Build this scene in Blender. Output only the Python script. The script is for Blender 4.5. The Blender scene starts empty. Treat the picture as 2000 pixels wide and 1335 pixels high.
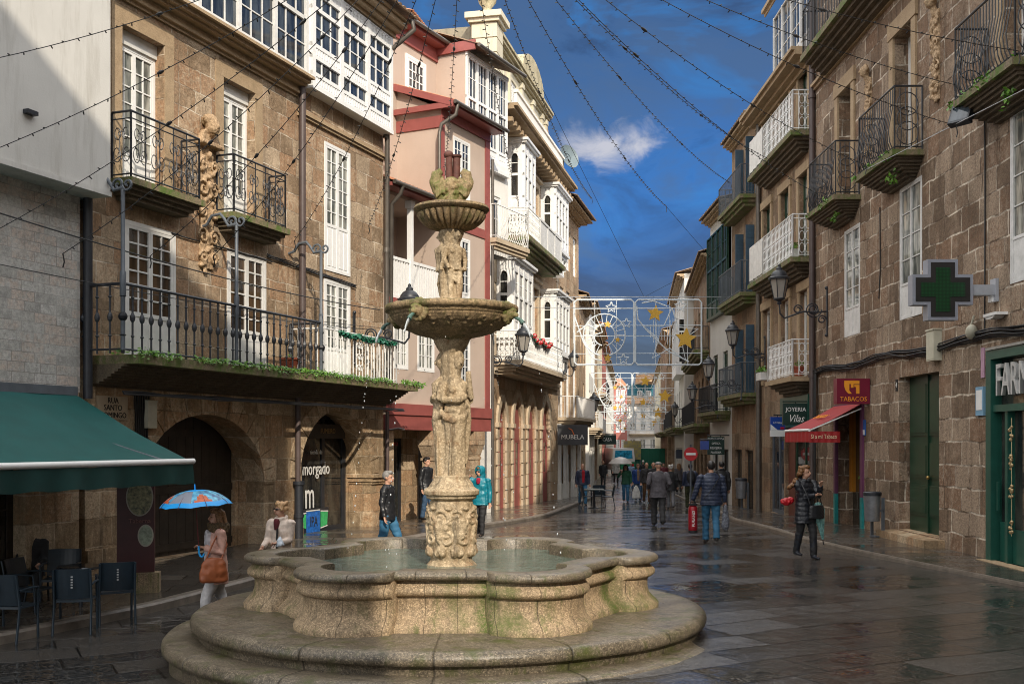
import bpy, bmesh, math, random
from mathutils import Vector, Matrix, noise
R = math.radians
rnd = random.Random(7)
SC = bpy.context.scene
COL = SC.collection
# ------------------------------------------------------------------ camera
F, HOR, CH = 2133.0, 862.0, 2.2
cam = bpy.data.cameras.new('camera')
cam.sensor_width = 36.0
cam.lens = 36.0 * F / 2000.0
cam.shift_y = (HOR - 667.5) / 2000.0
cam.clip_start = 0.1
cam.clip_end = 3000
cam.dof.use_dof = False
camo = bpy.data.objects.new('camera', cam)
camo.location = (0, 0, CH)
camo.rotation_euler = (R(90), 0, 0)
COL.objects.link(camo)
SC.camera = camo
# ------------------------------------------------------------------ sun, sky, exposure
SUN_EL, SUN_DX, SUN_DY = R(31.5), -0.262, 0.965      # light travels along (dx, dy)
SUN_STRENGTH = 2.9
sl = bpy.data.lights.new('sun', 'SUN')
sl.energy = SUN_STRENGTH
sl.angle = R(0.55)
sl.color = (1.0, 0.89, 0.73)
so = bpy.data.objects.new('sun', sl)
Ld = Vector((SUN_DX * math.cos(SUN_EL), SUN_DY * math.cos(SUN_EL), -math.sin(SUN_EL)))
so.rotation_euler = Ld.to_track_quat('-Z', 'Y').to_euler()
so.location = (10, -30, 40)
COL.objects.link(so)
SC.view_settings.view_transform = 'Standard'
SC.view_settings.look = 'None'
SC.view_settings.gamma = 1
SC.view_settings.use_curve_mapping = False
SC.view_settings.exposure = 0.62
SC.render.film_transparent = False
SC.cycles.max_bounces = 6
SC.cycles.diffuse_bounces = 3
SC.cycles.glossy_bounces = 3
SC.cycles.use_denoising = True
try:
    SC.cycles.denoising_input_passes = 'RGB_ALBEDO_NORMAL'
    SC.cycles.denoising_prefilter = 'ACCURATE'
    SC.cycles.filter_width = 1.0
except Exception:
    pass
SC.cycles.caustics_reflective = False
SC.cycles.caustics_refractive = False


def S2L(r, g, b):
    f = lambda c: c / 12.92 if c <= 0.04045 else ((c + 0.055) / 1.055) ** 2.4
    return (f(r / 255), f(g / 255), f(b / 255), 1)


class NT:
    """tiny node-tree helper"""
    def __init__(s, tree):
        s.t = tree
        s.n = tree.nodes
        s.l = tree.links

    def new(s, typ, **kw):
        n = s.n.new(typ)
        for k, v in kw.items():
            if k in ('op',):
                n.operation = v
            elif hasattr(n, k) and k not in ('inputs',):
                setattr(n, k, v)
        return n

    def put(s, sock, v):
        if v is None:
            return
        if isinstance(v, bpy.types.NodeSocket):
            s.l.new(v, sock)
        else:
            if isinstance(v, (tuple, list)) and len(v) == 3 and sock.type == 'RGBA':
                v = (*v, 1)
            sock.default_value = v

    def math(s, op, a, b=None, c=None, clamp=False):
        n = s.n.new('ShaderNodeMath')
        n.operation = op
        n.use_clamp = clamp
        for i, v in enumerate((a, b, c)):
            s.put(n.inputs[i], v)
        return n.outputs[0]

    def mix(s, fac, a, b, mode='MIX'):
        n = s.n.new('ShaderNodeMix')
        n.data_type = 'RGBA'
        n.blend_type = mode
        n.clamp_factor = True
        s.put(n.inputs['Factor'], fac)
        s.put(n.inputs[6], a)
        s.put(n.inputs[7], b)
        return n.outputs[2]

    def noise(s, vec, scale, detail=3, rough=0.55, dist=0.0):
        n = s.n.new('ShaderNodeTexNoise')
        s.put(n.inputs['Vector'], vec)
        n.inputs['Scale'].default_value = scale
        n.inputs['Detail'].default_value = detail
        n.inputs['Roughness'].default_value = rough
        n.inputs['Distortion'].default_value = dist
        return n.outputs['Fac']

    def ramp(s, fac, stops, interp='LINEAR'):
        n = s.n.new('ShaderNodeValToRGB')
        cr = n.color_ramp
        cr.interpolation = interp
        while len(cr.elements) < len(stops):
            cr.elements.new(0.5)
        for e, (p, c) in zip(cr.elements, stops):
            e.position = p
            e.color = c if len(c) == 4 else (*c, 1)
        s.put(n.inputs[0], fac)
        return n.outputs[0]

    def rng(s, v, a, b, c=0.0, d=1.0, smooth=False):
        n = s.n.new('ShaderNodeMapRange')
        if smooth:
            n.interpolation_type = 'SMOOTHSTEP'
        s.put(n.inputs[0], v)
        for i, q in enumerate((a, b, c, d)):
            n.inputs[i + 1].default_value = q
        return n.outputs[0]

    def comb(s, x, y, z):
        n = s.n.new('ShaderNodeCombineXYZ')
        for i, v in enumerate((x, y, z)):
            s.put(n.inputs[i], v)
        return n.outputs[0]

    def sep(s, v):
        n = s.n.new('ShaderNodeSeparateXYZ')
        s.put(n.inputs[0], v)
        return n.outputs

    def vmath(s, op, a, b=None):
        n = s.n.new('ShaderNodeVectorMath')
        n.operation = op
        s.put(n.inputs[0], a)
        if b is not None:
            s.put(n.inputs[1], b)
        return n.outputs['Value' if op in ('LENGTH', 'DOT_PRODUCT', 'DISTANCE') else 'Vector']

    def scale(s, vec, xyz, rot=(0, 0, 0)):
        n = s.n.new('ShaderNodeMapping')
        s.put(n.inputs[0], vec)
        n.inputs['Scale'].default_value = xyz
        n.inputs['Rotation'].default_value = rot
        return n.outputs[0]


W = bpy.data.worlds.new('World')
SC.world = W
W.use_nodes = True
t = NT(W.node_tree)
t.n.clear()
out = t.new('ShaderNodeOutputWorld')
bg = t.new('ShaderNodeBackground')
t.l.new(bg.outputs[0], out.inputs[0])
dirv = t.new('ShaderNodeTexCoord').outputs['Generated']
sky = t.new('ShaderNodeTexSky')
sky.sky_type = 'NISHITA'
sky.sun_disc = False
sky.sun_elevation = SUN_EL
sky.sun_rotation = math.atan2(-SUN_DX, -SUN_DY)
sky.air_density = 1.0
sky.dust_density = 0.6
x, y, z = t.sep(dirv)
nz = t.noise(t.scale(dirv, (1.5, 1.5, 4.0)), 2.2, 4, 0.55, 0.3)
zz = t.math('ADD', z, t.math('MULTIPLY', t.math('SUBTRACT', nz, 0.5), 0.16))
storm = t.ramp(zz, [(0.0, S2L(38, 60, 98)), (0.10, S2L(25, 48, 92)), (0.165, S2L(28, 64, 122)), (0.225, S2L(28, 112, 196)), (0.275, S2L(44, 104, 176)),
                    (0.33, S2L(52, 92, 145)), (0.42, S2L(60, 94, 142)), (0.62, S2L(120, 140, 168)), (1.0, S2L(205, 208, 214))])
n2 = t.noise(t.scale(dirv, (1.2, 1.2, 2.6)), 5.5, 6, 0.62, 0.7)
storm = t.mix(t.rng(n2, 0.44, 0.62, 0, 0.7), storm, S2L(68, 98, 142))
dark = t.mix(t.rng(n2, 0.30, 0.47, 0.75, 0), storm, S2L(18, 38, 80))
n4 = t.noise(t.scale(dirv, (1.0, 1.0, 2.0)), 8.0, 5, 0.6, 0.5)
dark = t.mix(t.math('MULTIPLY', t.rng(n4, 0.52, 0.68, 0, 0.75), t.rng(z, 0.16, 0.22, 0, 1)), dark, S2L(36, 128, 208))
# one sunlit white cloud low over the street
ctr = Vector((0.090, 1.0, 0.272)).normalized()
d = t.vmath('SUBTRACT', dirv, tuple(ctr))
dl = t.vmath('LENGTH', t.scale(d, (1.0, 1.0, 2.3)))
n3 = t.noise(t.scale(dirv, (1, 1, 1.6)), 26.0, 5, 0.62, 0.5)
cm = t.rng(t.math('SUBTRACT', n3, t.math('MULTIPLY', dl, 9.5)), -0.02, 0.46, 0, 0.9, True)
front = t.mix(cm, dark, S2L(214, 210, 216))
# unseen bright cloud overhead and behind the camera, added as fill light
nb = t.noise(t.scale(dirv, (1, 1, 1.5)), 2.6, 5, 0.6)
back = t.mix(t.rng(nb, 0.36, 0.62), (0.80, 0.90, 1.05, 1), (2.15, 2.05, 1.90, 1))
bf = t.math('MAXIMUM', t.rng(z, 0.40, 0.60, 0, 1, True), t.rng(y, 0.25, -0.25, 0, 1, True))
front = t.mix(1.0, front, (0.64, 0.65, 0.65, 1), 'MULTIPLY')
clouds = t.mix(bf, front, back)
nis = t.vmath('SCALE', sky.outputs[0])
nis.node.inputs['Scale'].default_value = 0.09
allsky = t.mix(0.10, clouds, nis)
t.put(bg.inputs[0], allsky)
bg.inputs[1].default_value = 1.0

# ------------------------------------------------------------------ materials
MATS = {}


def new_mat(name):
    m = bpy.data.materials.new(name)
    m.use_nodes = True
    q = NT(m.node_tree)
    p = q.n['Principled BSDF']
    return m, q, p


def simple(name, c, rough=0.6, var=0.12, sc=6.0, bump=0.0, bsc=40.0, metal=0.0, spec=0.5, c2=None, emit=0.0):
    """painted / cloth / metal: a base colour broken up by noise"""
    if name in MATS:
        return MATS[name]
    m, q, p = new_mat(name)
    co = q.new('ShaderNodeTexCoord').outputs['Object']
    n = q.noise(co, sc, 4, 0.6)
    a = tuple(max(0, k * (1 - var)) for k in c[:3])
    b = c2[:3] if c2 else tuple(min(1, k * (1 + var)) for k in c[:3])
    q.put(p.inputs['Base Color'], q.mix(q.rng(n, 0.3, 0.7), a, b))
    p.inputs['Roughness'].default_value = rough
    p.inputs['Metallic'].default_value = metal
    p.inputs['Specular IOR Level'].default_value = spec
    if bump:
        bn = q.new('ShaderNodeBump')
        bn.inputs['Strength'].default_value = bump
        bn.inputs['Distance'].default_value = 0.01
        q.put(bn.inputs['Height'], q.noise(co, bsc, 4, 0.6))
        q.put(p.inputs['Normal'], bn.outputs[0])
    if emit:
        q.put(p.inputs['Emission Color'], c if len(c) == 4 else (*c, 1))
        p.inputs['Emission Strength'].default_value = emit
    MATS[name] = m
    return m


def ashlar(name, c1, c2, mortar, bw=0.62, bh=0.36, stain=0.5, ms=0.012, stc=(0.05, 0.035, 0.022), distort=0.05, light=None, bump=0.6):
    """coursed stone: uneven blocks, pale pointing, streaks and stains; lies on x/z of the wall's own frame"""
    m, q, p = new_mat(name)
    co = q.new('ShaderNodeTexCoord').outputs['Object']
    x, y, z = q.sep(co)
    w1 = q.math('SUBTRACT', q.noise(co, 0.9, 2), 0.5)
    w2 = q.math('SUBTRACT', q.noise(q.scale(co, (1.3, 1.3, 1.3)), 1.4, 2), 0.5)
    xx = q.math('ADD', q.math('ADD', x, y), q.math('MULTIPLY', w1, distort * 3))
    zz = q.math('ADD', z, q.math('MULTIPLY', w2, distort * 1.6))
    v = q.comb(xx, zz, 0.0)
    br = q.new('ShaderNodeTexBrick')
    q.put(br.inputs['Vector'], v)
    br.inputs['Color1'].default_value = (0, 0, 0, 1)
    br.inputs['Color2'].default_value = (1, 1, 1, 1)
    br.inputs['Mortar'].default_value = (0.5, 0.5, 0.5, 1)
    br.inputs['Scale'].default_value = 1
    br.inputs['Brick Width'].default_value = bw
    br.inputs['Row Height'].default_value = bh
    br.inputs['Mortar Size'].default_value = ms
    br.inputs['Mortar Smooth'].default_value = 0.3
    br.offset = 0.43
    br.squash = 0.72
    br.squash_frequency = 3
    bv = q.math('MULTIPLY', br.outputs['Color'], 1.0)
    n1 = q.noise(co, 1.7, 5, 0.65)
    n2 = q.noise(co, 9.0, 5, 0.7)
    n3 = q.noise(co, 70.0, 3, 0.7)
    n5 = q.noise(co, 22.0, 4, 0.75)
    red_ = (c1[0] * 1.12, c1[1] * 0.92, c1[2] * 0.82)
    t1 = q.math('ADD', q.math('MULTIPLY', bv, 0.86), q.math('MULTIPLY', q.math('SUBTRACT', q.rng(n2, 0.25, 0.75), 0.5), 0.45), clamp=True)
    col = q.ramp(t1, [(0.0, tuple(k * 0.62 for k in c1[:3])), (0.22, c1), (0.42, red_), (0.6, c2), (0.78, tuple(k * 0.88 for k in c2[:3])), (1.0, tuple(min(1, k * 1.22) for k in c2[:3]))])
    col = q.mix(q.rng(n5, 0.42, 0.64, 0.0, 0.65), col, tuple(k * 0.42 for k in c1[:3]))
    n7 = q.noise(co, 13.0, 5, 0.8)
    col = q.mix(q.rng(n7, 0.55, 0.70, 0.0, 0.5), col, tuple(min(1, k * 1.3) for k in c2[:3]))
    third = light or tuple(min(1, a * 1.25) for a in c2[:3])
    col = q.mix(q.rng(n1, 0.52, 0.72, 0, 0.6), col, third)
    # grime: wide blotches and streaks that run down the wall
    st = q.noise(q.scale(co, (3.2, 3.2, 0.35)), 1.3, 5, 0.7)
    bl = q.noise(co, 0.55, 4, 0.6)
    sf = q.math('MULTIPLY', q.math('MAXIMUM', q.rng(st, 0.5, 0.72), q.rng(bl, 0.5, 0.75)), stain)
    col = q.mix(sf, col, stc)
    mm = q.math('MULTIPLY', br.outputs['Fac'], q.rng(n1, 0.42, 0.60, 0.0, 1.0))
    col = q.mix(q.math('MULTIPLY', br.outputs['Fac'], 0.75), col, tuple(k * 0.32 for k in c1[:3]))
    col = q.mix(mm, col, mortar)
    col = q.mix(q.rng(n3, 0.35, 0.7, 0.0, 0.38), col, tuple(k * 0.55 for k in c1[:3]))
    q.put(p.inputs['Base Color'], col)
    p.inputs['Roughness'].default_value = 0.82
    p.inputs['Specular IOR Level'].default_value = 0.25
    bn = q.new('ShaderNodeBump')
    bn.inputs['Strength'].default_value = bump
    bn.inputs['Distance'].default_value = 0.055
    hh = q.math('ADD', q.math('MULTIPLY', br.outputs['Fac'], -0.55), q.math('ADD', q.math('MULTIPLY', n2, 0.9), q.math('MULTIPLY', n3, 0.35)))
    hh = q.math('ADD', hh, q.math('MULTIPLY', bv, 0.35))
    q.put(bn.inputs['Height'], hh)
    q.put(p.inputs['Normal'], bn.outputs[0])
    MATS[name] = m
    return m


def plaster(name, c, stain=0.35, stc=None, rough=0.85):
    m, q, p = new_mat(name)
    co = q.new('ShaderNodeTexCoord').outputs['Object']
    st = q.noise(q.scale(co, (2.6, 2.6, 0.3)), 1.5, 5, 0.7)
    bl = q.noise(co, 0.8, 4, 0.6)
    fn = q.noise(co, 30, 3, 0.6)
    col = q.mix(q.rng(bl, 0.3, 0.7), tuple(k * 0.92 for k in c[:3]), tuple(min(1, k * 1.06) for k in c[:3]))
    col = q.mix(q.math('MULTIPLY', q.rng(st, 0.5, 0.75), stain), col, stc or tuple(k * 0.5 for k in c[:3]))
    q.put(p.inputs['Base Color'], col)
    p.inputs['Roughness'].default_value = rough
    p.inputs['Specular IOR Level'].default_value = 0.25
    bn = q.new('ShaderNodeBump')
    bn.inputs['Strength'].default_value = 0.25
    bn.inputs['Distance'].default_value = 0.01
    q.put(bn.inputs['Height'], q.math('ADD', fn, bl))
    q.put(p.inputs['Normal'], bn.outputs[0])
    MATS[name] = m
    return m


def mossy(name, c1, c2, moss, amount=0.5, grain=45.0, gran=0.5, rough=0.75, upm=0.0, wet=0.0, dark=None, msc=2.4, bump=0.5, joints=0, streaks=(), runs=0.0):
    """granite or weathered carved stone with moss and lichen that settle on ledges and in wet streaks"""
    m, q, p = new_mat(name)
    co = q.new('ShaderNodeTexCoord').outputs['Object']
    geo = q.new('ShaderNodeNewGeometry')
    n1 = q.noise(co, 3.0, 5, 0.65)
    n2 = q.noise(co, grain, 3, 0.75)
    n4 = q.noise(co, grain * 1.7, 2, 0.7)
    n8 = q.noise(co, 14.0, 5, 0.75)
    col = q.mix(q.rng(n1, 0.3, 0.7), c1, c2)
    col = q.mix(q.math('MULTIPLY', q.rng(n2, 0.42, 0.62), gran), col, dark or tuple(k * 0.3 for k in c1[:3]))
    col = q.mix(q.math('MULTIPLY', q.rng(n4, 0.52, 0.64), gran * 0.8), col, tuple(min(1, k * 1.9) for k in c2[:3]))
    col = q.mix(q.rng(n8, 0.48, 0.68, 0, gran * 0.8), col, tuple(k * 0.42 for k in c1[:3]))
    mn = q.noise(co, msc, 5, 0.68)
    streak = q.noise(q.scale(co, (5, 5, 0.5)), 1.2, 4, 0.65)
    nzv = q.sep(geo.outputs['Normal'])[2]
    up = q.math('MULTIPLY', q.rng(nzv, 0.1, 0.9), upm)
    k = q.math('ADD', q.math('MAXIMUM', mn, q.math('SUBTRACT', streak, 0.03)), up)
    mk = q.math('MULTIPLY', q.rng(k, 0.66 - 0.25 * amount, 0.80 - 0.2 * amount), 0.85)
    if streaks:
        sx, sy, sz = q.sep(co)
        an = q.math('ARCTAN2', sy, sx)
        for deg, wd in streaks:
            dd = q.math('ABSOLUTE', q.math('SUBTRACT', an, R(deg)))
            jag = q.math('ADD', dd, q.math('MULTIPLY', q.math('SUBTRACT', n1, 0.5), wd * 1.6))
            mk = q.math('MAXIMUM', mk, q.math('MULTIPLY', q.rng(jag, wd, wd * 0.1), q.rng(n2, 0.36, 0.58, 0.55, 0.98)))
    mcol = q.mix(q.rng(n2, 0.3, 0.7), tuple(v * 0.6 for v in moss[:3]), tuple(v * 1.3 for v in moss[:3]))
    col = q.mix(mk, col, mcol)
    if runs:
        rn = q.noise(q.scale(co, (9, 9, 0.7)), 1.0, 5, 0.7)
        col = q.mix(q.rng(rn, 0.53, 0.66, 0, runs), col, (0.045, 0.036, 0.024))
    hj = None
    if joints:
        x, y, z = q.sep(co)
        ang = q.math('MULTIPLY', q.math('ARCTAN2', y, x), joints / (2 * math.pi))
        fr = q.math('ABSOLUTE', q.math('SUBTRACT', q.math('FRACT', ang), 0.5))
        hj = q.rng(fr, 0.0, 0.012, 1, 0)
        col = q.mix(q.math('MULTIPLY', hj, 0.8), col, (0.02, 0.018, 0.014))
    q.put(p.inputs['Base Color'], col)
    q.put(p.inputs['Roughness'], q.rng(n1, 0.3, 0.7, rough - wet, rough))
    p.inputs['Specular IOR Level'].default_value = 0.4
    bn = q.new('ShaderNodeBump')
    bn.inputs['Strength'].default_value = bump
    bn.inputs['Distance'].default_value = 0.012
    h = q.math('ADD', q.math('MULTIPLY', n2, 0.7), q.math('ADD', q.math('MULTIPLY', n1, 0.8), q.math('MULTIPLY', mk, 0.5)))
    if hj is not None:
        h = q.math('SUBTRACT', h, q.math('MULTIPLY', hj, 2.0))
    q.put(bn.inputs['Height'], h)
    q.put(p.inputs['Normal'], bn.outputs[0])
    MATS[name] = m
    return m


def pavement(name, c1, c2, bw, bh, rot, rmin=0.06, rmax=0.42, wave=0.5, joint=(0.006, 0.006, 0.006)):
    """rain-wet granite slabs: films of water between duller raised spots"""
    m, q, p = new_mat(name)
    co = q.new('ShaderNodeTexCoord').outputs['Object']
    x, y, z = q.sep(co)
    c, s = math.cos(rot), math.sin(rot)
    wob = q.math('MULTIPLY', q.math('SUBTRACT', q.noise(co, 0.45, 2), 0.5), 0.45)
    u = q.math('ADD', q.math('MULTIPLY', x, c), q.math('MULTIPLY', y, s))
    v = q.math('ADD', q.math('ADD', q.math('MULTIPLY', x, -s), q.math('MULTIPLY', y, c)), wob)
    br = q.new('ShaderNodeTexBrick')
    q.put(br.inputs['Vector'], q.comb(u, v, 0.0))
    br.inputs['Color1'].default_value = (0, 0, 0, 1)
    br.inputs['Color2'].default_value = (1, 1, 1, 1)
    br.inputs['Mortar'].default_value = (0.5, 0.5, 0.5, 1)
    br.inputs['Scale'].default_value = 1
    br.inputs['Brick Width'].default_value = bw
    br.inputs['Row Height'].default_value = bh
    br.inputs['Mortar Size'].default_value = 0.016
    br.inputs['Mortar Smooth'].default_value = 0.4
    br.offset = 0.37
    br.squash = 0.8
    br.squash_frequency = 3
    bv = br.outputs['Color']
    n1 = q.noise(co, 0.8, 4, 0.6)
    n2 = q.noise(co, 6.0, 4, 0.65)
    n3 = q.noise(co, 85.0, 3, 0.8)
    col = q.mix(q.math('ADD', q.math('MULTIPLY', bv, 0.72), q.math('MULTIPLY', q.math('SUBTRACT', n2, 0.4), 0.5), clamp=True), c1, c2)
    n6 = q.noise(co, 34.0, 3, 0.8)
    col = q.mix(q.rng(n6, 0.5, 0.66, 0, 0.7), col, tuple(k * 2.6 for k in c2[:3]))
    col = q.mix(q.rng(n3, 0.5, 0.32, 0, 0.5), col, (0.012, 0.011, 0.01))
    col = q.mix(q.math('MULTIPLY', br.outputs['Fac'], 1.6, clamp=True), col, joint)
    q.put(p.inputs['Base Color'], col)
    wetn = q.math('ADD', q.math('MULTIPLY', n1, 0.45), q.math('ADD', q.math('MULTIPLY', n2, 0.25), q.math('MULTIPLY', bv, 0.30)))
    q.put(p.inputs['Roughness'], q.rng(wetn, 0.36, 0.64, rmin, rmax))
    p.inputs['Specular IOR Level'].default_value = 1.0
    bn = q.new('ShaderNodeBump')
    bn.inputs['Strength'].default_value = wave
    bn.inputs['Distance'].default_value = 0.022
    nl = q.noise(co, 2.6, 3, 0.5)
    h = q.math('ADD', q.math('MULTIPLY', br.outputs['Fac'], -1.6), q.math('ADD', q.math('MULTIPLY', nl, 1.5), q.math('MULTIPLY', q.math('MULTIPLY', n6, q.rng(wetn, 0.38, 0.6)), 0.5)))
    h = q.math('ADD', h, q.math('MULTIPLY', bv, 1.3))
    q.put(bn.inputs['Height'], h)
    q.put(p.inputs['Normal'], bn.outputs[0])
    MATS[name] = m
    return m


def glass_mat(name, c, c2, sc=1.5):
    """window pane: a mirror-smooth sheet with a dim room or curtain behind it"""
    m, q, p = new_mat(name)
    co = q.new('ShaderNodeTexCoord').outputs['Object']
    n = q.noise(q.scale(co, (3.0, 3.0, 0.6)), sc, 3, 0.6)
    q.put(p.inputs['Base Color'], q.mix(q.rng(n, 0.42, 0.62), c, c2))
    p.inputs['Roughness'].default_value = 0.03
    p.inputs['Specular IOR Level'].default_value = 0.7
    bn = q.new('ShaderNodeBump')
    bn.inputs['Strength'].default_value = 0.06
    bn.inputs['Distance'].default_value = 0.02
    q.put(bn.inputs['Height'], q.noise(co, 1.8, 2))
    q.put(p.inputs['Normal'], bn.outputs[0])
    MATS[name] = m
    return m


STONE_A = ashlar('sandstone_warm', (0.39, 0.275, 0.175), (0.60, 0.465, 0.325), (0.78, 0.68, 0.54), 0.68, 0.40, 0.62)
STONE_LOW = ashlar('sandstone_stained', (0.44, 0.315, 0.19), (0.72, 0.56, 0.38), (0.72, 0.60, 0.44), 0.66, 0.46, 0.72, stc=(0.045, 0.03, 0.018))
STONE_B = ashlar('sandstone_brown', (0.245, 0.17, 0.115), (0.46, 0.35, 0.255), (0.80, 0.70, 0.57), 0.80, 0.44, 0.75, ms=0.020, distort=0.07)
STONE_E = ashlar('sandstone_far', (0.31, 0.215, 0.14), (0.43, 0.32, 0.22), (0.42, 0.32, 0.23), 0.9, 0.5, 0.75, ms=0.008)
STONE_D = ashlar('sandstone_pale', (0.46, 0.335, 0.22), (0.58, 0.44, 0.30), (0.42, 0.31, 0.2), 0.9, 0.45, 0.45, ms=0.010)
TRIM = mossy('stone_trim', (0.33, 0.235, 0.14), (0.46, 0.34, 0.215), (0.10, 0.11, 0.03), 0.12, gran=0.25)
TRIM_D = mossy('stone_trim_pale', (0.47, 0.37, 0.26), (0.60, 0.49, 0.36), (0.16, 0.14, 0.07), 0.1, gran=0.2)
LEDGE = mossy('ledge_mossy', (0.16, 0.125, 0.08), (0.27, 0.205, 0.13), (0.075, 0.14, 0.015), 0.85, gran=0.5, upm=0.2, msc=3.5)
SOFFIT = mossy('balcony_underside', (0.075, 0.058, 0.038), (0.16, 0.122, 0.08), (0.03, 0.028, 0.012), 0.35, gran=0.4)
PLA_W = plaster('white_render', (0.60, 0.59, 0.56), 0.3)
PLA_W2 = plaster('white_render_bright', (0.78, 0.76, 0.72), 0.25)
PLA_P = plaster('pink_render', (0.50, 0.40, 0.335), 0.18, (0.46, 0.31, 0.23))
PLA_C = plaster('cream_render', (0.58, 0.53, 0.41), 0.7, (0.24, 0.21, 0.14))
PLA_R = plaster('rose_render', (0.36, 0.14, 0.12), 0.4)
WBRICK = ashlar('white_brick', (0.54, 0.53, 0.50), (0.60, 0.59, 0.56), (0.46, 0.45, 0.43), 0.46, 0.155, 0.28, ms=0.008, stc=(0.26, 0.25, 0.23), distort=0.01, light=(0.64, 0.63, 0.60), bump=0.3)
WHITE = simple('white_paint', (0.80, 0.80, 0.79), 0.42, 0.05, 3.0, 0.15, 20)
WHITE_OLD = simple('white_paint_weathered', (0.66, 0.655, 0.63), 0.6, 0.1, 4.0, 0.3, 14, c2=(0.74, 0.73, 0.71))
RED = simple('red_paint', (0.29, 0.082, 0.072), 0.5, 0.1, 3.0, 0.1)
IRON = simple('wrought_iron', (0.022, 0.025, 0.032), 0.42, 0.2, 8, 0.2, 60)
IRON_G = simple('grey_iron', (0.10, 0.115, 0.135), 0.45, 0.15, 6, 0.15, 50)
PIPE = simple('downpipe_paint', (0.085, 0.062, 0.058), 0.45, 0.15, 4, 0.1, 30)
PIPE_G = simple('downpipe_zinc', (0.13, 0.115, 0.10), 0.4, 0.2, 4, 0.1, 30, metal=0.4)
DARK = simple('dark_interior', (0.012, 0.010, 0.009), 0.7, 0.3, 2)
WOOD = simple('dark_wood', (0.035, 0.026, 0.018), 0.55, 0.35, 5, 0.4, 25)
GREENP = simple('green_paint', (0.012, 0.075, 0.055), 0.35, 0.15, 4, 0.15, 30)
GREEND = simple('dark_green_paint', (0.012, 0.045, 0.025), 0.35, 0.2, 4, 0.15, 30)
TILE = simple('clay_tile', (0.42, 0.13, 0.055), 0.8, 0.4, 7, 0.4, 20, c2=(0.52, 0.24, 0.12))
TILE_O = simple('old_clay_tile', (0.16, 0.11, 0.07), 0.85, 0.4, 7, 0.4, 20, c2=(0.27, 0.17, 0.10))
GLASS = glass_mat('pane_dark', (0.012, 0.014, 0.016), (0.05, 0.048, 0.04))
GLASS_B = glass_mat('pane_brown', (0.035, 0.024, 0.016), (0.10, 0.062, 0.035), 0.9)
GLASS_C = glass_mat('pane_curtain', (0.09, 0.10, 0.095), (0.38, 0.38, 0.34), 2.0)
GLASS_S = glass_mat('pane_blue', (0.018, 0.024, 0.035), (0.07, 0.085, 0.10))
LEAF = simple('leaf_green', (0.055, 0.19, 0.012), 0.5, 0.5, 9, c2=(0.15, 0.32, 0.025))
TINSEL = simple('tinsel_green', (0.006, 0.10, 0.055), 0.35, 0.5, 30, c2=(0.03, 0.22, 0.13))
TERRA = simple('terracotta', (0.34, 0.085, 0.045), 0.7, 0.15, 6)
CABLE = simple('black_cable', (0.012, 0.012, 0.013), 0.5, 0.2)
BOXC = simple('cream_plastic', (0.50, 0.48, 0.38), 0.5, 0.1)


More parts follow.
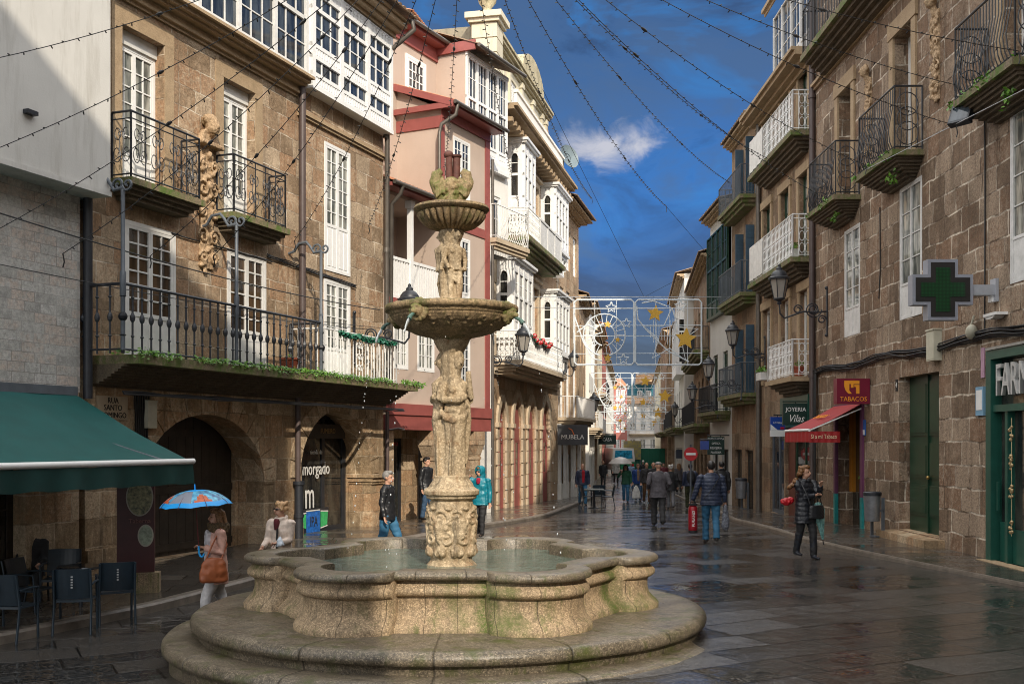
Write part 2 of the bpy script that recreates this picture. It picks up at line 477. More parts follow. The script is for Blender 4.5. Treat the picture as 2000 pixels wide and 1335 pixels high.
# ------------------------------------------------------------------ mesh builder
class MB:
    def __init__(s):
        s.v, s.f, s.mi, s.cur = [], [], [], 0
        s.cuts = []

    def sep(s):
        if s.f and (not s.cuts or s.cuts[-1] != (len(s.v), len(s.f))):
            s.cuts.append((len(s.v), len(s.f)))

    def add(s, vs, fs):
        o = len(s.v)
        s.v.extend([tuple(p) for p in vs])
        for f in fs:
            s.f.append(tuple(i + o for i in f))
            s.mi.append(s.cur)

    def quad(s, *p):
        s.add(p, [tuple(range(len(p)))])

    def box(s, x0, x1, y0, y1, z0, z1):
        x0, x1 = min(x0, x1), max(x0, x1)
        y0, y1 = min(y0, y1), max(y0, y1)
        z0, z1 = min(z0, z1), max(z0, z1)
        s.add([(x0, y0, z0), (x1, y0, z0), (x1, y1, z0), (x0, y1, z0), (x0, y0, z1), (x1, y0, z1), (x1, y1, z1), (x0, y1, z1)],
              [(0, 3, 2, 1), (4, 5, 6, 7), (0, 1, 5, 4), (1, 2, 6, 5), (2, 3, 7, 6), (3, 0, 4, 7)])

    def tube(s, pts, r, n=6, cap=True, flat=1.0):
        pts = [Vector(p) for p in pts]
        k = len(pts)
        rs = r if isinstance(r, (list, tuple)) else [r] * k
        rings = []
        ref = None
        for i in range(k):
            a = pts[max(0, i - 1)]
            b = pts[min(k - 1, i + 1)]
            tg = (b - a)
            if tg.length < 1e-9:
                tg = Vector((0, 0, 1))
            tg.normalize()
            if ref is None:
                ref = tg.orthogonal().normalized()
                if abs(tg.z) < 0.9:
                    ref = tg.cross(Vector((0, 0, 1))).normalized()
                else:
                    ref = Vector((1, 0, 0)) - tg * tg.x
                    ref.normalize()
            ref = ref - tg * ref.dot(tg)
            if ref.length < 1e-6:
                ref = tg.orthogonal()
            ref.normalize()
            bi = tg.cross(ref)
            rr = rs[i]
            ra, rb = rr if isinstance(rr, (tuple, list)) else (rr, rr * flat)
            rings.append([pts[i] + ref * (ra * math.cos(2 * math.pi * j / n)) + bi * (rb * math.sin(2 * math.pi * j / n)) for j in range(n)])
        vs = [p for rg in rings for p in rg]
        fs = []
        for i in range(k - 1):
            for j in range(n):
                a, b = i * n + j, i * n + (j + 1) % n
                fs.append((a, b, b + n, a + n))
        if cap:
            fs.append(tuple(reversed(range(n))))
            fs.append(tuple((k - 1) * n + j for j in range(n)))
        s.add(vs, fs)

    def lathe(s, prof, n=24, c=(0, 0, 0), cap=True):
        vs, fs = [], []
        for r, z in prof:
            for j in range(n):
                a = 2 * math.pi * j / n
                vs.append((c[0] + r * math.cos(a), c[1] + r * math.sin(a), c[2] + z))
        for i in range(len(prof) - 1):
            for j in range(n):
                a, b = i * n + j, i * n + (j + 1) % n
                fs.append((a, b, b + n, a + n))
        if cap:
            fs.append(tuple(reversed(range(n))))
            fs.append(tuple((len(prof) - 1) * n + j for j in range(n)))
        s.add(vs, fs)

    def rings(s, rings, cap=True, closed=True):
        n = len(rings[0])
        vs = [p for r in rings for p in r]
        fs = []
        for i in range(len(rings) - 1):
            for j in range(n if closed else n - 1):
                a, b = i * n + j, i * n + (j + 1) % n
                fs.append((a, b, b + n, a + n))
        if cap:
            fs.append(tuple(reversed(range(n))))
            fs.append(tuple((len(rings) - 1) * n + j for j in range(n)))
        s.add(vs, fs)

    def ball(s, c, r, nu=12, nv=8, rot=None):
        r = r if isinstance(r, (tuple, list)) else (r, r, r)
        vs = [(0, 0, -r[2])]
        for i in range(1, nv):
            ph = -math.pi / 2 + math.pi * i / nv
            for j in range(nu):
                a = 2 * math.pi * j / nu
                vs.append((r[0] * math.cos(ph) * math.cos(a), r[1] * math.cos(ph) * math.sin(a), r[2] * math.sin(ph)))
        vs.append((0, 0, r[2]))
        if rot is not None:
            vs = [rot @ Vector(p) for p in vs]
        vs = [(p[0] + c[0], p[1] + c[1], p[2] + c[2]) for p in vs]
        fs = []
        for j in range(nu):
            fs.append((0, 1 + (j + 1) % nu, 1 + j))
        for i in range(nv - 2):
            for j in range(nu):
                a, b = 1 + i * nu + j, 1 + i * nu + (j + 1) % nu
                fs.append((a, b, b + nu, a + nu))
        t0 = 1 + (nv - 2) * nu
        for j in range(nu):
            fs.append((t0 + j, t0 + (j + 1) % nu, len(vs) - 1))
        s.add(vs, fs)

    def prism(s, poly, y0, y1):
        """outline in x/z, extruded along y (any simple outline: tessellated)"""
        n = len(poly)
        vs = [(x, y0, z) for x, z in poly] + [(x, y1, z) for x, z in poly]
        from mathutils.geometry import tessellate_polygon
        tri = tessellate_polygon([[Vector((x, z, 0)) for x, z in poly]])
        fs = [tuple(t) for t in tri] + [tuple(i + n for i in reversed(t)) for t in tri]
        for i in range(n):
            j = (i + 1) % n
            fs.append((i, j, j + n, i + n))
        s.add(vs, fs)

    def grid(s, fn, nu, nv):
        vs = [fn(i / nu, j / nv) for j in range(nv + 1) for i in range(nu + 1)]
        fs = [(j * (nu + 1) + i, j * (nu + 1) + i + 1, (j + 1) * (nu + 1) + i + 1, (j + 1) * (nu + 1) + i) for j in range(nv) for i in range(nu)]
        s.add(vs, fs)

    def mesh(s, name, mats, smooth=None, fixn=True):
        me = bpy.data.meshes.new(name)
        me.from_pydata(s.v, [], s.f)
        mats = mats if isinstance(mats, (list, tuple)) else [mats]
        for m in mats:
            me.materials.append(m)
        if len(mats) > 1:
            me.polygons.foreach_set('material_index', s.mi)
        if fixn:
            bm = bmesh.new()
            bm.from_mesh(me)
            bmesh.ops.recalc_face_normals(bm, faces=bm.faces)
            bm.to_mesh(me)
            bm.free()
        if smooth is not None:
            me.polygons.foreach_set('use_smooth', [True] * len(me.polygons))
            if smooth < 179:
                try:
                    me.set_sharp_from_angle(angle=R(smooth))
                except Exception:
                    pass
        me.update()
        return me

    def build(s, name, mats, parent=None, smooth=None, loc=None, rotz=None, fixn=True):
        if s.cuts:        # pieces marked with sep() become parts of their own
            cu = [(0, 0)] + [c for c in s.cuts if c[1] < len(s.f)] + [(len(s.v), len(s.f))]
            for (v0, f0), (v1, f1) in zip(cu[:-1], cu[1:]):
                q = MB()
                q.v, q.f, q.mi = s.v[v0:v1], [tuple(i - v0 for i in f) for f in s.f[f0:f1]], s.mi[f0:f1]
                o = q.build(name, mats, parent, smooth, loc, rotz, fixn)
            return o
        o = bpy.data.objects.new(name, s.mesh(name, mats, smooth, fixn))
        COL.objects.link(o)
        if parent is not None:
            o.parent = parent
        if loc is not None:
            o.location = loc
        if rotz is not None:
            o.rotation_euler = (0, 0, rotz)
        return o


def tag(o, label=None, cat=None, group=None, kind=None):
    if label:
        o['label'] = label
    if cat:
        o['category'] = cat
    if group:
        o['group'] = group
    if kind:
        o['kind'] = kind
    return o


def thing(name, label, cat, loc=(0, 0, 0), rotz=0.0, group=None):
    o = bpy.data.objects.new(name, None)
    o.empty_display_size = 0.2
    COL.objects.link(o)
    o.location = loc
    o.rotation_euler = (0, 0, rotz)
    return tag(o, label, cat, group)


def copy_tree(o, parent=None):
    c = o.copy()
    COL.objects.link(c)
    if parent is not None:
        c.parent = parent
    for ch in [k for k in COL.objects if k.parent == o]:
        copy_tree(ch, c)
    return c


def at(px, py, Y):
    return Vector(((px - 1000) / F * Y, Y, CH + (HOR - py) / F * Y))


class Fr:
    """frame of a facade: x runs along the wall (to the right as seen from the street), y goes into the wall, z up"""
    def __init__(s, x, y, dx, dy):
        l = math.hypot(dx, dy)
        s.x, s.y, s.dx, s.dy = x, y, dx / l, dy / l
        s.rot = math.atan2(dy, dx)

    def uv(s, px, py, w=0.0):
        a = (px - 1000) / F
        ox, oy = s.x + s.dy * w, s.y - s.dx * w
        u = (a * oy - ox) / (s.dx - a * s.dy)
        Y = oy + s.dy * u
        return u, CH + (HOR - py) / F * Y

    def u(s, px, w=0.0):
        return s.uv(px, HOR, w)[0]

    def P(s, u, w, z):
        return Vector((s.x + s.dx * u + s.dy * w, s.y + s.dy * u - s.dx * w, z))

    def thing(s, name, label, cat, u=0, w=0, z=0, group=None):
        return thing(name, label, cat, s.P(u, w, z), s.rot, group)


def remesh(mb, name, mat, parent=None, vox=0.015, it=2, disp=None, fac=0.5):
    """fuses overlapping closed pieces into one continuous skin"""
    me = mb.mesh('tmp', [mat])
    o = bpy.data.objects.new('tmp', me)
    COL.objects.link(o)
    md = o.modifiers.new('r', 'REMESH')
    md.mode = 'VOXEL'
    md.voxel_size = vox
    md.use_smooth_shade = True
    if it:
        ms = o.modifiers.new('s', 'SMOOTH')
        ms.factor = fac
        ms.iterations = it
    dg = bpy.context.evaluated_depsgraph_get()
    dg.update()
    m2 = bpy.data.meshes.new_from_object(o.evaluated_get(dg))
    bpy.data.objects.remove(o)
    bpy.data.meshes.remove(me)
    m2.name = name
    if disp:
        nn = [v.normal.copy() for v in m2.vertices]
        for v, n in zip(m2.vertices, nn):
            d_ = disp(v.co, n)
            v.co += n * d_ if isinstance(d_, float) else d_
    m2.materials.clear()
    m2.materials.append(mat)
    m2.polygons.foreach_set('use_smooth', [True] * len(m2.polygons))
    ob = bpy.data.objects.new(name, m2)
    COL.objects.link(ob)
    if parent is not None:
        ob.parent = parent
    return ob



def sstep(a, b, v):
    t_ = max(0.0, min(1.0, (v - a) / (b - a)))
    return t_ * t_ * (3 - 2 * t_)


def gz(x, y):
    """height of the street: level square, a dip at its left, then a fall down the street"""
    z = -0.022 * max(0.0, min(y, 60) - 27)
    k = 1 - sstep(15.5, 24, y)
    z += k * (-0.34 * (1 - sstep(-5.0, 0.5, x)) + 0.05 * sstep(0.5, 3, x))
    return z


# ------------------------------------------------------------------ wall pieces
def wall_front(mb, u0, u1, z0, z1, holes, rec=0.22, w=0.0):
    """front sheet of a wall with real openings and their reveals"""
    us = sorted({u0, u1, *[min(max(h[0], u0), u1) for h in holes], *[min(max(h[1], u0), u1) for h in holes]})
    zs = sorted({z0, z1, *[min(max(h[2], z0), z1) for h in holes], *[min(max(h[3], z0), z1) for h in holes]})
    for i in range(len(us) - 1):
        for j in range(len(zs) - 1):
            cu, cz = (us[i] + us[i + 1]) / 2, (zs[j] + zs[j + 1]) / 2
            if any(h[0] < cu < h[1] and h[2] < cz < h[3] for h in holes):
                continue
            mb.quad((us[i], -w, zs[j]), (us[i + 1], -w, zs[j]), (us[i + 1], -w, zs[j + 1]), (us[i], -w, zs[j + 1]))
    for h in holes:
        a, b, c, d = h[:4]
        r = h[4] if len(h) > 4 else rec
        y0, y1 = -w, -w + r
        mb.quad((a, y0, c), (a, y1, c), (a, y1, d), (a, y0, d))
        mb.quad((b, y0, c), (b, y0, d), (b, y1, d), (b, y1, c))
        mb.quad((a, y0, d), (a, y1, d), (b, y1, d), (b, y0, d))
        mb.quad((a, y0, c), (b, y0, c), (b, y1, c), (a, y1, c))


def shell(mb, u0, u1, z0, z1, depth, w=0.0, top=True):
    """the sides, back and top of a building body behind its front sheet"""
    y0, y1 = -w, depth
    mb.quad((u0, y0, z0), (u0, y0, z1), (u0, y1, z1), (u0, y1, z0))
    mb.quad((u1, y0, z0), (u1, y1, z0), (u1, y1, z1), (u1, y0, z1))
    mb.quad((u0, y1, z0), (u0, y1, z1), (u1, y1, z1), (u1, y1, z0))
    if top:
        mb.quad((u0, y0, z1), (u1, y0, z1), (u1, y1, z1), (u0, y1, z1))


def casement(par, u0, u1, z0, z1, y, leaves=2, cols=2, rows=5, panel=0.0, fr=0.06, bar=0.022, mat=None, glass=None, name='window', t=0.05, boards=0):
    """a window or french door: frame, leaves, glazing bars, optional solid lower panel; pane is its child"""
    mat = mat or WHITE
    glass = glass or GLASS
    m = MB()
    y0, y1 = y, y + t
    m.box(u0, u0 + fr, y0, y1, z0, z1)
    m.box(u1 - fr, u1, y0, y1, z0, z1)
    m.box(u0 + fr, u1 - fr, y0, y1, z1 - fr, z1)
    m.box(u0 + fr, u1 - fr, y0, y1, z0, z0 + fr)
    a, b = u0 + fr, u1 - fr
    lw = (b - a) / leaves
    zp = z0 + fr + (z1 - z0 - 2 * fr) * panel
    st = fr * 0.75
    for k in range(leaves):
        la, lb = a + k * lw, a + (k + 1) * lw
        yy0, yy1 = y0 + 0.006, y1 - 0.006
        m.box(la + 0.002, la + st, yy0, yy1, z0 + fr, z1 - fr)
        m.box(lb - st, lb - 0.002, yy0, yy1, z0 + fr, z1 - fr)
        m.box(la + st, lb - st, yy0, yy1, z1 - fr - st, z1 - fr)
        m.box(la + st, lb - st, yy0, yy1, zp, zp + st * 1.3)
        if panel > 0:
            m.box(la + st, lb - st, yy0 + 0.012, yy1, z0 + fr, zp)
            for q in range(boards):
                xx = la + st + (lb - la - 2 * st) * (q + 0.5) / boards
                m.box(xx - (lb - la) * 0.3 / max(boards, 1), xx + (lb - la) * 0.3 / max(boards, 1), yy0 + 0.002, yy0 + 0.012, z0 + fr + 0.05, zp - 0.05)
        g0, g1 = zp + st * 1.3, z1 - fr - st
        for i in range(1, cols):
            xx = la + st + (lb - la - 2 * st) * i / cols
            m.box(xx - bar / 2, xx + bar / 2, y0 + 0.014, y1 - 0.01, g0, g1)
        for j in range(1, rows):
            zz = g0 + (g1 - g0) * j / rows
            m.box(la + st, lb - st, y0 + 0.016, y1 - 0.012, zz - bar / 2, zz + bar / 2)
    o = m.build(name, mat, par)
    g = MB()
    g.quad((u0 + fr, y1 - 0.016, zp), (u1 - fr, y1 - 0.016, zp), (u1 - fr, y1 - 0.016, z1 - fr), (u0 + fr, y1 - 0.016, z1 - fr))
    g.build('pane', glass, o)
    return o


def slab(mb, u0, u1, w, zt, th=0.16, steps=2, drop=0.12, ins=0.16):
    """balcony slab with a stepped moulding under it; touches the wall plane"""
    mb.box(u0, u1, -w, -0.003, zt - th, zt)
    z = zt - th
    for k in range(steps):
        i = ins * (k + 1)
        mb.box(u0 + i, u1 - i, -w + i, -0.003, z - drop, z)
        z -= drop


def railing(mb, u0, u1, w, z0, h, sp=0.12, r=0.010, top=0.022, sides=True, style='bar', w0=0.03):
    """railing round three sides of a balcony"""
    def run(a, b):
        d = Vector(b) - Vector(a)
        L = d.length
        d.normalize()
        mb.tube([Vector(a) + Vector((0, 0, h)), Vector(b) + Vector((0, 0, h))], top, 6)
        mb.tube([Vector(a) + Vector((0, 0, 0.07)), Vector(b) + Vector((0, 0, 0.07))], top * 0.7, 6)
        if style in ('scroll', 'lace'):
            mb.tube([Vector(a) + Vector((0, 0, h - 0.12)), Vector(b) + Vector((0, 0, h - 0.12))], top * 0.6, 5)
        n = max(1, round(L / sp))
        for i in range(n + 1):
            p = Vector(a) + d * (L * i / n)
            rr = r * 1.7 if i in (0, n) else r
            if style == 'belly' and i not in (0, n):
                o = Vector((d.y, -d.x, 0))
                mb.tube([p + o * q + Vector((0, 0, h * k)) for k, q in ((0.03, 0), (0.15, 0.06), (0.32, 0.09), (0.5, 0.05), (0.7, 0), (0.97, 0))], rr, 5)
            elif style == 'wave' and i not in (0, n):
                mb.tube([p + d * (0.035 * math.sin(k * 1.5 + i * 1.9)) + Vector((0, 0, h * k / 8)) for k in range(9)], rr, 5)
            elif style == 'baluster':
                mb.tube([p + Vector((0, 0, h * k)) for k in (0, 0.24, 0.26, 0.28, 0.46, 0.49, 0.53, 0.56, 0.60, 0.80, 0.82, 0.84, 1.0)],
                        [rr * q for q in (1, 1, 1.9, 1, 1, 2.2, 2.6, 2.2, 1, 1, 1.9, 1, 1)], 6)
            elif style == 'lace' and i not in (0, n):
                mb.tube([p + Vector((0, 0, 0.03)), p + Vector((0, 0, h))], rr, 4)
                q = p + d * (L / n / 2)
                for zc in (0.22, 0.5, 0.78):
                    pts = []
                    for k in range(9):
                        an = 2 * math.pi * k / 8
                        pts.append(q + d * (math.cos(an) * sp * 0.45) + Vector((0, 0, h * zc + math.sin(an) * h * 0.12)))
                    mb.tube(pts, rr * 0.8, 4, False)
            else:
                mb.tube([p, p + Vector((0, 0, h))], rr, 5)
        if style == 'scroll':
            m = max(1, round(L / 0.42))
            for i in range(m):
                c = Vector(a) + d * (L * (i + 0.5) / m)
                for sg in (-1, 1):
                    for zc, r0 in ((0.34, 0.16), (0.66, 0.13)):
                        pts = []
                        for k in range(20):
                            an = k / 19 * 2 * math.pi * 1.6
                            rr2 = r0 * (1 - k / 24)
                            pts.append(c + d * (sg * (0.02 + rr2 * 0.62 - math.cos(an) * rr2 * 0.62)) + Vector((0, 0, h * zc + math.sin(an) * rr2)))
                        mb.tube(pts, r * 0.9, 4)
                pts = [c + d * (0.05 * math.cos(k / 12 * 2 * math.pi)) + Vector((0, 0, h * 0.5 + 0.24 * math.sin(k / 12 * 2 * math.pi))) for k in range(13)]
                mb.tube(pts, r * 0.9, 4, False)
    run((u0, -w, z0), (u1, -w, z0))
    if sides:
        run((u0, -w0, z0), (u0, -w, z0))
        run((u1, -w, z0), (u1, -w0, z0))


def spiral(mb, c, ax, r0, turns, r, sg=1, start=0.0, n=24, shrink=0.8):
    """iron scroll lying in the plane of ax and z"""
    ax = Vector(ax)
    pts = []
    for k in range(n + 1):
        a = start + sg * k / n * turns * 2 * math.pi
        q = r0 * (1 - shrink * k / n)
        pts.append(Vector(c) + ax * (math.cos(a) * q) + Vector((0, 0, math.sin(a) * q)))
    mb.tube(pts, r, 5)


def cornice(mb, u0, u1, z, prof, y=0.0, ret=True):
    """stack of mouldings: prof = [(projection, height)...] upwards"""
    for p, h in prof:
        e = p if ret else 0
        mb.box(u0 - e * 0.0, u1 + e * 0.0, y - p, y - 0.003, z, z + h)
        z += h
    return z


def tiles(mb, a, b, c, d, pitch=0.22, amp=0.05, rows=1):
    """corrugated clay-tile sheet on the quad a-b (eave) c-d (ridge); columns run from eave to ridge"""
    a, b, c, d = map(Vector, (a, b, c, d))
    n = max(2, round((b - a).length / pitch))
    nrm = (b - a).cross(d - a).normalized()
    if nrm.z < 0:
        nrm = -nrm
    nn = n * 6
    top, bot = [], []
    nv = max(1, round((d - a).length / 0.4)) if rows else 1
    grid = []
    for j in range(nv + 1):
        row = []
        for i in range(nn + 1):
            s_ = i / nn
            h = abs(math.sin(math.pi * s_ * n)) * amp
            k = j / nv
            p = (a.lerp(b, s_)).lerp(d.lerp(c, s_), k) + nrm * (h + 0.02 * (1 - 0))
            row.append(p)
        grid.append(row)
    vs = [p for r_ in grid for p in r_]
    w_ = nn + 1
    fs = [(j * w_ + i, j * w_ + i + 1, (j + 1) * w_ + i + 1, (j + 1) * w_ + i) for j in range(nv) for i in range(nn)]
    # closed underside and open tile mouths at the eave
    base = len(vs)
    vs += [a, b, c, d]
    fs.append((base + 3, base + 2, base + 1, base))
    eb = len(vs)
    vs += [a.lerp(b, i / nn) for i in range(nn + 1)]
    fs += [(i, i + 1, eb + i + 1, eb + i) for i in range(nn)]
    mb.add(vs, fs)


def text(par, body, size, loc, rot, mat, ext=0.004, name='lettering', align='CENTER', sx=1.0, shear=0.0):
    cu = bpy.data.curves.new(name, 'FONT')
    cu.body = body
    cu.size = size
    cu.extrude = ext
    cu.align_x = align
    cu.align_y = 'CENTER'
    cu.shear = shear
    cu.materials.append(mat)
    cu.resolution_u = 2
    tmp = bpy.data.objects.new('tmp_text', cu)
    COL.objects.link(tmp)
    bpy.context.view_layer.update()
    me = bpy.data.meshes.new_from_object(tmp.evaluated_get(bpy.context.evaluated_depsgraph_get()))
    bpy.data.objects.remove(tmp)
    bpy.data.curves.remove(cu)
    me.materials.clear()
    me.materials.append(mat)
    o = bpy.data.objects.new(name, me)
    COL.objects.link(o)
    o.parent = par
    o.location = loc
    o.rotation_euler = rot
    o.scale = (sx, 1, 1)
    return o


RT = (R(90), 0, 0)       # upright text that faces the street in a facade frame


def leafs(mb, pts, size=0.05, n=5, spread=0.1):
    for p in pts:
        for _ in range(n):
            c = Vector(p) + Vector((rnd.gauss(0, spread), rnd.gauss(0, spread * 0.6), rnd.gauss(0, spread * 0.5)))
            a = Vector((rnd.uniform(-1, 1), rnd.uniform(-1, 1), rnd.uniform(-0.5, 1))).normalized() * size * rnd.uniform(0.6, 1.3)
            b = a.orthogonal().normalized() * size * rnd.uniform(0.35, 0.6)
            mb.add([c - a * 0.5, c + b * 0.5 + a * 0.05, c + a * 0.6, c - b * 0.5 + a * 0.05], [(0, 1, 2, 3)])
# ================================================================== ground
def build_ground():
    mb = MB()
    xs = [-300, -120, -60, -30, -20, -14] + [-10 + 0.5 * i for i in range(41)] + [14, 20, 30, 60, 120, 300]
    ys = [-120, -60, -30, -15, -8, -3] + [0.5 * i for i in range(0, 61)] + [32 + 2 * i for i in range(0, 15)] + [62, 75, 90, 110, 140, 180, 300, 600]
    nx = len(xs)
    mb.add([(x, y, gz(x, y)) for y in ys for x in xs],
           [(j * nx + i, j * nx + i + 1, (j + 1) * nx + i + 1, (j + 1) * nx + i) for j in range(len(ys) - 1) for i in range(nx - 1)])
    m = pavement('wet_granite_slabs', (0.012, 0.012, 0.012), (0.062, 0.057, 0.052), 1.35, 0.66, R(26), 0.04, 0.24, 0.6)
    o = mb.build('street', m, smooth=60)
    tag(o, 'wet granite slab paving of the square and street', kind='structure')


def sidewalk(name, label, inner, outer, zf, h=0.09):
    """raised pavement between two lines (lists of matching points) with a rounded stone kerb"""
    m = pavement('sidewalk_slabs', (0.036, 0.032, 0.028), (0.085, 0.073, 0.06), 0.9, 0.55, R(5), 0.06, 0.30, 0.6) if 'sidewalk_slabs' not in MATS else MATS['sidewalk_slabs']
    ks = simple('kerb_granite', (0.17, 0.145, 0.12), 0.4, 0.35, 5, 0.5, 45)
    def dense(l):
        o = []
        for a, b in zip(l[:-1], l[1:]):
            n = max(1, int((Vector(b) - Vector(a)).length / 0.6))
            o += [tuple(Vector(a).lerp(Vector(b), i / n)) for i in range(n)]
        return o + [l[-1]]
    N = 60
    def resamp(l):
        l = [Vector((p[0], p[1], 0)) for p in l]
        d = [0]
        for a, b in zip(l[:-1], l[1:]):
            d.append(d[-1] + (b - a).length)
        o = []
        for i in range(N + 1):
            s_ = d[-1] * i / N
            k = max(j for j in range(len(d)) if d[j] <= s_ + 1e-9)
            k = min(k, len(l) - 2)
            o.append(l[k].lerp(l[k + 1], (s_ - d[k]) / (d[k + 1] - d[k])))
        return o
    a, b = resamp(inner), resamp(outer)
    mb = MB()
    kb = MB()
    rows = []
    for p, q in zip(a, b):
        e = (p - q)
        e.normalize()
        q2 = q + e * 0.17
        rows.append((p, q2, q, e))
    P = lambda v, dz: (v.x, v.y, zf(v.x, v.y) + dz)
    for (p, q2, q, e), (p1, r2, r, e1) in zip(rows[:-1], rows[1:]):
        mb.quad(P(p, h), P(q2, h), P(r2, h), P(p1, h))
        i1, i2 = q + e * 0.03, r + e1 * 0.03
        kb.quad(P(q2, h + 0.006), P(i1, h + 0.004), P(i2, h + 0.004), P(r2, h + 0.006))
        kb.quad(P(i1, h + 0.004), P(q, h - 0.03), P(r, h - 0.03), P(i2, h + 0.004))
        kb.quad(P(q, h - 0.03), P(q, -0.5), P(r, -0.5), P(r, h - 0.03))
    o = mb.build(name, m)
    tag(o, label, kind='structure')
    k = kb.build('kerb', ks, o, smooth=70)
    return o


def zl(x, y):
    """left pavement height"""
    return (gz(x, y) if y < 27 else 0) * 0.9 + min(0, -0.022 * (min(y, 60) - 27))


def zr(x, y):
    return 0.03 * (1 - sstep(26, 34, y)) + min(0, -0.022 * (min(y, 60) - 27))


build_ground()
A = Fr(-6.99, 17.85, 0.347, 0.938)
C = Fr(-3.3, 28.75, 0.441, 0.897)
D = Fr(-0.69, 37.0, 0.2195, 0.9756)
FL = Fr(3.35, 54.9, 0.11, 0.994)
B = Fr(8.5, 30.7, 0, -1)
E = Fr(8.5, 42.2, 0, -1)
G = Fr(8.5, 46.8, 0, -1)
FRR = Fr(8.5 + 0.11 * 117, 46.8 + 0.994 * 117, -0.11, -0.994)

inl = [A.P(-9, -0.4, 0), A.P(0, -0.4, 0), A.P(10.6, -0.4, 0), C.P(5.8, -1.2, 0), D.P(0, -0.2, 0), D.P(12, -0.2, 0), D.P(18, -0.2, 0), FL.P(30, -0.1, 0), FL.P(100, -0.1, 0)]
oul = [(-8.2, 9.5), (-5.75, 15.2), (-4.46, 18.3), (-2.3, 24.0), (-0.54, 28.6), (1.1, 33.8), (2.6, 44.0), (4.2, 55), (6.6, 85), (14.2, 155)]
sidewalk('sidewalk_west', 'raised wet stone pavement under the houses on the sunny side', inl, oul, zl, 0.10)
inr = [(8.6, 2), (8.6, 18), (8.6, 30), (8.6, 46.5), (15, 105), (21, 160)]
our = [(8.3, 6), (7.7, 15.5), (6.75, 20.6), (6.33, 24.1), (6.35, 31.7), (7.2, 39), (7.6, 46.5), (12.6, 100), (18.6, 158)]
sidewalk('sidewalk_east', 'raised wet stone pavement under the brown stone houses in shade', inr, our, zr, 0.08)

# ================================================================== white building and its awning (far left)
wb = A.thing('white_building', 'white building with an overhanging blank upper panel above a green awning', 'building')
mb = MB()
wall_front(mb, -9, -0.12, 3.0, 6.3, [], w=0.02)
shell(mb, -9, -0.12, 3.0, 6.3, 6)
mb.build('wall', WBRICK, wb)
mb = MB()
mb.box(-9, 0.03, -0.5, 5, 6.16, 12.6)
mb.box(-9, 0.03, -0.53, -0.5, 6.16, 6.24)
mb.build('upper_panel', plaster('panel_render', (0.58, 0.57, 0.54), 0.6, (0.33, 0.31, 0.27)), wb)
mb = MB()
mb.box(-1.75, -1.70, -0.58, -0.5, 9.0, 9.6)
mb.box(-1.82, -1.62, -0.60, -0.5, 7.0, 7.06)
mb.box(-1.82, -1.62, -0.60, -0.5, 9.0, 9.05)
mb.build('bracket', IRON, wb)
mb = MB()
mb.tube([(-0.02, -0.09, 2.9), (-0.02, -0.09, 6.16)], 0.075, 10)
mb.build('downpipe', IRON, wb, smooth=60)
mb = MB()   # shop front in the shade under the awning
wall_front(mb, -9, -0.12, -0.6, 3.0, [(-7.5, -4.6, -0.3, 2.5), (-4.2, -1.25, -0.6, 2.6)], rec=0.3, w=0.0)
shell(mb, -9, -0.12, -0.6, 3.0, 6, top=False)
mb.build('shop_wall', STONE_LOW, wb)
casement(wb, -7.5, -4.6, -0.3, 2.5, 0.25, 2, 1, 1, 0.2, mat=WOOD, glass=GLASS)
casement(wb, -4.2, -1.25, -0.6, 2.6, 0.25, 2, 1, 2, 0.1, mat=WOOD, glass=GLASS, name='shop_door')

AW_F = A.uv(368, 903, 2.29)
aw = A.thing('awning', 'dark green fabric awning with a white front bar over the cafe chairs', 'awning', -4, 0, 0)
u1a = 4 - 0.28
u0a = u1a - 6.4
zt, zb_ = 2.97, 1.90
mb = MB()
def awf(u, v):
    x = u0a + (u1a - u0a) * u
    sag = -0.05 * math.sin(math.pi * v) + 0.022 * noise.noise(Vector((u * 7, v * 2.2, 3))) - 0.014 * abs(math.sin(u * 5 * math.pi)) * math.sin(math.pi * v)
    return (x, -0.05 - 2.25 * v, zt + (zb_ - zt) * v + sag)
mb.grid(awf, 60, 12)
mb.grid(lambda u, v: tuple(Vector(awf(u, v)) - Vector((0, 0, 0.012))), 60, 12)
GREENA = simple('awning_fabric', (0.0, 0.075, 0.070), 0.55, 0.12, 3, 0.2, 90)
mb.build('canopy', GREENA, aw, smooth=60)
mb = MB()
mb.tube([(u0a, -2.32, zb_), (u1a + 0.02, -2.32, zb_)], 0.045, 10)
mb.build('front_bar', WHITE, aw, smooth=60)
mb = MB()
def val(u, v):
    return (u0a + (u1a - u0a) * u, -2.33 + 0.03 * math.sin(u * 60) * v + 0.02 * math.sin(u * 17) * v, zb_ - 0.04 - 0.30 * v - 0.012 * math.sin(u * 60))
mb.grid(val, 80, 5)
mb.build('valance', simple('valance_fabric', (0.004, 0.040, 0.036), 0.6, 0.15, 4), aw, smooth=60)
mb = MB()
mb.box(u0a, u1a, -0.12, 0.0, zt - 0.03, zt + 0.11)
for uu in (u0a + 0.8, u1a - 0.6):
    mb.tube([(uu, -0.1, zt - 0.1), (uu - 0.5, -1.2, 2.3), (uu, -2.3, zb_)], 0.025, 6)
mb.build('arm', IRON_G, aw)
tag(aw.children[-1], 'dark cassette box with folding arms')

# ================================================================== stone house with arcade (A)
sh = A.thing('stone_house', 'sandstone house with an arcade, iron balconies and an old white gallery on top', 'house')
ZS = 3.62


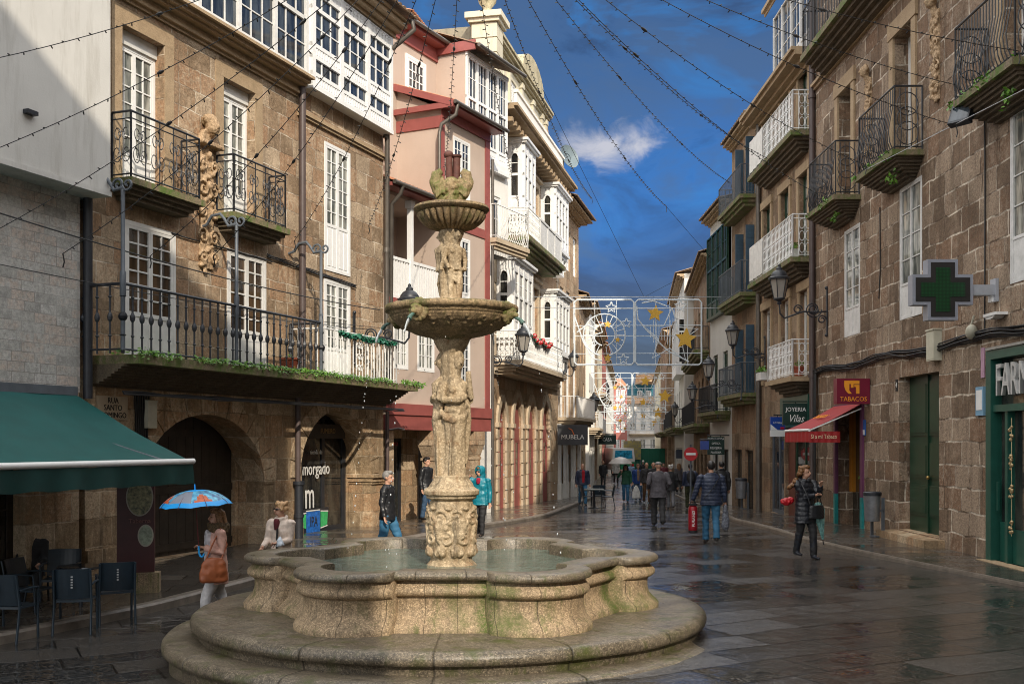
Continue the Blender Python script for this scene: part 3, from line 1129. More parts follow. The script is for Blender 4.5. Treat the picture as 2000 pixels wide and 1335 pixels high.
def arch_wall(mb, u0, u1, zb, zt, arches, depth, y=0.0):
    """ground-floor wall with round arches and deep soffits"""
    u = u0
    for (a, b, zs, rise) in arches:
        mb.quad((u, y, zb), (a, y, zb), (a, y, zt), (u, y, zt))
        n = 24
        pr = None
        for i in range(n + 1):
            th = math.pi * (1 - i / n)
            p = ((a + b) / 2 + math.cos(th) * (b - a) / 2, zs + math.sin(th) * rise)
            if pr:
                mb.quad((pr[0], y, pr[1]), (p[0], y, p[1]), (p[0], y, zt), (pr[0], y, zt))
                mb.quad((pr[0], y, pr[1]), (pr[0], y + depth, pr[1]), (p[0], y + depth, p[1]), (p[0], y, p[1]))
            pr = p
        for e in (a, b):
            mb.quad((e, y, zb), (e, y + depth, zb), (e, y + depth, zs), (e, y, zs))
        u = b
    mb.quad((u, y, zb), (u1, y, zb), (u1, y, zt), (u, y, zt))


ARCH = [(1.35, 5.23, 1.30, 1.42), (6.64, 10.02, 1.40, 1.52)]
mb = MB()
arch_wall(mb, 0.02, 10.68, -0.6, 3.45, ARCH, 0.62)
mb.quad((0.02, 0, -0.6), (0.02, 3, -0.6), (0.02, 3, 3.45), (0.02, 0, 3.45))
mb.quad((10.68, 0, -0.6), (10.68, 0, 3.45), (10.68, 3, 3.45), (10.68, 3, -0.6))
mb.build('arcade', STONE_LOW, sh)
mb = MB()    # raised voussoirs, imposts and pier bases
for a, b, zs, rise in ARCH:
    mb.sep()
    n = 15
    for i in range(n):
        t0, t1 = math.pi * (i + 0.04) / n, math.pi * (i + 0.96) / n
        c, h = (a + b) / 2, (b - a) / 2
        def pp(t_, k):
            return (c + math.cos(t_) * (h + k), zs + math.sin(t_) * (rise + k))
        k1 = 0.38 + 0.06 * (i % 2)
        mb.prism([pp(t0, 0.005), pp(t1, 0.005), pp(t1, k1), pp(t0, k1)], -0.018 - 0.006 * (i % 3), 0.01)
mb.build('voussoirs', STONE_LOW, sh)
mb = MB()
for u0, u1 in ((0.05, 1.35), (5.23, 6.64), (10.02, 10.68)):
    mb.sep()
    mb.box(u0 - 0.05, u1 + 0.05, -0.07, 0.60, -0.6, 0.42)
mb.build('pier_base', STONE_LOW, sh)
mb = MB()
for u0, u1, z in ((10.02, 10.70, 1.30),):
    mb.box(u0 - 0.10, u1 + 0.04, -0.12, 0.63, z, z + 0.09)
    mb.box(u0 - 0.06, u1 + 0.03, -0.07, 0.63, z - 0.10, z)
    mb.box(u0 - 0.03, u1 + 0.02, -0.04, 0.63, z - 0.16, z - 0.10)
mb.build('impost', STONE_LOW, sh)
mb = MB()     # back wall of the arcade with its openings
wall_front(mb, 0.02, 10.68, -0.6, 3.45, [(1.5, 5.1, -0.6, 2.72), (6.95, 7.65, 0.3, 2.2), (7.75, 9.95, -0.2, 2.9)], rec=0.12, w=-0.62)
mb.build('arcade_back', STONE_LOW, sh)
mb = MB()
for i in range(14):
    x = 1.5 + 3.6 * i / 14
    mb.box(x + 0.006, x + 3.6 / 14 - 0.006, 0.70, 0.76, -0.3, 2.72)
for zz in (0.1, 1.2, 2.3):
    mb.box(1.5, 5.1, 0.675, 0.70, zz, zz + 0.14)
mb.build('plank_door', WOOD, sh)
mb = MB()
mb.box(1.5, 5.1, 0.45, 0.8, -0.6, 0.02)
mb.box(7.7, 10.0, 0.40, 0.8, -0.6, -0.02)
mb.build('door_step', STONE_LOW, sh)
# the shop in the right arch
GOLD = simple('gilt_frame', (0.30, 0.19, 0.07), 0.45, 0.2)
WLET = simple('white_lettering', (0.75, 0.75, 0.73), 0.6, 0.03)
sd = casement(sh, 7.75, 9.95, -0.02, 2.9, 0.68, 2, 1, 1, 0, fr=0.09, mat=IRON, glass=GLASS, name='shop_door')
text(sd, 'morgado', 0.44, (8.45, 0.64, 1.55), RT, WLET, sx=0.8)
text(sd, 'tienda de', 0.15, (8.45, 0.64, 1.95), RT, WLET)
text(sd, 'm', 0.95, (8.15, 0.64, 0.92), RT, WLET, sx=0.62)
mb = MB()
mb.cur = 0
mb.prism([(7.85, -0.02), (8.95, -0.02), (9.05, 0.62), (7.80, 0.62)], 0.650, 0.662)
mb.cur = 1
mb.prism([(8.02, 0.06), (8.62, 0.06), (8.62, 0.55), (8.0, 0.55)], 0.636, 0.648)
mb.cur = 2
mb.prism([(8.66, 0.16), (8.95, 0.20), (8.98, 0.50), (8.66, 0.52)], 0.634, 0.646)
mb.prism([(7.85, 0.20), (7.98, 0.16), (7.98, 0.5), (7.83, 0.48)], 0.634, 0.646)
mb.cur = 3
for q in ([(8.0, 0.56), (8.62, 0.56), (8.62, 0.585), (8.0, 0.585)], [(8.66, 0.53), (9.0, 0.51), (9.0, 0.535), (8.66, 0.555)], [(8.0, 0.02), (8.62, 0.02), (8.62, 0.045), (8.0, 0.045)], [(8.66, 0.125), (8.97, 0.165), (8.97, 0.19), (8.66, 0.15)], [(7.82, 0.50), (7.99, 0.52), (7.99, 0.545), (7.80, 0.525)]):
    mb.prism(q, 0.634, 0.646)
mb.build('graffiti_decal', [IRON, simple('decal_blue', (0.02, 0.14, 0.50), 0.5, 0.4, 12), simple('decal_green', (0.05, 0.42, 0.14), 0.5, 0.3, 12), WLET], sd)
text(sd, 'IPA', 0.34, (8.32, 0.628, 0.30), RT, IRON, sx=0.72)
mb = MB()
mb.box(7.9, 9.6, 0.50, 0.6, 2.28, 2.62)
ss = mb.build('sign_board', WOOD, sh)
text(ss, 'FUMEIRO', 0.17, (8.75, 0.492, 2.45), RT, GOLD)
mb = MB()
mb.box(6.98, 7.62, 0.58, 0.63, 0.65, 2.1)
mp = mb.build('menu_frame', GOLD, sh)
mb = MB()
mb.box(7.02, 7.58, 0.57, 0.579, 0.70, 2.05)
mb.build('menu_panel', DARK, mp)
text(mp, 'm', 0.6, (7.3, 0.562, 1.45), RT, WLET, sx=0.6)

# upper walls
ADOORS = []
def AW_(l, r, t, b, w=0.0):
    u0, z1 = A.uv(l, t, w)
    u1, _ = A.uv(r, t, w)
    _, z0 = A.uv(l, b, w)
    return [u0, u1, z0, z1]
w1 = AW_(238, 321, 100, 338)
w2 = AW_(436, 498, 186, 405)
w3 = AW_(243, 341, 420, 692)
w4 = AW_(444, 518, 478, 716)
for q_ in (w3, w4):
    q_[2] = ZS + 0.02
for q_ in (w1, w2):
    q_[2] = 6.62
w3[3] = w4[3] = 6.02
w1[3] = w2[3] = 9.35
UM = A.u(580)     # party line of the two houses
mb = MB()
wall_front(mb, 0.02, UM, 3.45, 9.75, [tuple(w1) + (0.38,), tuple(w2) + (0.38,), tuple(w3) + (0.06,), tuple(w4) + (0.06,)])
shell(mb, 0.02, UM, 3.45, 9.75, 6, top=False)
mb.build('wall', STONE_A, sh)
for q_ in (w1, w2):
    bx = MB()
    bx.box(q_[0], q_[1], 0.16, 0.34, q_[3] - 0.24, q_[3])
    bx.build('shutter_box', WHITE_OLD, sh)
    casement(sh, q_[0], q_[1], q_[2], q_[3] - 0.24, 0.20, 2, 2, 6, 0.22, glass=GLASS_C)
for q_ in (w3, w4):
    casement(sh, q_[0] - 0.02, q_[1] + 0.02, q_[2], q_[3], -0.015, 2, 2, 6, 0.30, fr=0.075, bar=0.028, glass=GLASS_B, mat=WHITE_OLD, name='balcony_door')
mb = MB()    # plain surrounds of the upper doors
for q_ in (w1, w2):
    for e0, e1 in ((q_[0] - 0.26, q_[0] - 0.002), (q_[1] + 0.002, q_[1] + 0.26)):
        mb.box(e0, e1, -0.015, 0.0, 6.6, q_[3] + 0.0)
    mb.box(q_[0] - 0.26, q_[1] + 0.26, -0.015, 0.0, q_[3] + 0.002, q_[3] + 0.30)
mb.build('door_surround', TRIM, sh)
mb = MB()
cornice(mb, -0.02, UM, 9.75, [(0.05, 0.06), (0.12, 0.05), (0.10, 0.10), (0.26, 0.05), (0.36, 0.07), (0.46, 0.06)])
mb.build('cornice', TRIM, sh)


def gallery(par, u0, u1, z0, z1, w, ncol, bands, mat, glass, name='gallery', post=0.11, sides=(1, 1), back=0.0, sidecols=1, proud=0.02):
    """glazed timber gallery: posts, rails, small panes; bands = [(kind, share, cols, rows)] from the bottom up"""
    fm, gm = MB(), MB()
    H = z1 - z0
    tot = sum(b[1] for b in bands)

    def face(P, L, nc):
        for k in range(nc + 1):
            x = L * k / nc
            hw = post / 2
            a, b = max(0, x - hw), min(L, x + hw)
            if k == 0:
                a, b = 0, post * 0.8
            if k == nc:
                a, b = L - post * 0.8, L
            P(fm, a, b, -0.012 - proud, 0.06, z0, z1)
        z = z0
        for kind, share, cols, rows in bands:
            h = H * share / tot
            P(fm, 0, L, -proud, 0.055, z + h - 0.055, z + h)
            P(fm, 0, L, -proud + 0.003, 0.055, z, z + 0.035)
            for k in range(nc):
                a, b = L * k / nc + post * 0.4, L * (k + 1) / nc - post * 0.4
                if kind == 'panel':
                    P(fm, a, b, 0.01, 0.05, z + 0.035, z + h - 0.055)
                    P(fm, a + 0.06, b - 0.06, 0.0, 0.012, z + 0.08, z + h - 0.10)
                elif kind == 'orn':
                    P(fm, a, b, 0.012, 0.05, z + 0.035, z + h - 0.055)
                    n = max(3, int((b - a) / 0.10))
                    for i in range(n):
                        c = a + (b - a) * (i + 0.5) / n
                        hw = (b - a) / n * 0.3
                        P(fm, c - hw, c + hw, -0.012, 0.015, z + 0.05, z + h - 0.07)
                elif kind == 'lace':
                    P(fm, a, b, 0.012, 0.05, z + 0.035, z + h - 0.055)
                    n = max(3, int((b - a) / 0.16))
                    for i in range(n):
                        c = a + (b - a) * (i + 0.5) / n
                        for zz, s_ in ((0.25, 0.06), (0.5, 0.035), (0.75, 0.06)):
                            P(fm, c - s_, c + s_, -0.02, 0.015, z + h * zz - s_ * 0.8, z + h * zz + s_ * 0.8)
                else:
                    for i in range(1, cols):
                        c = a + (b - a) * i / cols
                        P(fm, c - 0.013, c + 0.013, 0.008, 0.04, z + 0.035, z + h - 0.055)
                    for j in range(1, rows):
                        c = z + h * j / rows
                        P(fm, a, b, 0.010, 0.038, c - 0.013, c + 0.013)
                    P(gm, a - 0.01, b + 0.01, 0.03, 0.034, z, z + h - 0.02)
            z += h
    face(lambda m, a, b, y0, y1, za, zb: m.box(u0 + a, u0 + b, -w + y0, -w + y1, za, zb), u1 - u0, ncol)
    dep = w + back
    if sides[0]:
        face(lambda m, a, b, y0, y1, za, zb: m.box(u0 + y0, u0 + y1, -w + a + 0.061, -w + b + 0.061, za, zb), dep - 0.065, sidecols)
    if sides[1]:
        face(lambda m, a, b, y0, y1, za, zb: m.box(u1 - y1, u1 - y0, -w + a + 0.061, -w + b + 0.061, za, zb), dep - 0.065, sidecols)
    fm.box(u0 - 0.02, u1 + 0.02, -w - 0.035, back - 0.003, z0 - 0.10, z0)
    o = fm.build(name, mat, par)
    gm.build('pane', glass, o)
    return o


GAL_BANDS = [('pane', 1.3, 3, 2), ('pane', 1.5, 3, 2), ('lace', 0.3, 1, 1)]
gallery(sh, 0.05, UM - 0.06, 10.24, 13.0, 0.30, 5, GAL_BANDS, WHITE_OLD, GLASS_S, back=0.2)
mb = MB()
mb.box(0.02, UM, 0.12, 6, 9.75, 13.0)
mb.build('attic_wall', PLA_W, sh)
mb = MB()
cornice(mb, 0, UM, 13.1, [(0.35, 0.10), (0.55, 0.10)])
mb.build('eave_board', TRIM, sh)
mb = MB()
tiles(mb, (-0.1, -0.85, 13.28), (UM, -0.85, 13.28), (UM, 5, 15.3), (-0.1, 5, 15.3))
mb.build('roof', TILE_O, sh)

# iron balconies of the upper floor
for l, r in ((256, 389), (457, 557)):
    u0, u1 = A.u(l, 0.42), A.u(r, 0.42)
    mb = MB()
    slab(mb, u0 - 0.08, u1 + 0.08, 0.50, 6.62, 0.11, 0)
    bo = mb.build('balcony', LEDGE, sh)
    mb = MB()
    for q_ in range(3):
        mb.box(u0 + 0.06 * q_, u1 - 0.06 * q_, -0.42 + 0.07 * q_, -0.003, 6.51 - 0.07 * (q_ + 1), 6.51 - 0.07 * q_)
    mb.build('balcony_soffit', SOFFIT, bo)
    mb = MB()
    railing(mb, u0, u1, 0.42, 6.62, 1.12, 0.36, 0.011, 0.020, style='scroll')
    mb.build('railing', IRON, bo)

# carved cartouche between the upper balconies
mb = MB()
uc, zc = A.uv(401, 262)
for i in range(60):
    zz = 5.45 + 2.9 * i / 60
    hw = 0.26 * (0.6 + 0.4 * math.sin(i * 0.33)) * (0.75 if i > 44 else 1)
    c = (uc + rnd.uniform(-hw, hw), -0.03 - 0.05 * rnd.random(), zz)
    mb.ball(c, (rnd.uniform(0.03, 0.08), rnd.uniform(0.03, 0.07), rnd.uniform(0.03, 0.09)), 7, 5)
mb.box(uc - 0.2, uc + 0.2, -0.05, 0.02, 5.5, 7.9)
for sg in (-1, 1):
    for zz, r0 in ((5.7, 0.13), (6.1, 0.16), (6.55, 0.12), (7.0, 0.17), (7.45, 0.13)):
        spiral(mb, (uc + sg * 0.17, -0.09, zz), (sg, 0, 0), r0, 1.4, 0.028)
mb.ball((uc, -0.16, 8.2), (0.14, 0.15, 0.19), 10, 8)
mb.ball((uc, -0.12, 8.33), (0.2, 0.12, 0.12), 10, 6)
mb.ball((uc, -0.29, 8.19), (0.03, 0.05, 0.05), 6, 5)
mb.box(uc - 0.34, uc + 0.34, -0.2, 0, 7.82, 7.90)
mb.prism([(uc - 0.3, 7.9), (uc + 0.3, 7.9), (uc + 0.16, 8.12), (uc - 0.16, 8.12)], -0.12, 0)
CARV = mossy('carved_sandstone', (0.33, 0.22, 0.125), (0.52, 0.37, 0.23), (0.10, 0.075, 0.03), 0.35, gran=0.45, grain=30)
remesh(mb, 'cartouche', CARV, sh, 0.016, 1, lambda c, n: 0.016 * noise.noise(c * 11) + 0.010 * noise.noise(c * 27))

# the narrow right-hand house over the same arcade
nh = A.thing('narrow_stone_house', 'narrow sandstone house with a bright white glazed gallery above two white windows', 'house')
w5 = AW_(633, 683, 283, 487)
w6 = AW_(632, 683, 541, 732)
w5[2], w5[3] = 6.15, 9.10
w6[2], w6[3] = ZS + 0.02, 5.95
mb = MB()
wall_front(mb, UM + 0.004, 10.68, 3.45, 10.0, [tuple(w5) + (0.05,), tuple(w6) + (0.05,)])
shell(mb, UM + 0.004, 10.68, 3.45, 10.0, 6)
mb.build('wall', STONE_A, nh)
casement(nh, w5[0], w5[1], w5[2], w5[3], -0.02, 2, 2, 6, 0.34, fr=0.07, boards=2, glass=GLASS_C)
casement(nh, w6[0], w6[1], w6[2], w6[3], -0.02, 2, 2, 6, 0.28, fr=0.07, boards=2, glass=GLASS_C)
mb = MB()
mb.box(UM, 10.7, -0.10, -0.003, 9.42, 9.50)
mb.box(UM, 10.7, -0.06, -0.003, 9.36, 9.42)
mb.build('string_course', TRIM, nh)
gallery(nh, UM + 0.16, 10.62, 10.08, 12.42, 0.28, 3, [('orn', 0.42, 1, 1), ('pane', 0.62, 3, 1), ('orn', 0.42, 1, 1), ('pane', 1.35, 3, 2), ('pane', 0.6, 3, 1), ('lace', 0.42, 1, 1)], WHITE, GLASS_S, post=0.16, back=0.1)
mb = MB()
mb.box(UM, 10.68, 0.08, 6, 10.0, 12.45)
mb.build('attic_wall', PLA_W, nh)
mb = MB()
cornice(mb, UM, 10.72, 12.45, [(0.34, 0.10), (0.50, 0.09), (0.66, 0.12), (0.74, 0.07)])
mb.build('eave_board', TRIM, nh)
mb = MB()
tiles(mb, (UM, -0.92, 12.86), (10.8, -0.92, 12.86), (10.8, 5, 15.0), (UM, 5, 15.0))
mb.build('roof', TILE_O, nh)
mb = MB()
mb.tube([(10.66, -0.80, 12.85), (10.70, -0.86, 12.6), (10.62, -0.5, 12.30), (10.60, -0.16, 12.05), (10.60, -0.13, 3.75)], 0.065, 9)
mb.tube([(10.60, -0.13, 7.0), (10.60, -0.13, 7.12)], 0.085, 9)
mb.tube([(10.60, -0.13, 9.9), (10.60, -0.13, 10.02)], 0.085, 9)
mb.build('downpipe', PIPE_G, nh, smooth=60)
mb = MB()
mb.tube([(UM, -0.14, 12.9), (UM, -0.14, 3.8)], 0.075, 9)
mb.tube([(UM, -0.14, 6.5), (UM, -0.14, 6.6)], 0.095, 9)
mb.tube([(UM - 0.12, -0.10, 3.3), (UM - 0.12, -0.10, 1.3)], 0.06, 9)
mb.build('downpipe', PIPE, nh, smooth=60)
mb = MB()
mb.tube([(UM - 0.12, -0.12, 1.32), (UM - 0.12, -0.12, -0.2)], 0.095, 10)
mb.tube([(UM - 0.12, -0.12, 1.26), (UM - 0.12, -0.12, 1.34)], 0.13, 10)
mb.tube([(UM - 0.12, -0.12, 0.55), (UM - 0.12, -0.12, 0.62)], 0.115, 10)
mb.build('downpipe_shoe', IRON, nh, smooth=60)

# the long mossy balcony
mb = MB()
slab(mb, 0.2, 10.78, 0.93, ZS, 0.15, 0)
mbs = MB()
for i in range(9):
    k = i / 8
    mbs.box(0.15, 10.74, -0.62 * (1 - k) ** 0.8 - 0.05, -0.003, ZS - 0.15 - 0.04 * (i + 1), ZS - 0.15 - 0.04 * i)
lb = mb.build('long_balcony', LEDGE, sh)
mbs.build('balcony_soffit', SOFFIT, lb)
mb = MB()
uR = A.u(628, 0.80)
railing(mb, A.u(240, 0.80), uR, 0.80, ZS, 1.12, 0.235, 0.017, 0.026, style='baluster')
mb.tube([(A.u(240, 0.8), -0.80, ZS + 1.12), (0.05, -0.05, ZS + 1.12)], 0.024, 6)
mb.build('railing', IRON, lb)
mb = MB()
railing(mb, uR + 0.06, A.u(774, 0.82), 0.82, ZS, 1.02, 0.145, 0.013, 0.018)
for zz in (0.25, 0.5, 0.75):
    for sg in (-1, 1):
        spiral(mb, (uR + 1.65 + sg * 0.06, -0.84, ZS + zz), (sg, 0, 0), 0.09, 1.2, 0.010)
mb.build('white_railing', WHITE, lb)
tag(lb.children[-1], 'plain white bar railing')
# weeds on its edge
mb = MB()
for i in range(720):
    u = 0.2 + 10.6 * (i / 720) ** 1.0
    if noise.noise(Vector((u * 1.1, 3.3, 0))) < -0.30:
        continue
    leafs(mb, [(u, -0.93 + rnd.uniform(-0.03, 0.12), ZS + 0.03 + rnd.uniform(-0.06, 0.04))], 0.075, 3, 0.055)
leafs(mb, [(10.85, -0.95, ZS + 0.02)], 0.12, 26, 0.09)
leafs(mb, [(0.25, -0.5, ZS + 0.06), (0.5, -0.9, ZS + 0.05)], 0.10, 14, 0.07)
ww = mb.build('balcony_weeds', LEAF, None, loc=tuple(A.P(0, 0, 0)), rotz=A.rot)
tag(ww, 'small green weeds growing along the long balcony edge', 'weeds', kind='stuff')
# tinsel garland on the white rail
mb = MB()
ga, gb = A.u(664, 0.84), A.u(772, 0.84)
pts = []
for i in range(64):
    s_ = i / 63
    u = ga + (gb - ga) * s_
    pts.append(Vector((u, -0.86, ZS + 0.98 - 0.05 * abs(math.sin(s_ * math.pi * 3)))))
leafs(mb, pts, 0.13, 10, 0.045)
go = mb.build('garland', TINSEL, None, loc=tuple(A.P(0, 0, 0)), rotz=A.rot)
tag(go, 'green tinsel garland wound along the white balcony rail', 'garland')
# flower pot
up, _ = A.uv(565, 715, 0.55)
fp = A.thing('flower_pot', 'red plastic flower pot standing on the long balcony', 'flower pot', up, 0.55, ZS)
mb = MB()
mb.lathe([(0.13, 0.0), (0.19, 0.26), (0.215, 0.27), (0.215, 0.31), (0.185, 0.31), (0.17, 0.25)], 18)
mb.build('pot', TERRA, fp, smooth=40)
mb = MB()
leafs(mb, [(0, 0, 0.3), (0.05, 0.05, 0.33)], 0.06, 8, 0.05)
mb.build('plant', LEAF, fp)

# tall iron posts with scrolled arms along the balcony rail
for i, (px, pyt, lab) in enumerate(((240, 345, 'grey iron post with scrolled arm before the shuttered left balcony door'), (462, 415, 'grey iron post with scrolled arm before the second balcony door'),
                                   (627, 470, 'grey iron post with scrolled arm at the end of the black railing'))):
    u, zt_ = A.uv(px, pyt, 0.80)
    zt_ = 6.25
    t0 = A.thing('iron_post', lab, 'post', u, 0.80, ZS, 'iron posts on the balcony')
    mb = MB()
    H = zt_ - ZS
    mb.tube([(0, 0, 0.05), (0, 0, 0.9), (0, 0, 0.93), (0, 0, 1.3), (0, 0, 1.33), (0, 0, H)], [0.037, 0.037, 0.05, 0.05, 0.034, 0.034], 8)
    mb.build('pole', IRON_G, t0, smooth=50)
    mb = MB()
    for sg in (-1, 1):
        spiral(mb, (0.0, sg * 0.09, H + 0.08), (0, 1, 0), 0.11, 1.2, 0.022, sg)
    mb.tube([(0, 0.0, H + 0.02), (0, 0.18, H + 0.0), (0, 0.27, H + 0.14), (0, 0.36, H + 0.24), (0, 0.55, H + 0.22), (0, 0.66, H + 0.06), (0, 0.797, H + 0.02)], 0.030, 8)
    mb.build('arm', IRON_G, t0, smooth=50)

# street-name plate, boxes and cables of the arcade
u, z = A.uv(203, 780, 0.03)
u2, z2 = A.uv(238, 812, 0.03)
pl = A.thing('street_plate', 'cream stone street-name plate RUA SANTO DOMINGO above the awning', 'street sign', (u + u2) / 2, 0.0, (z + z2) / 2)
mb = MB()
mb.box(-0.37, 0.37, -0.03, -0.003, -0.20, 0.20)
mb.build('plate', simple('plate_stone', (0.42, 0.34, 0.24), 0.7, 0.1), pl)
for s_, zz in (('RUA', 0.12), ('SANTO', 0.0), ('DOMINGO', -0.125)):
    text(pl, s_, 0.135, (0, -0.034, zz), RT, DARK)
u, z = A.uv(291, 808, 0.06)
mb = MB()
mb.box(-0.12, 0.12, -0.14, -0.003, -0.25, 0.2)
mb.box(-0.13, 0.13, -0.15, -0.003, 0.2, 0.24)
jb = mb.build('junction_box', BOXC, None, loc=tuple(A.P(u, 0, z)), rotz=A.rot)
tag(jb, 'cream junction box on the arcade wall right of the street plate', 'junction box')
mb = MB()
ub, zb0 = A.uv(265, 760, 0.05)
for k in range(7):
    du = k * 0.05
    mb.tube([(ub + du, -0.03 - 0.01 * k, 3.05), (ub + du + 0.02, -0.04, 2.6), (ub + du + rnd.uniform(-0.03, 0.03), -0.05, 2.1), (ub + du, -0.04, 1.85)], 0.018, 5)
for k in range(4):
    pts = [(0.2 + i * 0.52, -0.60 - 0.01 * k, 3.02 - 0.015 * k + 0.03 * noise.noise(Vector((i * 0.7, k * 5, 0)))) for i in range(21)]
    mb.tube(pts, 0.014, 5)
for k in range(3):
    pts = [(A.u(520) + i * 0.35, -0.025 - 0.008 * k, 6.12 - 0.012 * i - 0.03 * k + 0.03 * noise.noise(Vector((i * 0.6, k * 3, 9)))) for i in range(12)]
    mb.tube(pts, 0.012, 5)
mb.tube([(2.2 + i * 0.3, -0.03, 6.0 - 0.02 * abs(math.sin(i))) for i in range(12)], 0.014, 5)
cb = mb.build('cable_bundle', CABLE, None, loc=tuple(A.P(0, 0, 0)), rotz=A.rot)
tag(cb, 'black cables slung along the arcade front and under the upper balconies', 'cables')
# ================================================================== pink house (C)
ph = C.thing('pink_house', 'pink rendered house with dark red beams, tiled eaves and a white railed loggia', 'house')
UE = 5.83
UC = C.u(862)          # left corner of the tall part
U8 = C.u(866, -1.5)    # right corner of the set-back upper storey
mb = MB()
uA, uB = C.u(885, 0), C.u(918, 0)
wt = [uA, uB, 8.98, 11.15]
wm = [uA, uB, 6.0, 8.25]
wl = [uA, uB, 3.25, 5.55]
v1_, v2_ = C.u(768), C.u(797)
v3_, v4_ = C.u(815), C.u(848)
lw1 = [v1_, v2_, 4.15, 5.35]
lw2 = [v3_, v4_, 4.15, 5.35]
wall_front(mb, 0, UE, 3.15, 5.9, [lw1, lw2, wl], rec=0.08)
wall_front(mb, UC, UE, 5.9, 11.75, [wm, wt], rec=0.08)
shell(mb, 0, UE, 3.15, 5.9, 5, top=False)
shell(mb, UC, UE, 5.9, 11.75, 5, top=False)
# gable side above the loggia roof, back of the loggia, upper storeys
mb.prism([(0, 0), (0, 0)], 0, 0) if False else None
mb.quad((UC, 0, 11.75), (UC, 1.5, 12.45), (UC, 1.5, 11.75))
mb.build('wall', PLA_P, ph)
mb = MB()
lb1 = [0.25, C.u(772, -1.5), 6.15, 7.75]
wall_front(mb, -1.0, UC, 5.9, 9.5, [(0.3, 1.05, 6.3, 7.85)], w=-1.5, rec=0.1)
wall_front(mb, -1.0, U8, 9.5, 14.4, [(-0.3, 0.34, 9.6, 11.4)], w=-1.5, rec=0.1)
mb.quad((U8, 1.5, 9.5), (U8, 5, 9.5), (U8, 5, 14.4), (U8, 1.5, 14.4))
mb.build('loggia_back', PLA_P, ph)
casement(ph, 0.3, 1.05, 6.3, 7.85, 1.52, 1, 2, 2, 0, glass=GLASS)
casement(ph, -0.3, 0.34, 9.6, 11.4, 1.52, 1, 2, 4, 0, glass=GLASS_C)
for q_, pn in ((wt, 0.25), (wm, 0.25), (wl, 0.25)):
    casement(ph, q_[0], q_[1], q_[2], q_[3], -0.01, 2, 2, 6, pn, fr=0.06, glass=GLASS_S)
for q_ in (lw1, lw2):
    casement(ph, q_[0], q_[1], q_[2], q_[3], -0.01, 2, 2, 3, 0, fr=0.06, glass=GLASS_C)
# red beams and corner boards
mb = MB()
mb.box(-0.02, UE + 0.05, -0.10, 0.0, 2.92, 3.22)
mb.box(-0.02, UE + 0.05, -0.06, 0.3, 2.52, 2.92)
mb.box(-0.02, UC - 0.002, -0.08, 0.0, 5.62, 6.02)
mb.box(UC - 0.03, UC + 0.14, -0.035, 0.0, 6.02, 11.7)
mb.box(UE - 0.26, UE + 0.03, -0.035, 0.0, 3.22, 11.55)
mb.box(UC + 0.14, UE - 0.26, -0.03, 0.0, 8.45, 8.72)
mb.box(UC, UE + 0.03, -0.06, 0.0, 11.5, 11.78)
mb.box(UC - 0.04, UC - 0.002, 0.0, 1.5, 11.22, 11.55)       # beam on the gable side
u8 = C.u(862, -1.5)
mb.box(U8 - 0.15, U8 + 0.01, 1.44, 1.497, 11.0, 14.0)
mb.build('red_beam', RED, ph)
# loggia: floor, rail, post, ceiling, roof
mb = MB()
mb.box(0, UC, 0.0, 1.5, 5.9, 6.0)
mb.sep()
mb.box(0, UC, 0.0, 1.5, 8.75, 8.85)
mb.build('loggia_floor', PLA_P, ph)
mb = MB()
n = 22
for i in range(n):
    x = 0.05 + (UC - 0.1) * (i + 0.5) / n
    mb.box(x - 0.03, x + 0.03, -0.02, 0.03, 6.1, 7.05)
mb.box(0.0, UC - 0.02, -0.035, 0.045, 7.05, 7.13)
mb.box(0.0, UC - 0.02, -0.025, 0.04, 6.03, 6.11)
ux = C.u(801)
mb.box(ux - 0.065, ux + 0.065, -0.07, 0.06, 6.03, 8.75)
mb.box(ux - 0.11, ux + 0.11, -0.1, 0.10, 8.55, 8.75)
mb.build('loggia_railing', WHITE, ph)
mb = MB()
tiles(mb, (-0.35, -0.42, 8.95), (UC + 0.0, -0.42, 8.95), (UC + 0.0, 1.49, 9.75), (-0.35, 1.49, 9.75))
mb.sep()
tiles(mb, (UC - 0.18, -0.5, 11.86), (UE + 0.25, -0.5, 11.86), (UE + 0.25, 1.6, 12.62), (UC - 0.18, 1.6, 12.62))
mb.sep()
tiles(mb, (-0.6, 1.08, 14.55), (U8 + 0.3, 1.08, 14.55), (U8 + 0.3, 4.8, 16.1), (-0.6, 4.8, 16.1))
rf_ = mb.build('roof', TILE, ph)
mb = MB()
mb.box(-0.35, UC, -0.38, 0.0, 8.84, 8.93)
mb.sep()
mb.box(UC - 0.12, UE + 0.2, -0.45, 0.0, 11.76, 11.85)
mb.box(UC - 0.19, UC - 0.10, -0.5, 1.5, 11.70, 11.86)
mb.add([(UC - 0.20, -0.5, 11.70), (UC - 0.20, 1.5, 12.42), (UC - 0.20, 1.5, 12.62), (UC - 0.20, -0.5, 11.9), (UC - 0.12, -0.5, 11.70), (UC - 0.12, 1.5, 12.42), (UC - 0.12, 1.5, 12.62), (UC - 0.12, -0.5, 11.9)],
       [(0, 1, 2, 3), (4, 7, 6, 5), (0, 3, 7, 4), (0, 4, 5, 1), (3, 2, 6, 7), (1, 5, 6, 2)])
mb.sep()
mb.box(-0.6, U8 + 0.28, 1.12, 1.5, 14.40, 14.52)
mb.box(-0.6, U8 + 0.05, 1.44, 1.497, 14.0, 14.40)
mb.build('eave_board', RED, ph)
mb = MB()
for a, b, y, z in ((-0.35, UC - 0.05, -0.47, 8.93), (UC - 0.18, UE + 0.25, -0.55, 11.84), (-0.6, U8 + 0.3, 1.03, 14.52)):
    mb.sep()
    mb.tube([(a, y, z), (b, y, z)], 0.06, 8)
mb.sep()
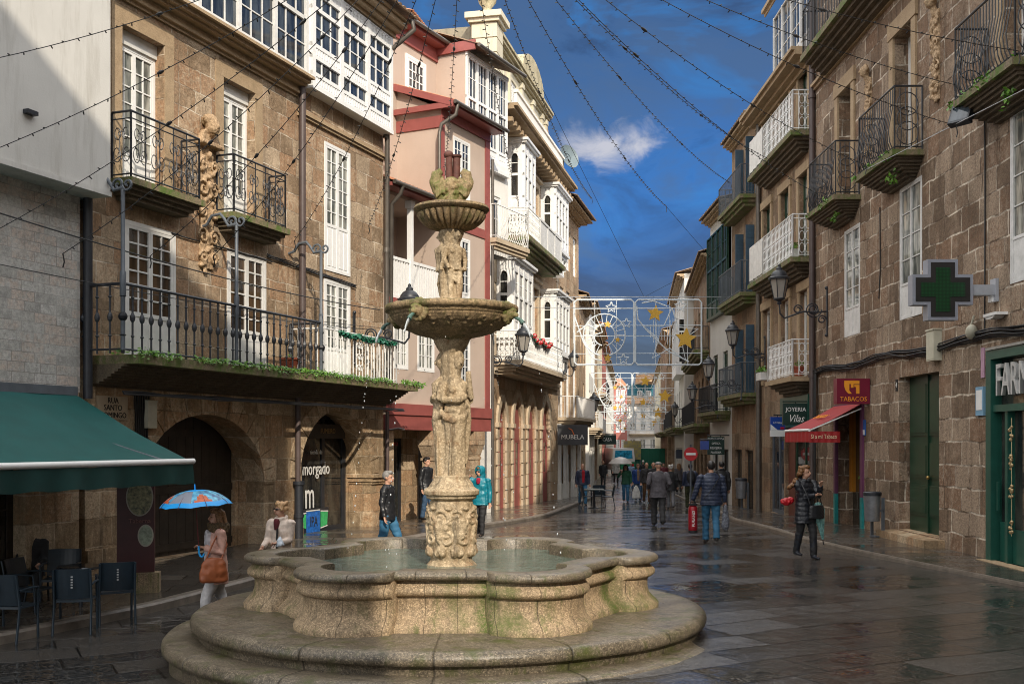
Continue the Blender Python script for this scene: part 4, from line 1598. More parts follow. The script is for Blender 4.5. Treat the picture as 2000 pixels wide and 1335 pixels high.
mb.tube([(UC - 0.02, -0.55, 11.8), (UC - 0.04, -0.5, 11.5), (UC - 0.16, -0.1, 11.25), (UC - 0.2, -0.05, 11.0), (UC - 0.2, -0.05, 9.1)], 0.055, 8)
mb.sep()
mb.tube([(0.05, -0.47, 8.9), (0.06, -0.4, 8.7), (0.06, -0.12, 8.45), (0.06, -0.08, 3.2)], 0.055, 8)
mb.build('gutter', PIPE_G, ph, smooth=60)
# upper left window
ua_, ub_ = C.u(791, -1.5), C.u(830, -1.5)
casement(ph, ua_, ub_, 12.35, 13.72, 1.45, 1, 4, 4, 0, fr=0.10, bar=0.035, glass=GLASS_S)
# glazed gallery box at the top right
gu0, gu1 = C.u(910, -0.45), C.u(990, -0.45)
mb = MB()
mb.quad((gu0, 0.47, 11.3), (gu0, 1.5, 11.3), (gu0, 1.5, 14.7), (gu0, 0.47, 14.25))
mb.quad((gu0, 1.49, 11.0), (gu1 + 1, 1.49, 11.0), (gu1 + 1, 1.49, 14.6), (gu0, 1.49, 14.6))
mb.build('gable_wall', PLA_P, ph)
gallery(ph, gu0 + 0.02, gu1, 11.3, 14.1, -0.45, 4, [('panel', 0.25, 1, 1), ('pane', 1.0, 3, 2), ('pane', 1.0, 3, 2)], WHITE, GLASS_S, back=1.4, sides=(0, 1), post=0.12)
mb = MB()
mb.box(gu0, gu1 + 0.04, 0.40, 1.5, 14.1, 14.22)
mb.sep()
mb.box(gu0, gu1 + 0.03, 0.38, 1.5, 11.02, 11.2)
mb.box(gu0, gu1 + 0.06, 0.36, 1.5, 10.9, 11.02)
mb.build('gallery_ledge', WHITE, ph)
mb = MB()
mb.box(gu0 - 0.08, gu0 - 0.003, 0.1, 1.5, 14.2, 14.5)
mb.build('verge_board', RED, ph)
mb = MB()
tiles(mb, (gu0 - 0.1, 0.0, 14.32), (gu1 + 0.35, 0.0, 14.32), (gu1 + 0.35, 3.5, 15.7), (gu0 - 0.1, 3.5, 15.7))
mb.build('gallery_roof', TILE_O, ph)
mb = MB()
mb.tube([(gu0 - 0.1, -0.06, 14.3), (gu1 + 0.35, -0.06, 14.3)], 0.06, 8)
mb.build('gallery_gutter', PIPE_G, ph, smooth=60)
# ground floor with stone piers and recessed shop
mb = MB()
wall_front(mb, 0, 6.1, -0.7, 2.52, [(0.95, 2.25, -0.1, 2.3), (3.1, 5.6, -0.7, 2.4)], w=-0.9, rec=0.2)
mb.quad((0, 0, -0.7), (0, 0.9, -0.7), (0, 0.9, 2.52), (0, 0, 2.52))
mb.quad((0, 0, 2.515), (UE, 0, 2.515), (UE, 0.9, 2.515), (0, 0.9, 2.515))
mb.build('shop_wall', STONE_LOW, ph)
mb = MB()
for px in (852, 934):
    mb.sep()
    u = C.u(px)
    mb.box(u - 0.17, u + 0.17, 0.02, 0.36, -0.7, 1.75)
    mb.add([(u - 0.17, 0.02, 1.75), (u + 0.17, 0.02, 1.75), (u + 0.17, 0.36, 1.75), (u - 0.17, 0.36, 1.75), (u - 0.32, -0.04, 2.1), (u + 0.32, -0.04, 2.1), (u + 0.32, 0.42, 2.1), (u - 0.32, 0.42, 2.1)],
           [(0, 1, 5, 4), (1, 2, 6, 5), (2, 3, 7, 6), (3, 0, 4, 7), (4, 5, 6, 7), (3, 2, 1, 0)])
    mb.box(u - 0.34, u + 0.34, -0.05, 0.43, 2.1, 2.51)
    mb.box(u - 0.2, u + 0.2, 0.0, 0.4, 1.66, 1.74)
mb.sep()
mb.box(0.0, 0.35, 0.0, 0.5, -0.7, 2.51)
mb.build('stone_pier', STONE_D, ph)
mb = MB()
mb.box(0.8, 2.5, 0.3, 1.1, -0.7, -0.06)
mb.build('door_step', TRIM_D, ph)
sdo = casement(ph, 0.95, 2.25, -0.05, 2.3, 0.96, 2, 1, 1, 0, mat=IRON, glass=GLASS, name='shop_door')
text(sdo, 'peluqueria', 0.22, (1.6, 0.94, 2.15), RT, simple('red_lettering', (0.35, 0.03, 0.03), 0.6))
mb = MB()
for i in range(30):
    x = 3.1 + 2.45 * i / 30
    mb.box(x, x + 0.06, 1.0, 1.04, -0.5, 2.4)
mb.build('shutter_grille', IRON_G, ph)
mb = MB()
mb.box(3.1, 5.6, 1.06, 1.1, -0.7, 2.4)
mb.build('shop_glass', GLASS, ph)
mb = MB()
mb.tube([(-0.12, -0.10, 3.0), (-0.12, -0.10, 0.0)], 0.05, 8)
mb.tube([(-0.12, -0.10, 2.5), (0.1, -0.3, 2.55), (0.35, -0.32, 2.52)], 0.03, 6)
mb.build('downpipe', PIPE, ph, smooth=60)

# the narrow white house tucked in to its right
ns = C.thing('narrow_white_house', 'narrow white house with an iron-railed balcony under the overhanging glazed gallery', 'house')
mb = MB()
UN = C.u(962, -0.55)
wall_front(mb, UE + 0.05, 8.3, 8.3, 11.1, [(7.2, 7.75, 8.75, 10.2)], w=-0.55, rec=0.1)
shell(mb, UE + 0.05, 8.3, 8.3, 11.1, 2, w=-0.55)
wall_front(mb, UE + 0.05, UN, -0.9, 8.3, [], w=-0.55, rec=0.1)
shell(mb, UE + 0.05, UN, -0.9, 8.3, 2, w=-0.55)
mb.build('wall', PLA_W2, ns)
casement(ns, 7.2, 7.75, 8.75, 10.2, 0.58, 1, 1, 2, 0, glass=GLASS)
mb = MB()
slab(mb, UE + 0.06, 8.3, 0.25, 8.55, 0.14, 2, 0.1, 0.05)
bq = mb.build('balcony', TRIM_D, ns)
mb = MB()
railing(mb, UE + 0.1, 8.25, 0.2, 8.55, 1.05, 0.13, 0.012, 0.02, style='belly')
mb.build('railing', WHITE, bq)
mb = MB()
mb.tube([(UE + 0.16, -0.06, 11.0), (UE + 0.16, -0.06, -0.3)], 0.05, 8)
mb.build('downpipe', PIPE_G, ns, smooth=60)

# ================================================================== pale stone house with white glazed bays (D)
dh = D.thing('bay_window_house', 'pale stone house with four white glazed bay windows and red pointed-arch doors', 'house')
mb = MB()
arcs = []
for l, r in ((972, 986), (1001, 1018), (1030, 1044), (1057, 1071)):
    arcs.append((D.u(l), D.u(r)))
wins = [(4.9, 6.0, 5.1, 8.4), (6.8, 7.9, 5.1, 8.4), (4.9, 6.0, 9.6, 12.5), (6.8, 7.9, 9.6, 12.5)]
holes = [(a, b, -0.9, 4.1) for a, b in arcs]
wall_front(mb, 0, 12.4, -1.2, 4.75, holes, rec=0.16)
wall_front(mb, 0, 12.4, 4.75, 13.2, wins, rec=0.25)
shell(mb, 0, 12.4, -1.2, 13.2, 8, top=True)
for a, b in arcs:      # pointed heads
    c, zs = (a + b) / 2, 2.75
    hw = (b - a) / 2
    for sg in (-1, 1):
        pts = []
        for k in range(9):
            th = k / 8 * R(60)
            pts.append((c + sg * (-hw + 2 * hw * math.cos(th)) if False else c + sg * hw * (2 * math.cos(th) - 1), zs + 2 * hw * math.sin(th) * 0.78))
        mb.prism(pts + [(c, 4.1), (c + sg * hw, 4.1)], 0.0, 0.15)
mb.build('wall', STONE_D, dh)
mb = MB()
for a, b in arcs:
    for e, sg in ((a, -1), (b, 1)):
        for k in range(8):
            ww_ = 0.20 + 0.09 * (k % 2)
            z = -0.9 + 0.46 * k
            mb.box(min(e, e + sg * ww_), max(e, e + sg * ww_), -0.07, 0.0, z, z + 0.43)
        mb.box(min(e - sg * 0.02, e + sg * 0.36), max(e - sg * 0.02, e + sg * 0.36), -0.13, 0.0, 2.70, 2.86)
    c, hw, zs = (a + b) / 2, (b - a) / 2, 2.86
    for sg in (-1, 1):
        pr = None
        for k in range(9):
            th = k / 8 * R(60)
            p = (c + sg * hw * (2 * math.cos(th) - 1), zs + 2 * hw * math.sin(th) * 0.78)
            q2 = (c + sg * (hw * (2 * math.cos(th) - 1) + 0.28 * math.cos(th)), p[1] + 0.30 * math.sin(th))
            if pr:
                mb.prism([pr[0], p, q2, pr[1]], -0.08, 0.0)
            pr = (p, q2)
cornice(mb, 0, 12.4, 4.5, [(0.10, 0.12), (0.16, 0.10)])
mb.build('door_surround', TRIM_D, dh)
for a, b in arcs:
    dd = casement(dh, a, b, -0.9, 2.3, 0.06, 2, 1, 2, 0.55, fr=0.08, mat=RED, glass=GLASS, name='door')
    m2 = MB()
    m2.box(a, b, 0.08, 0.12, 2.3, 4.1)
    m2.build('fanlight', RED, dd)
for q_ in wins:
    casement(dh, q_[0], q_[1], q_[2], q_[3], 0.12, 2, 2, 5, 0.25, glass=GLASS_C)


def bay(par, u0, u1, zb, zt, zbase, w, wbase, cols):
    """projecting glazed bay with arched lights, fretwork frieze and bracketed foot"""
    g = gallery(par, u0, u1, zb, zt, w, cols, [('panel', 0.55, 1, 1), ('pane', 1.0, 1, 1), ('pane', 1.0, 1, 2), ('lace', 0.38, 1, 1)], WHITE, GLASS, post=0.2, name='bay_window', back=0.0)
    m = MB()
    m.box(u0 - 0.10, u1 + 0.10, -w - 0.12, -0.003, zt, zt + 0.07)
    m.box(u0 - 0.16, u1 + 0.16, -w - 0.18, -0.003, zt + 0.07, zt + 0.16)
    m.box(u0 - 0.05, u1 + 0.05, -w - 0.08, -0.003, zb - 0.22, zb - 0.101)
    m.box(u0 + 0.02, u1 - 0.02, -w + 0.02, -0.003, zb - 0.36, zb - 0.22)
    for k in range(5):
        m.sep()
        x = u0 + 0.1 + (u1 - u0 - 0.34) * k / 4
        m.prism([(x, zb - 0.36), (x + 0.14, zb - 0.36), (x + 0.14, zb - 0.62), (x + 0.05, zb - 0.8), (x, zb - 0.8)], -w + 0.06, -0.05)
    # cusped arch heads in the side light
    m.sep()
    zh = zb + (zt - zb) * (2.55 / 2.93)
    for xx, sg in ((u0, 1),):
        pts = []
        y0, y1 = -w + 0.16, -0.12
        for k in range(13):
            th = math.pi * k / 12
            pts.append((xx - 0.02, (y0 + y1) / 2 + math.cos(th) * (y1 - y0) / 2 * (1 - 0.12 * abs(math.sin(3 * th))), zh - 0.30 + 0.26 * math.sin(th)))
        m.tube(pts, 0.035, 5)
        m.sep()
        for k in range(12):
            m.quad(pts[k], pts[k + 1], (xx - 0.02, pts[k + 1][1], zh), (xx - 0.02, pts[k][1], zh))
    m.build('bay_trim', WHITE, g)
    if zbase < zb - 0.9:
        gallery(par, u0 + 0.18, u1 - 0.18, zbase, zb - 0.62, wbase, cols, [('panel', 0.4, 1, 1), ('pane', 1.2, 2, 1)], WHITE, GLASS_C, post=0.12, name='bay_foot')


bay(dh, 0.58, 3.81, 5.95, 8.45, 5.0, 0.63, 0.45, 4)
bay(dh, 8.57, 11.9, 6.05, 8.35, 5.0, 0.63, 0.45, 4)
bay(dh, 2.3, 4.3, 10.55, 12.9, 9.5, 0.63, 0.40, 3)
bay(dh, 8.57, 11.6, 10.45, 12.75, 9.5, 0.63, 0.45, 4)
mb = MB()
slab(mb, 0.1, 9.2, 1.0, 4.97, 0.16, 3, 0.10, 0.12)
b1_ = mb.build('balcony', TRIM_D, dh)
mb = MB()
railing(mb, 0.2, 8.5, 0.92, 4.97, 1.0, 0.17, 0.013, 0.025, style='lace')
for i in range(1):
    mb.box(2.8, 8.5, -0.915, -0.905, 5.08, 5.9)
mb.build('railing', WHITE, b1_)
mb = MB()
slab(mb, 1.8, 9.2, 0.95, 9.5, 0.16, 3, 0.10, 0.12)
b2_ = mb.build('balcony', LEDGE, dh)
mb = MB()
mb.box(4.0, 8.5, -0.88, -0.82, 9.55, 10.45)
mb.box(3.95, 8.55, -0.91, -0.79, 10.45, 10.53)
for x in (4.0, 5.5, 7.0, 8.4):
    mb.box(x, x + 0.1, -0.90, -0.80, 9.55, 10.45)
mb.build('balcony_parapet', WHITE_OLD, b2_)
mb = MB()
railing(mb, 1.9, 4.0, 0.86, 9.5, 1.0, 0.14, 0.012, 0.022, style='lace')
mb.build('railing', WHITE, b2_)
# stone mouldings between storeys, eaves cornice
mb = MB()
for (a, b, c, d_) in wins:
    mb.sep()
    mb.box(a - 0.22, a - 0.002, -0.06, 0, c, d_ + 0.2)
    mb.box(b + 0.002, b + 0.22, -0.06, 0, c, d_ + 0.2)
    mb.box(a - 0.002, b + 0.002, -0.06, 0, d_ + 0.002, d_ + 0.25)
    mb.box(a - 0.3, b + 0.3, -0.18, -0.06, d_ + 0.25, d_ + 0.34)
for x in (0.15, 5.95, 12.0):
    mb.sep()
    for k in range(9):
        mb.box(x, x + 0.34 + 0.1 * (k % 2), -0.05, 0, 5.1 + k * 0.85, 5.9 + k * 0.85)
mb.build('stone_trim', TRIM_D, dh)
mb = MB()
cornice(mb, -0.1, 12.5, 13.2, [(0.25, 0.10), (0.5, 0.10), (0.8, 0.10), (0.92, 0.10)])
for k in range(22):
    x = 0.1 + k * 0.56
    mb.box(x, x + 0.2, -0.7, -0.1, 13.05, 13.2)
mb.build('cornice', TRIM, dh)
# garland on the balcony
mb = MB()
g0, g1 = D.u(1040, 0.95), D.u(1073, 0.95)
pts = [Vector((g0 + (g1 - g0) * i / 50, -0.97, 5.97 - 0.18 * abs(math.sin(i / 50 * math.pi * 2)))) for i in range(51)]
leafs(mb, pts, 0.16, 6, 0.06)
mb.cur = 1
for p in pts[::6]:
    mb.ball(p + Vector((0, -0.06, 0)), 0.09, 8, 6)
go = mb.build('garland', [TINSEL, simple('garland_red', (0.45, 0.015, 0.02), 0.4)], None, loc=tuple(D.P(0, 0, 0)), rotz=D.rot)
tag(go, 'green and red christmas garland on the white lattice balcony', 'garland')
# cream attic with tower pilaster, white parapet and urn
at_ = D.thing('cream_attic_house', 'tall cream attic storey with a rusticated corner pier, urn and curved pediment', 'house', 0, 0, 13.6)
mb = MB()
U1 = 12.2
wins2 = [(3.0, 4.0, 1.2, 2.6), (5.2, 6.2, 1.2, 2.6), (7.4, 8.4, 1.2, 2.6), (9.6, 10.6, 1.2, 2.6)]
wall_front(mb, 1.5, U1, 0, 3.3, wins2, w=-0.5)
shell(mb, 1.5, U1, 0, 3.3, 6, w=-0.5)
mb.quad((1.5, 0.5, 0), (1.5, 5, 0), (1.5, 5, 3.3), (1.5, 0.5, 3.3))
mb.build('wall', PLA_C, at_)
for q_ in wins2:
    casement(at_, q_[0], q_[1], q_[2], q_[3], 0.55, 2, 2, 4, 0, glass=GLASS)
mb = MB()
for k in range(6):
    mb.box(0.75, 1.7, 0.0, 0.9, 0.0 + k * 0.52, 0.48 + k * 0.52)
    mb.box(0.79, 1.66, 0.04, 0.86, 0.48 + k * 0.52, 0.52 + k * 0.52)
mb.box(0.65, 1.8, -0.1, 1.0, 3.12, 3.25)
mb.box(0.55, 1.9, -0.2, 1.1, 3.25, 3.45)
for x in (2.6, 4.6, 6.8, 9.0, 11.0, 11.9):
    mb.sep()
    mb.box(x - 0.13, x + 0.13, 0.38, 0.5, 0.4, 2.9)
    mb.box(x - 0.18, x + 0.18, 0.34, 0.5, 2.7, 2.9)
mb.build('pilaster', PLA_C, at_)
mb = MB()
cornice(mb, 1.6, U1 + 0.15, 2.9, [(0.08, 0.1), (0.18, 0.1), (0.30, 0.12), (0.36, 0.10)], y=0.5)
pts = [(6.0, 3.3), (11.6, 3.3), (11.6, 3.5)]
for k in range(13):
    th = math.pi * k / 12
    pts.append((8.8 + 2.2 * math.cos(th), 3.55 + 1.0 * math.sin(th)))
pts.append((6.0, 3.5))
mb.prism(pts, 0.32, 0.9)
mb.build('cornice', mossy('old_cream_trim', (0.36, 0.31, 0.2), (0.55, 0.48, 0.32), (0.10, 0.09, 0.04), 0.5, gran=0.4), at_)
mb = MB()
mb.box(2.4, U1, -0.35, -0.28, 0.0, 1.15)
mb.box(2.35, U1 + 0.05, -0.40, -0.24, 1.15, 1.25)
mb.box(0.2, 2.4, -0.30, -0.05, 0.0, 0.5)
mb.build('parapet', PLA_W2, at_)
mb = MB()
mb.lathe([(0.34, 3.45), (0.30, 3.55), (0.16, 3.65), (0.14, 3.75), (0.30, 3.95), (0.36, 4.2), (0.30, 4.45), (0.18, 4.6), (0.12, 4.9), (0.06, 5.2), (0.02, 5.3)], 16, (1.2, 0.45, 0))
mb.build('urn', MATS['old_cream_trim'], at_, smooth=50)
mb = MB()
tiles(mb, (-2.5, 2.0, 2.4), (1.5, 2.0, 2.4), (1.5, 6, 3.6), (-2.5, 6, 3.6))
mb.build('roof', TILE, at_)
mb = MB()
mb.box(-2.5, 1.4, 2.4, 6, 0, 2.35)
mb.build('back_wall', PLA_W2, at_)
# satellite dish on the parapet end
ud, zd = D.u(1078), 15.0
sdish = D.thing('satellite_dish', 'grey satellite dish at the end of the white attic parapet', 'dish', 12.35, 0.2, 14.0)
mb = MB()
mb.lathe([(0.02, 0.0), (0.25, 0.03), (0.45, 0.11), (0.55, 0.17), (0.55, 0.19), (0.45, 0.13), (0.2, 0.05)], 18, cap=False)
dsh = mb.build('dish', simple('dish_grey', (0.12, 0.16, 0.18), 0.4), sdish, smooth=60, loc=(0, -0.25, 0.9))
dsh.rotation_euler = (R(75), 0, R(-35))
mb = MB()
mb.tube([(0, 0, 0), (0, 0, 0.9), (0, -0.2, 0.9)], 0.035, 6)
mb.build('mast', PIPE_G, sdish)

# ================================================================== generic houses further down the street


def house(name, label, fr, u0, u1, h, wallm, winm, floors, zb=-1.3, over=0.5, roofm=None, roofh=1.4, depth=8, cat='house', w=0.0, ground=None, gm=None, eave=None, corn=True):
    """floors = [(z0, z1, [u centres], half width, style, balcony)]"""
    t_ = fr.thing(name, label, cat)
    holes = []
    for f in floors:
        for uc in f[2]:
            holes.append((uc - f[3], uc + f[3], f[0], f[1]))
    gh = [(a, b, zb + 0.3, c) for a, b, c in (ground or [])]
    m = MB()
    wall_front(m, u0, u1, zb, h, holes + gh, rec=0.16, w=w)
    shell(m, u0, u1, zb, h, depth, w=w)
    m.build('wall', wallm, t_)
    for f in floors:
        for uc in f[2]:
            st = f[4]
            o = casement(t_, uc - f[3], uc + f[3], f[0], f[1], -w + 0.07, 2, 2 if st != 'plain' else 1, 4 if st != 'plain' else 2, 0.22, mat=f[6] if len(f) > 6 else WHITE, glass=GLASS_C if int(uc * 7) % 2 else GLASS)
            if st == 'shut':
                mm = MB()
                for sg in (-1, 1):
                    x0 = uc + sg * f[3]
                    mm.box(min(x0, x0 + sg * f[3] * 0.9), max(x0, x0 + sg * f[3] * 0.9), -w - 0.05, -w - 0.005, f[0], f[1])
                mm.build('shutter', f[6] if len(f) > 6 else GREEND, o)
        if f[5]:
            bt, bu0, bu1, bw, bm, bh, sm = f[5]
            m = MB()
            slab(m, bu0, bu1, bw + w, f[0], 0.14, 2, 0.12, 0.10)
            bo = m.build('balcony', sm, t_)
            m = MB()
            railing(m, bu0 + 0.05, bu1 - 0.05, bw - 0.05 + w, f[0], bh, 0.14, 0.011, 0.02, style=bt)
            m.build('railing', bm, bo)
    for a, b, c in (ground or []):
        casement(t_, a, b, zb + 0.3, c, -w + 0.1, 2 if b - a < 1.6 else 3, 1, 2, 0.12, mat=gm or WOOD, glass=GLASS, name='door')
    if corn:
        m = MB()
        cornice(m, u0, u1, h - 0.25, [(0.1 + w, 0.08), (over * 0.5 + w, 0.08), (over * 0.8 + w, 0.08)])
        m.build('cornice', eave or TRIM, t_)
    if roofm:
        m = MB()
        tiles(m, (u0, -w - over, h + 0.02), (u1, -w - over, h + 0.02), (u1, depth * 0.5, h + roofh), (u0, depth * 0.5, h + roofh), pitch=0.3, amp=0.06)
        m.build('roof', roofm, t_)
    return t_


h3 = house('pillar_house', 'stone house with a white pilastered shop front and white railed balcony', D, 12.42, 18.4, 13.2, STONE_D, WHITE,
           [(3.3, 5.8, [13.6, 15.3, 17.2], 0.5, 'x', ('bar', 12.6, 18.2, 0.9, WHITE, 0.95, TRIM_D)), (7.0, 9.3, [13.6, 15.3, 17.2], 0.5, 'x', None), (10.3, 12.2, [13.6, 15.3, 17.2], 0.5, 'x', None)],
           ground=[(13.0, 14.2, 1.6), (15.0, 16.2, 1.6), (16.9, 18.0, 1.6)], roofm=TILE_O, over=0.9, gm=WHITE_OLD)
m = MB()
for x in (12.5, 13.9, 14.3, 16.0, 16.5, 18.05):
    m.box(x, x + 0.32, -0.12, -0.003, -1.3, 3.0)
    m.box(x - 0.05, x + 0.37, -0.17, -0.003, -1.3, 0.3)
m.box(12.42, 18.4, -0.15, -0.003, 2.6, 3.0)
m.build('shop_pilaster', PLA_W2, h3)
m = MB()
m.box(12.45, 15.2, 0.6, 5, 13.2, 15.4)
m.box(12.4, 15.3, 0.4, 5, 15.4, 15.6)
for x in (12.75, 13.6, 14.45):
    m.cur = 1
    m.box(x, x + 0.5, 0.57, 0.6, 13.9, 15.0)
m.cur = 0
m.lathe([(0.28, 15.6), (0.16, 16.9), (0.18, 16.95), (0.14, 17.05), (0.16, 17.2), (0.06, 17.35)], 4, (12.8, 0.7, 0))
m.build('attic', [STONE_D, GLASS], h3)
sg_ = D.thing('shop_sign', 'grey projecting shop sign board with white lettering on the sunny side', 'sign', D.u(1086, 0.1) + 0.4, 0.1, 0)
su0, sz1 = D.uv(1086, 828, 0.1)
m = MB()
m.box(-0.04, 0.04, -1.35, 0.0, 2.05, 2.95)
so_ = m.build('board', simple('slate_sign', (0.055, 0.06, 0.07), 0.5, 0.1), sg_)
o = text(so_, 'MUBELA', 0.28, (-0.046, -0.68, 2.4), (R(90), 0, R(-90)), WLET)
m = MB()
m.tube([(-0.05, -0.75, 2.5), (-0.05, -0.65, 2.72), (-0.05, -0.5, 2.8)], 0.02, 5)
m.build('logo', simple('sign_orange', (0.6, 0.15, 0.03), 0.5), sg_)
# left far row
wc = [WHITE, WHITE]
FLH = [
    ('corner_stone_house', 'narrow stone tower house with a carved coat of arms beyond the white railed balcony', 0.0, 8.0, 9.6, STONE_D, [(3.2, 5.4, [5.5], 0.5, 'x', None), (6.3, 8.4, [2.0, 5.5], 0.5, 'x', None)], TILE_O),
    ('white_gallery_house', 'narrow white house with glazed galleries on the sunny side of the street', 8.0, 17.0, 10.2, PLA_W2, [(3.0, 5.2, [9.4, 11.5, 13.6, 15.7], 0.7, 'x', ('bar', 8.3, 16.7, 0.6, WHITE, 1.0, TRIM_D)), (6.2, 8.6, [9.4, 11.5, 13.6, 15.7], 0.75, 'x', None)], TILE_O),
    ('sandstone_house', 'sandstone house with small balconies halfway down the sunny side', 17.0, 29.0, 9.4, STONE_D, [(2.8, 5.0, [18.5, 21.5, 24.5, 27.5], 0.55, 'x', ('bar', 17.4, 28.6, 0.7, WHITE, 1.0, TRIM_D)), (5.8, 8.0, [18.5, 21.5, 24.5, 27.5], 0.55, 'x', None)], TILE_O),
    ('pale_house', 'pale rendered house with an orange tiled eave on the sunny side', 29.0, 42.0, 11.2, PLA_C, [(2.8, 5.0, [31, 34, 37, 40], 0.55, 'x', None), (6.0, 8.2, [31, 34, 37, 40], 0.55, 'x', ('bar', 29.5, 41.5, 0.7, IRON, 1.0, TRIM_D)), (8.8, 10.4, [31, 34, 37, 40], 0.5, 'x', None)], TILE),
    ('rose_house', 'rose red house front far down the sunny side of the street', 42.0, 56.0, 10.9, PLA_R, [(2.8, 5.0, [44, 47, 50, 53], 0.6, 'x', None), (6.0, 8.2, [44, 47, 50, 53], 0.6, 'x', ('bar', 42.5, 55.5, 0.7, WHITE, 1.0, TRIM_D)), (8.9, 10.3, [44, 47, 50, 53], 0.5, 'x', None)], TILE),
    ('far_white_house', 'white house at the far end of the sunny side', 56.0, 100.0, 10.4, PLA_W2, [(2.8, 5.0, [58 + 3.6 * k for k in range(11)], 0.65, 'x', None), (6.0, 8.2, [58 + 3.6 * k for k in range(11)], 0.65, 'x', None)], TILE_O),
]
for i, (nm, lab, a, b, h, wm_, fl, rm) in enumerate(FLH):
    gr = [(a + 0.8 + k * 2.6, a + 2.4 + k * 2.6, 1.7) for k in range(int((b - a - 1) / 2.6))]
    house(nm, lab, FL, a, b, h, wm_, WHITE, fl, zb=-1.6, roofm=rm, ground=gr, gm=WOOD, w=0.2 if i == 1 else 0.0)
# closing houses at the end of the street
EN = Fr(9, 166, 1, 0.05)
house('end_white_house', 'bright white house closing the far end of the street', EN, 8.4, 13.4, 7.9, PLA_W2, WHITE,
      [(0.8, 2.6, [9.4, 11, 12.5], 0.45, 'x', ('bar', 8.8, 13, 0.6, IRON, 0.9, TRIM_D)), (3.4, 5.2, [9.4, 11, 12.5], 0.45, 'x', ('bar', 8.8, 13, 0.6, WHITE, 0.9, TRIM_D)), (5.8, 7.3, [9.4, 11, 12.5], 0.45, 'x', None)], zb=-2, roofm=TILE_O)
house('end_red_house', 'narrow rose red house with white windows at the far end of the street', EN, 6.3, 8.3, 10.6, PLA_R, WHITE,
      [(z, z + 1.7, [6.9, 7.7], 0.28, 'x', None) for z in (0.8, 3.6, 6.3, 8.4)], zb=-2, roofm=TILE, w=1.5)
house('end_teal_house', 'teal house rising behind the far end of the street', EN, 11.2, 14.2, 11.6, plaster('teal_render', (0.03, 0.13, 0.17), 0.3), WHITE,
      [(8.6, 10.4, [12.0, 13.4], 0.4, 'x', None)], zb=-2, roofm=TILE_O, w=-9.0, depth=16)
house('end_stone_house', 'plain stone house at the far right end of the street', EN, 13.5, 34, 8.8, STONE_E, WHITE,
      [(3, 5, [15, 18, 21, 24, 27, 30], 0.7, 'x', None), (5.8, 7.8, [15, 18, 21, 24, 27, 30], 0.7, 'x', None)], zb=-2, roofm=TILE_O, w=-1.0)
house('end_rose_house', 'pale house behind the roofs at the far left end of the street', EN, -14, 6.2, 10, PLA_C, WHITE,
      [(3, 5, [-10, -7, -4, -1], 0.7, 'x', None), (7, 9, [-10, -7, -4, -1], 0.7, 'x', None)], zb=-2, roofm=TILE)
# ================================================================== brown stone house with the pharmacy (B, right, in shade)
bh = B.thing('pharmacy_house', 'long brown sandstone house with iron balconies above the pharmacy and tobacco shop', 'house')
UB1 = 31.0            # runs on past the camera's side
def BW(l, r, z0, z1):
    return [B.u(l), B.u(r), z0, z1]
f1 = [BW(1650, 1680, 4.85, 7.55), BW(1758, 1801, 4.85, 7.72), [B.u(1974), B.u(1974) + 1.1, 4.88, 7.8]]
x0_ = f1[2][0]
f1 += [[x0_ + 5.2, x0_ + 6.3, 4.88, 7.8], [x0_ + 10.2, x0_ + 11.3, 4.88, 7.8]]
BAL = [(B.u(1585, 0.55), B.u(1636, 0.55)), (B.u(1678, 0.6), B.u(1747, 0.6)), (B.u(1866, 0.6), B.u(1866, 0.6) + 2.3)]
BAL += [(BAL[2][0] + 5.2, BAL[2][1] + 5.2), (BAL[2][0] + 10.2, BAL[2][1] + 10.2)]
f2 = []
for a, b in BAL:
    c = (a + b) / 2
    f2.append([c - 0.55, c + 0.55, 8.22, 11.15])
f3 = [[q[0], q[1], 12.55, 15.0] for q in f2]
door = BW(1756, 1834, 0.28, 3.6)
tab = [B.u(1634), B.u(1686), 0.0, 3.0]
pha = [B.u(1936), B.u(1936) + 5.2, 0.0, 3.80]
mb = MB()
holes = [tuple(q) + (0.12,) for q in f1] + [tuple(q) + (0.45,) for q in f2] + [tuple(q) + (0.35,) for q in f3] + [tuple(door) + (0.30,), tuple(tab) + (0.5,), tuple(pha) + (0.3,)]
wall_front(mb, 0, UB1, -0.6, 16.2, holes)
shell(mb, 0, UB1, -0.6, 16.2, 9)
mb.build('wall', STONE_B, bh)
OLDW = simple('peeling_white_paint', (0.62, 0.62, 0.60), 0.55, 0.12, 5, 0.4, 22, c2=(0.74, 0.73, 0.72))
for q_ in f1:
    o = casement(bh, q_[0], q_[1], q_[2], q_[3], -0.01, 2, 1, 4, 0.24, fr=0.055, mat=OLDW, glass=GLASS_C)
for q_ in f2 + f3:
    casement(bh, q_[0], q_[1], q_[2], q_[3], 0.30, 2, 1, 3, 0.22, fr=0.07, mat=OLDW, glass=GLASS_C, name='balcony_door')
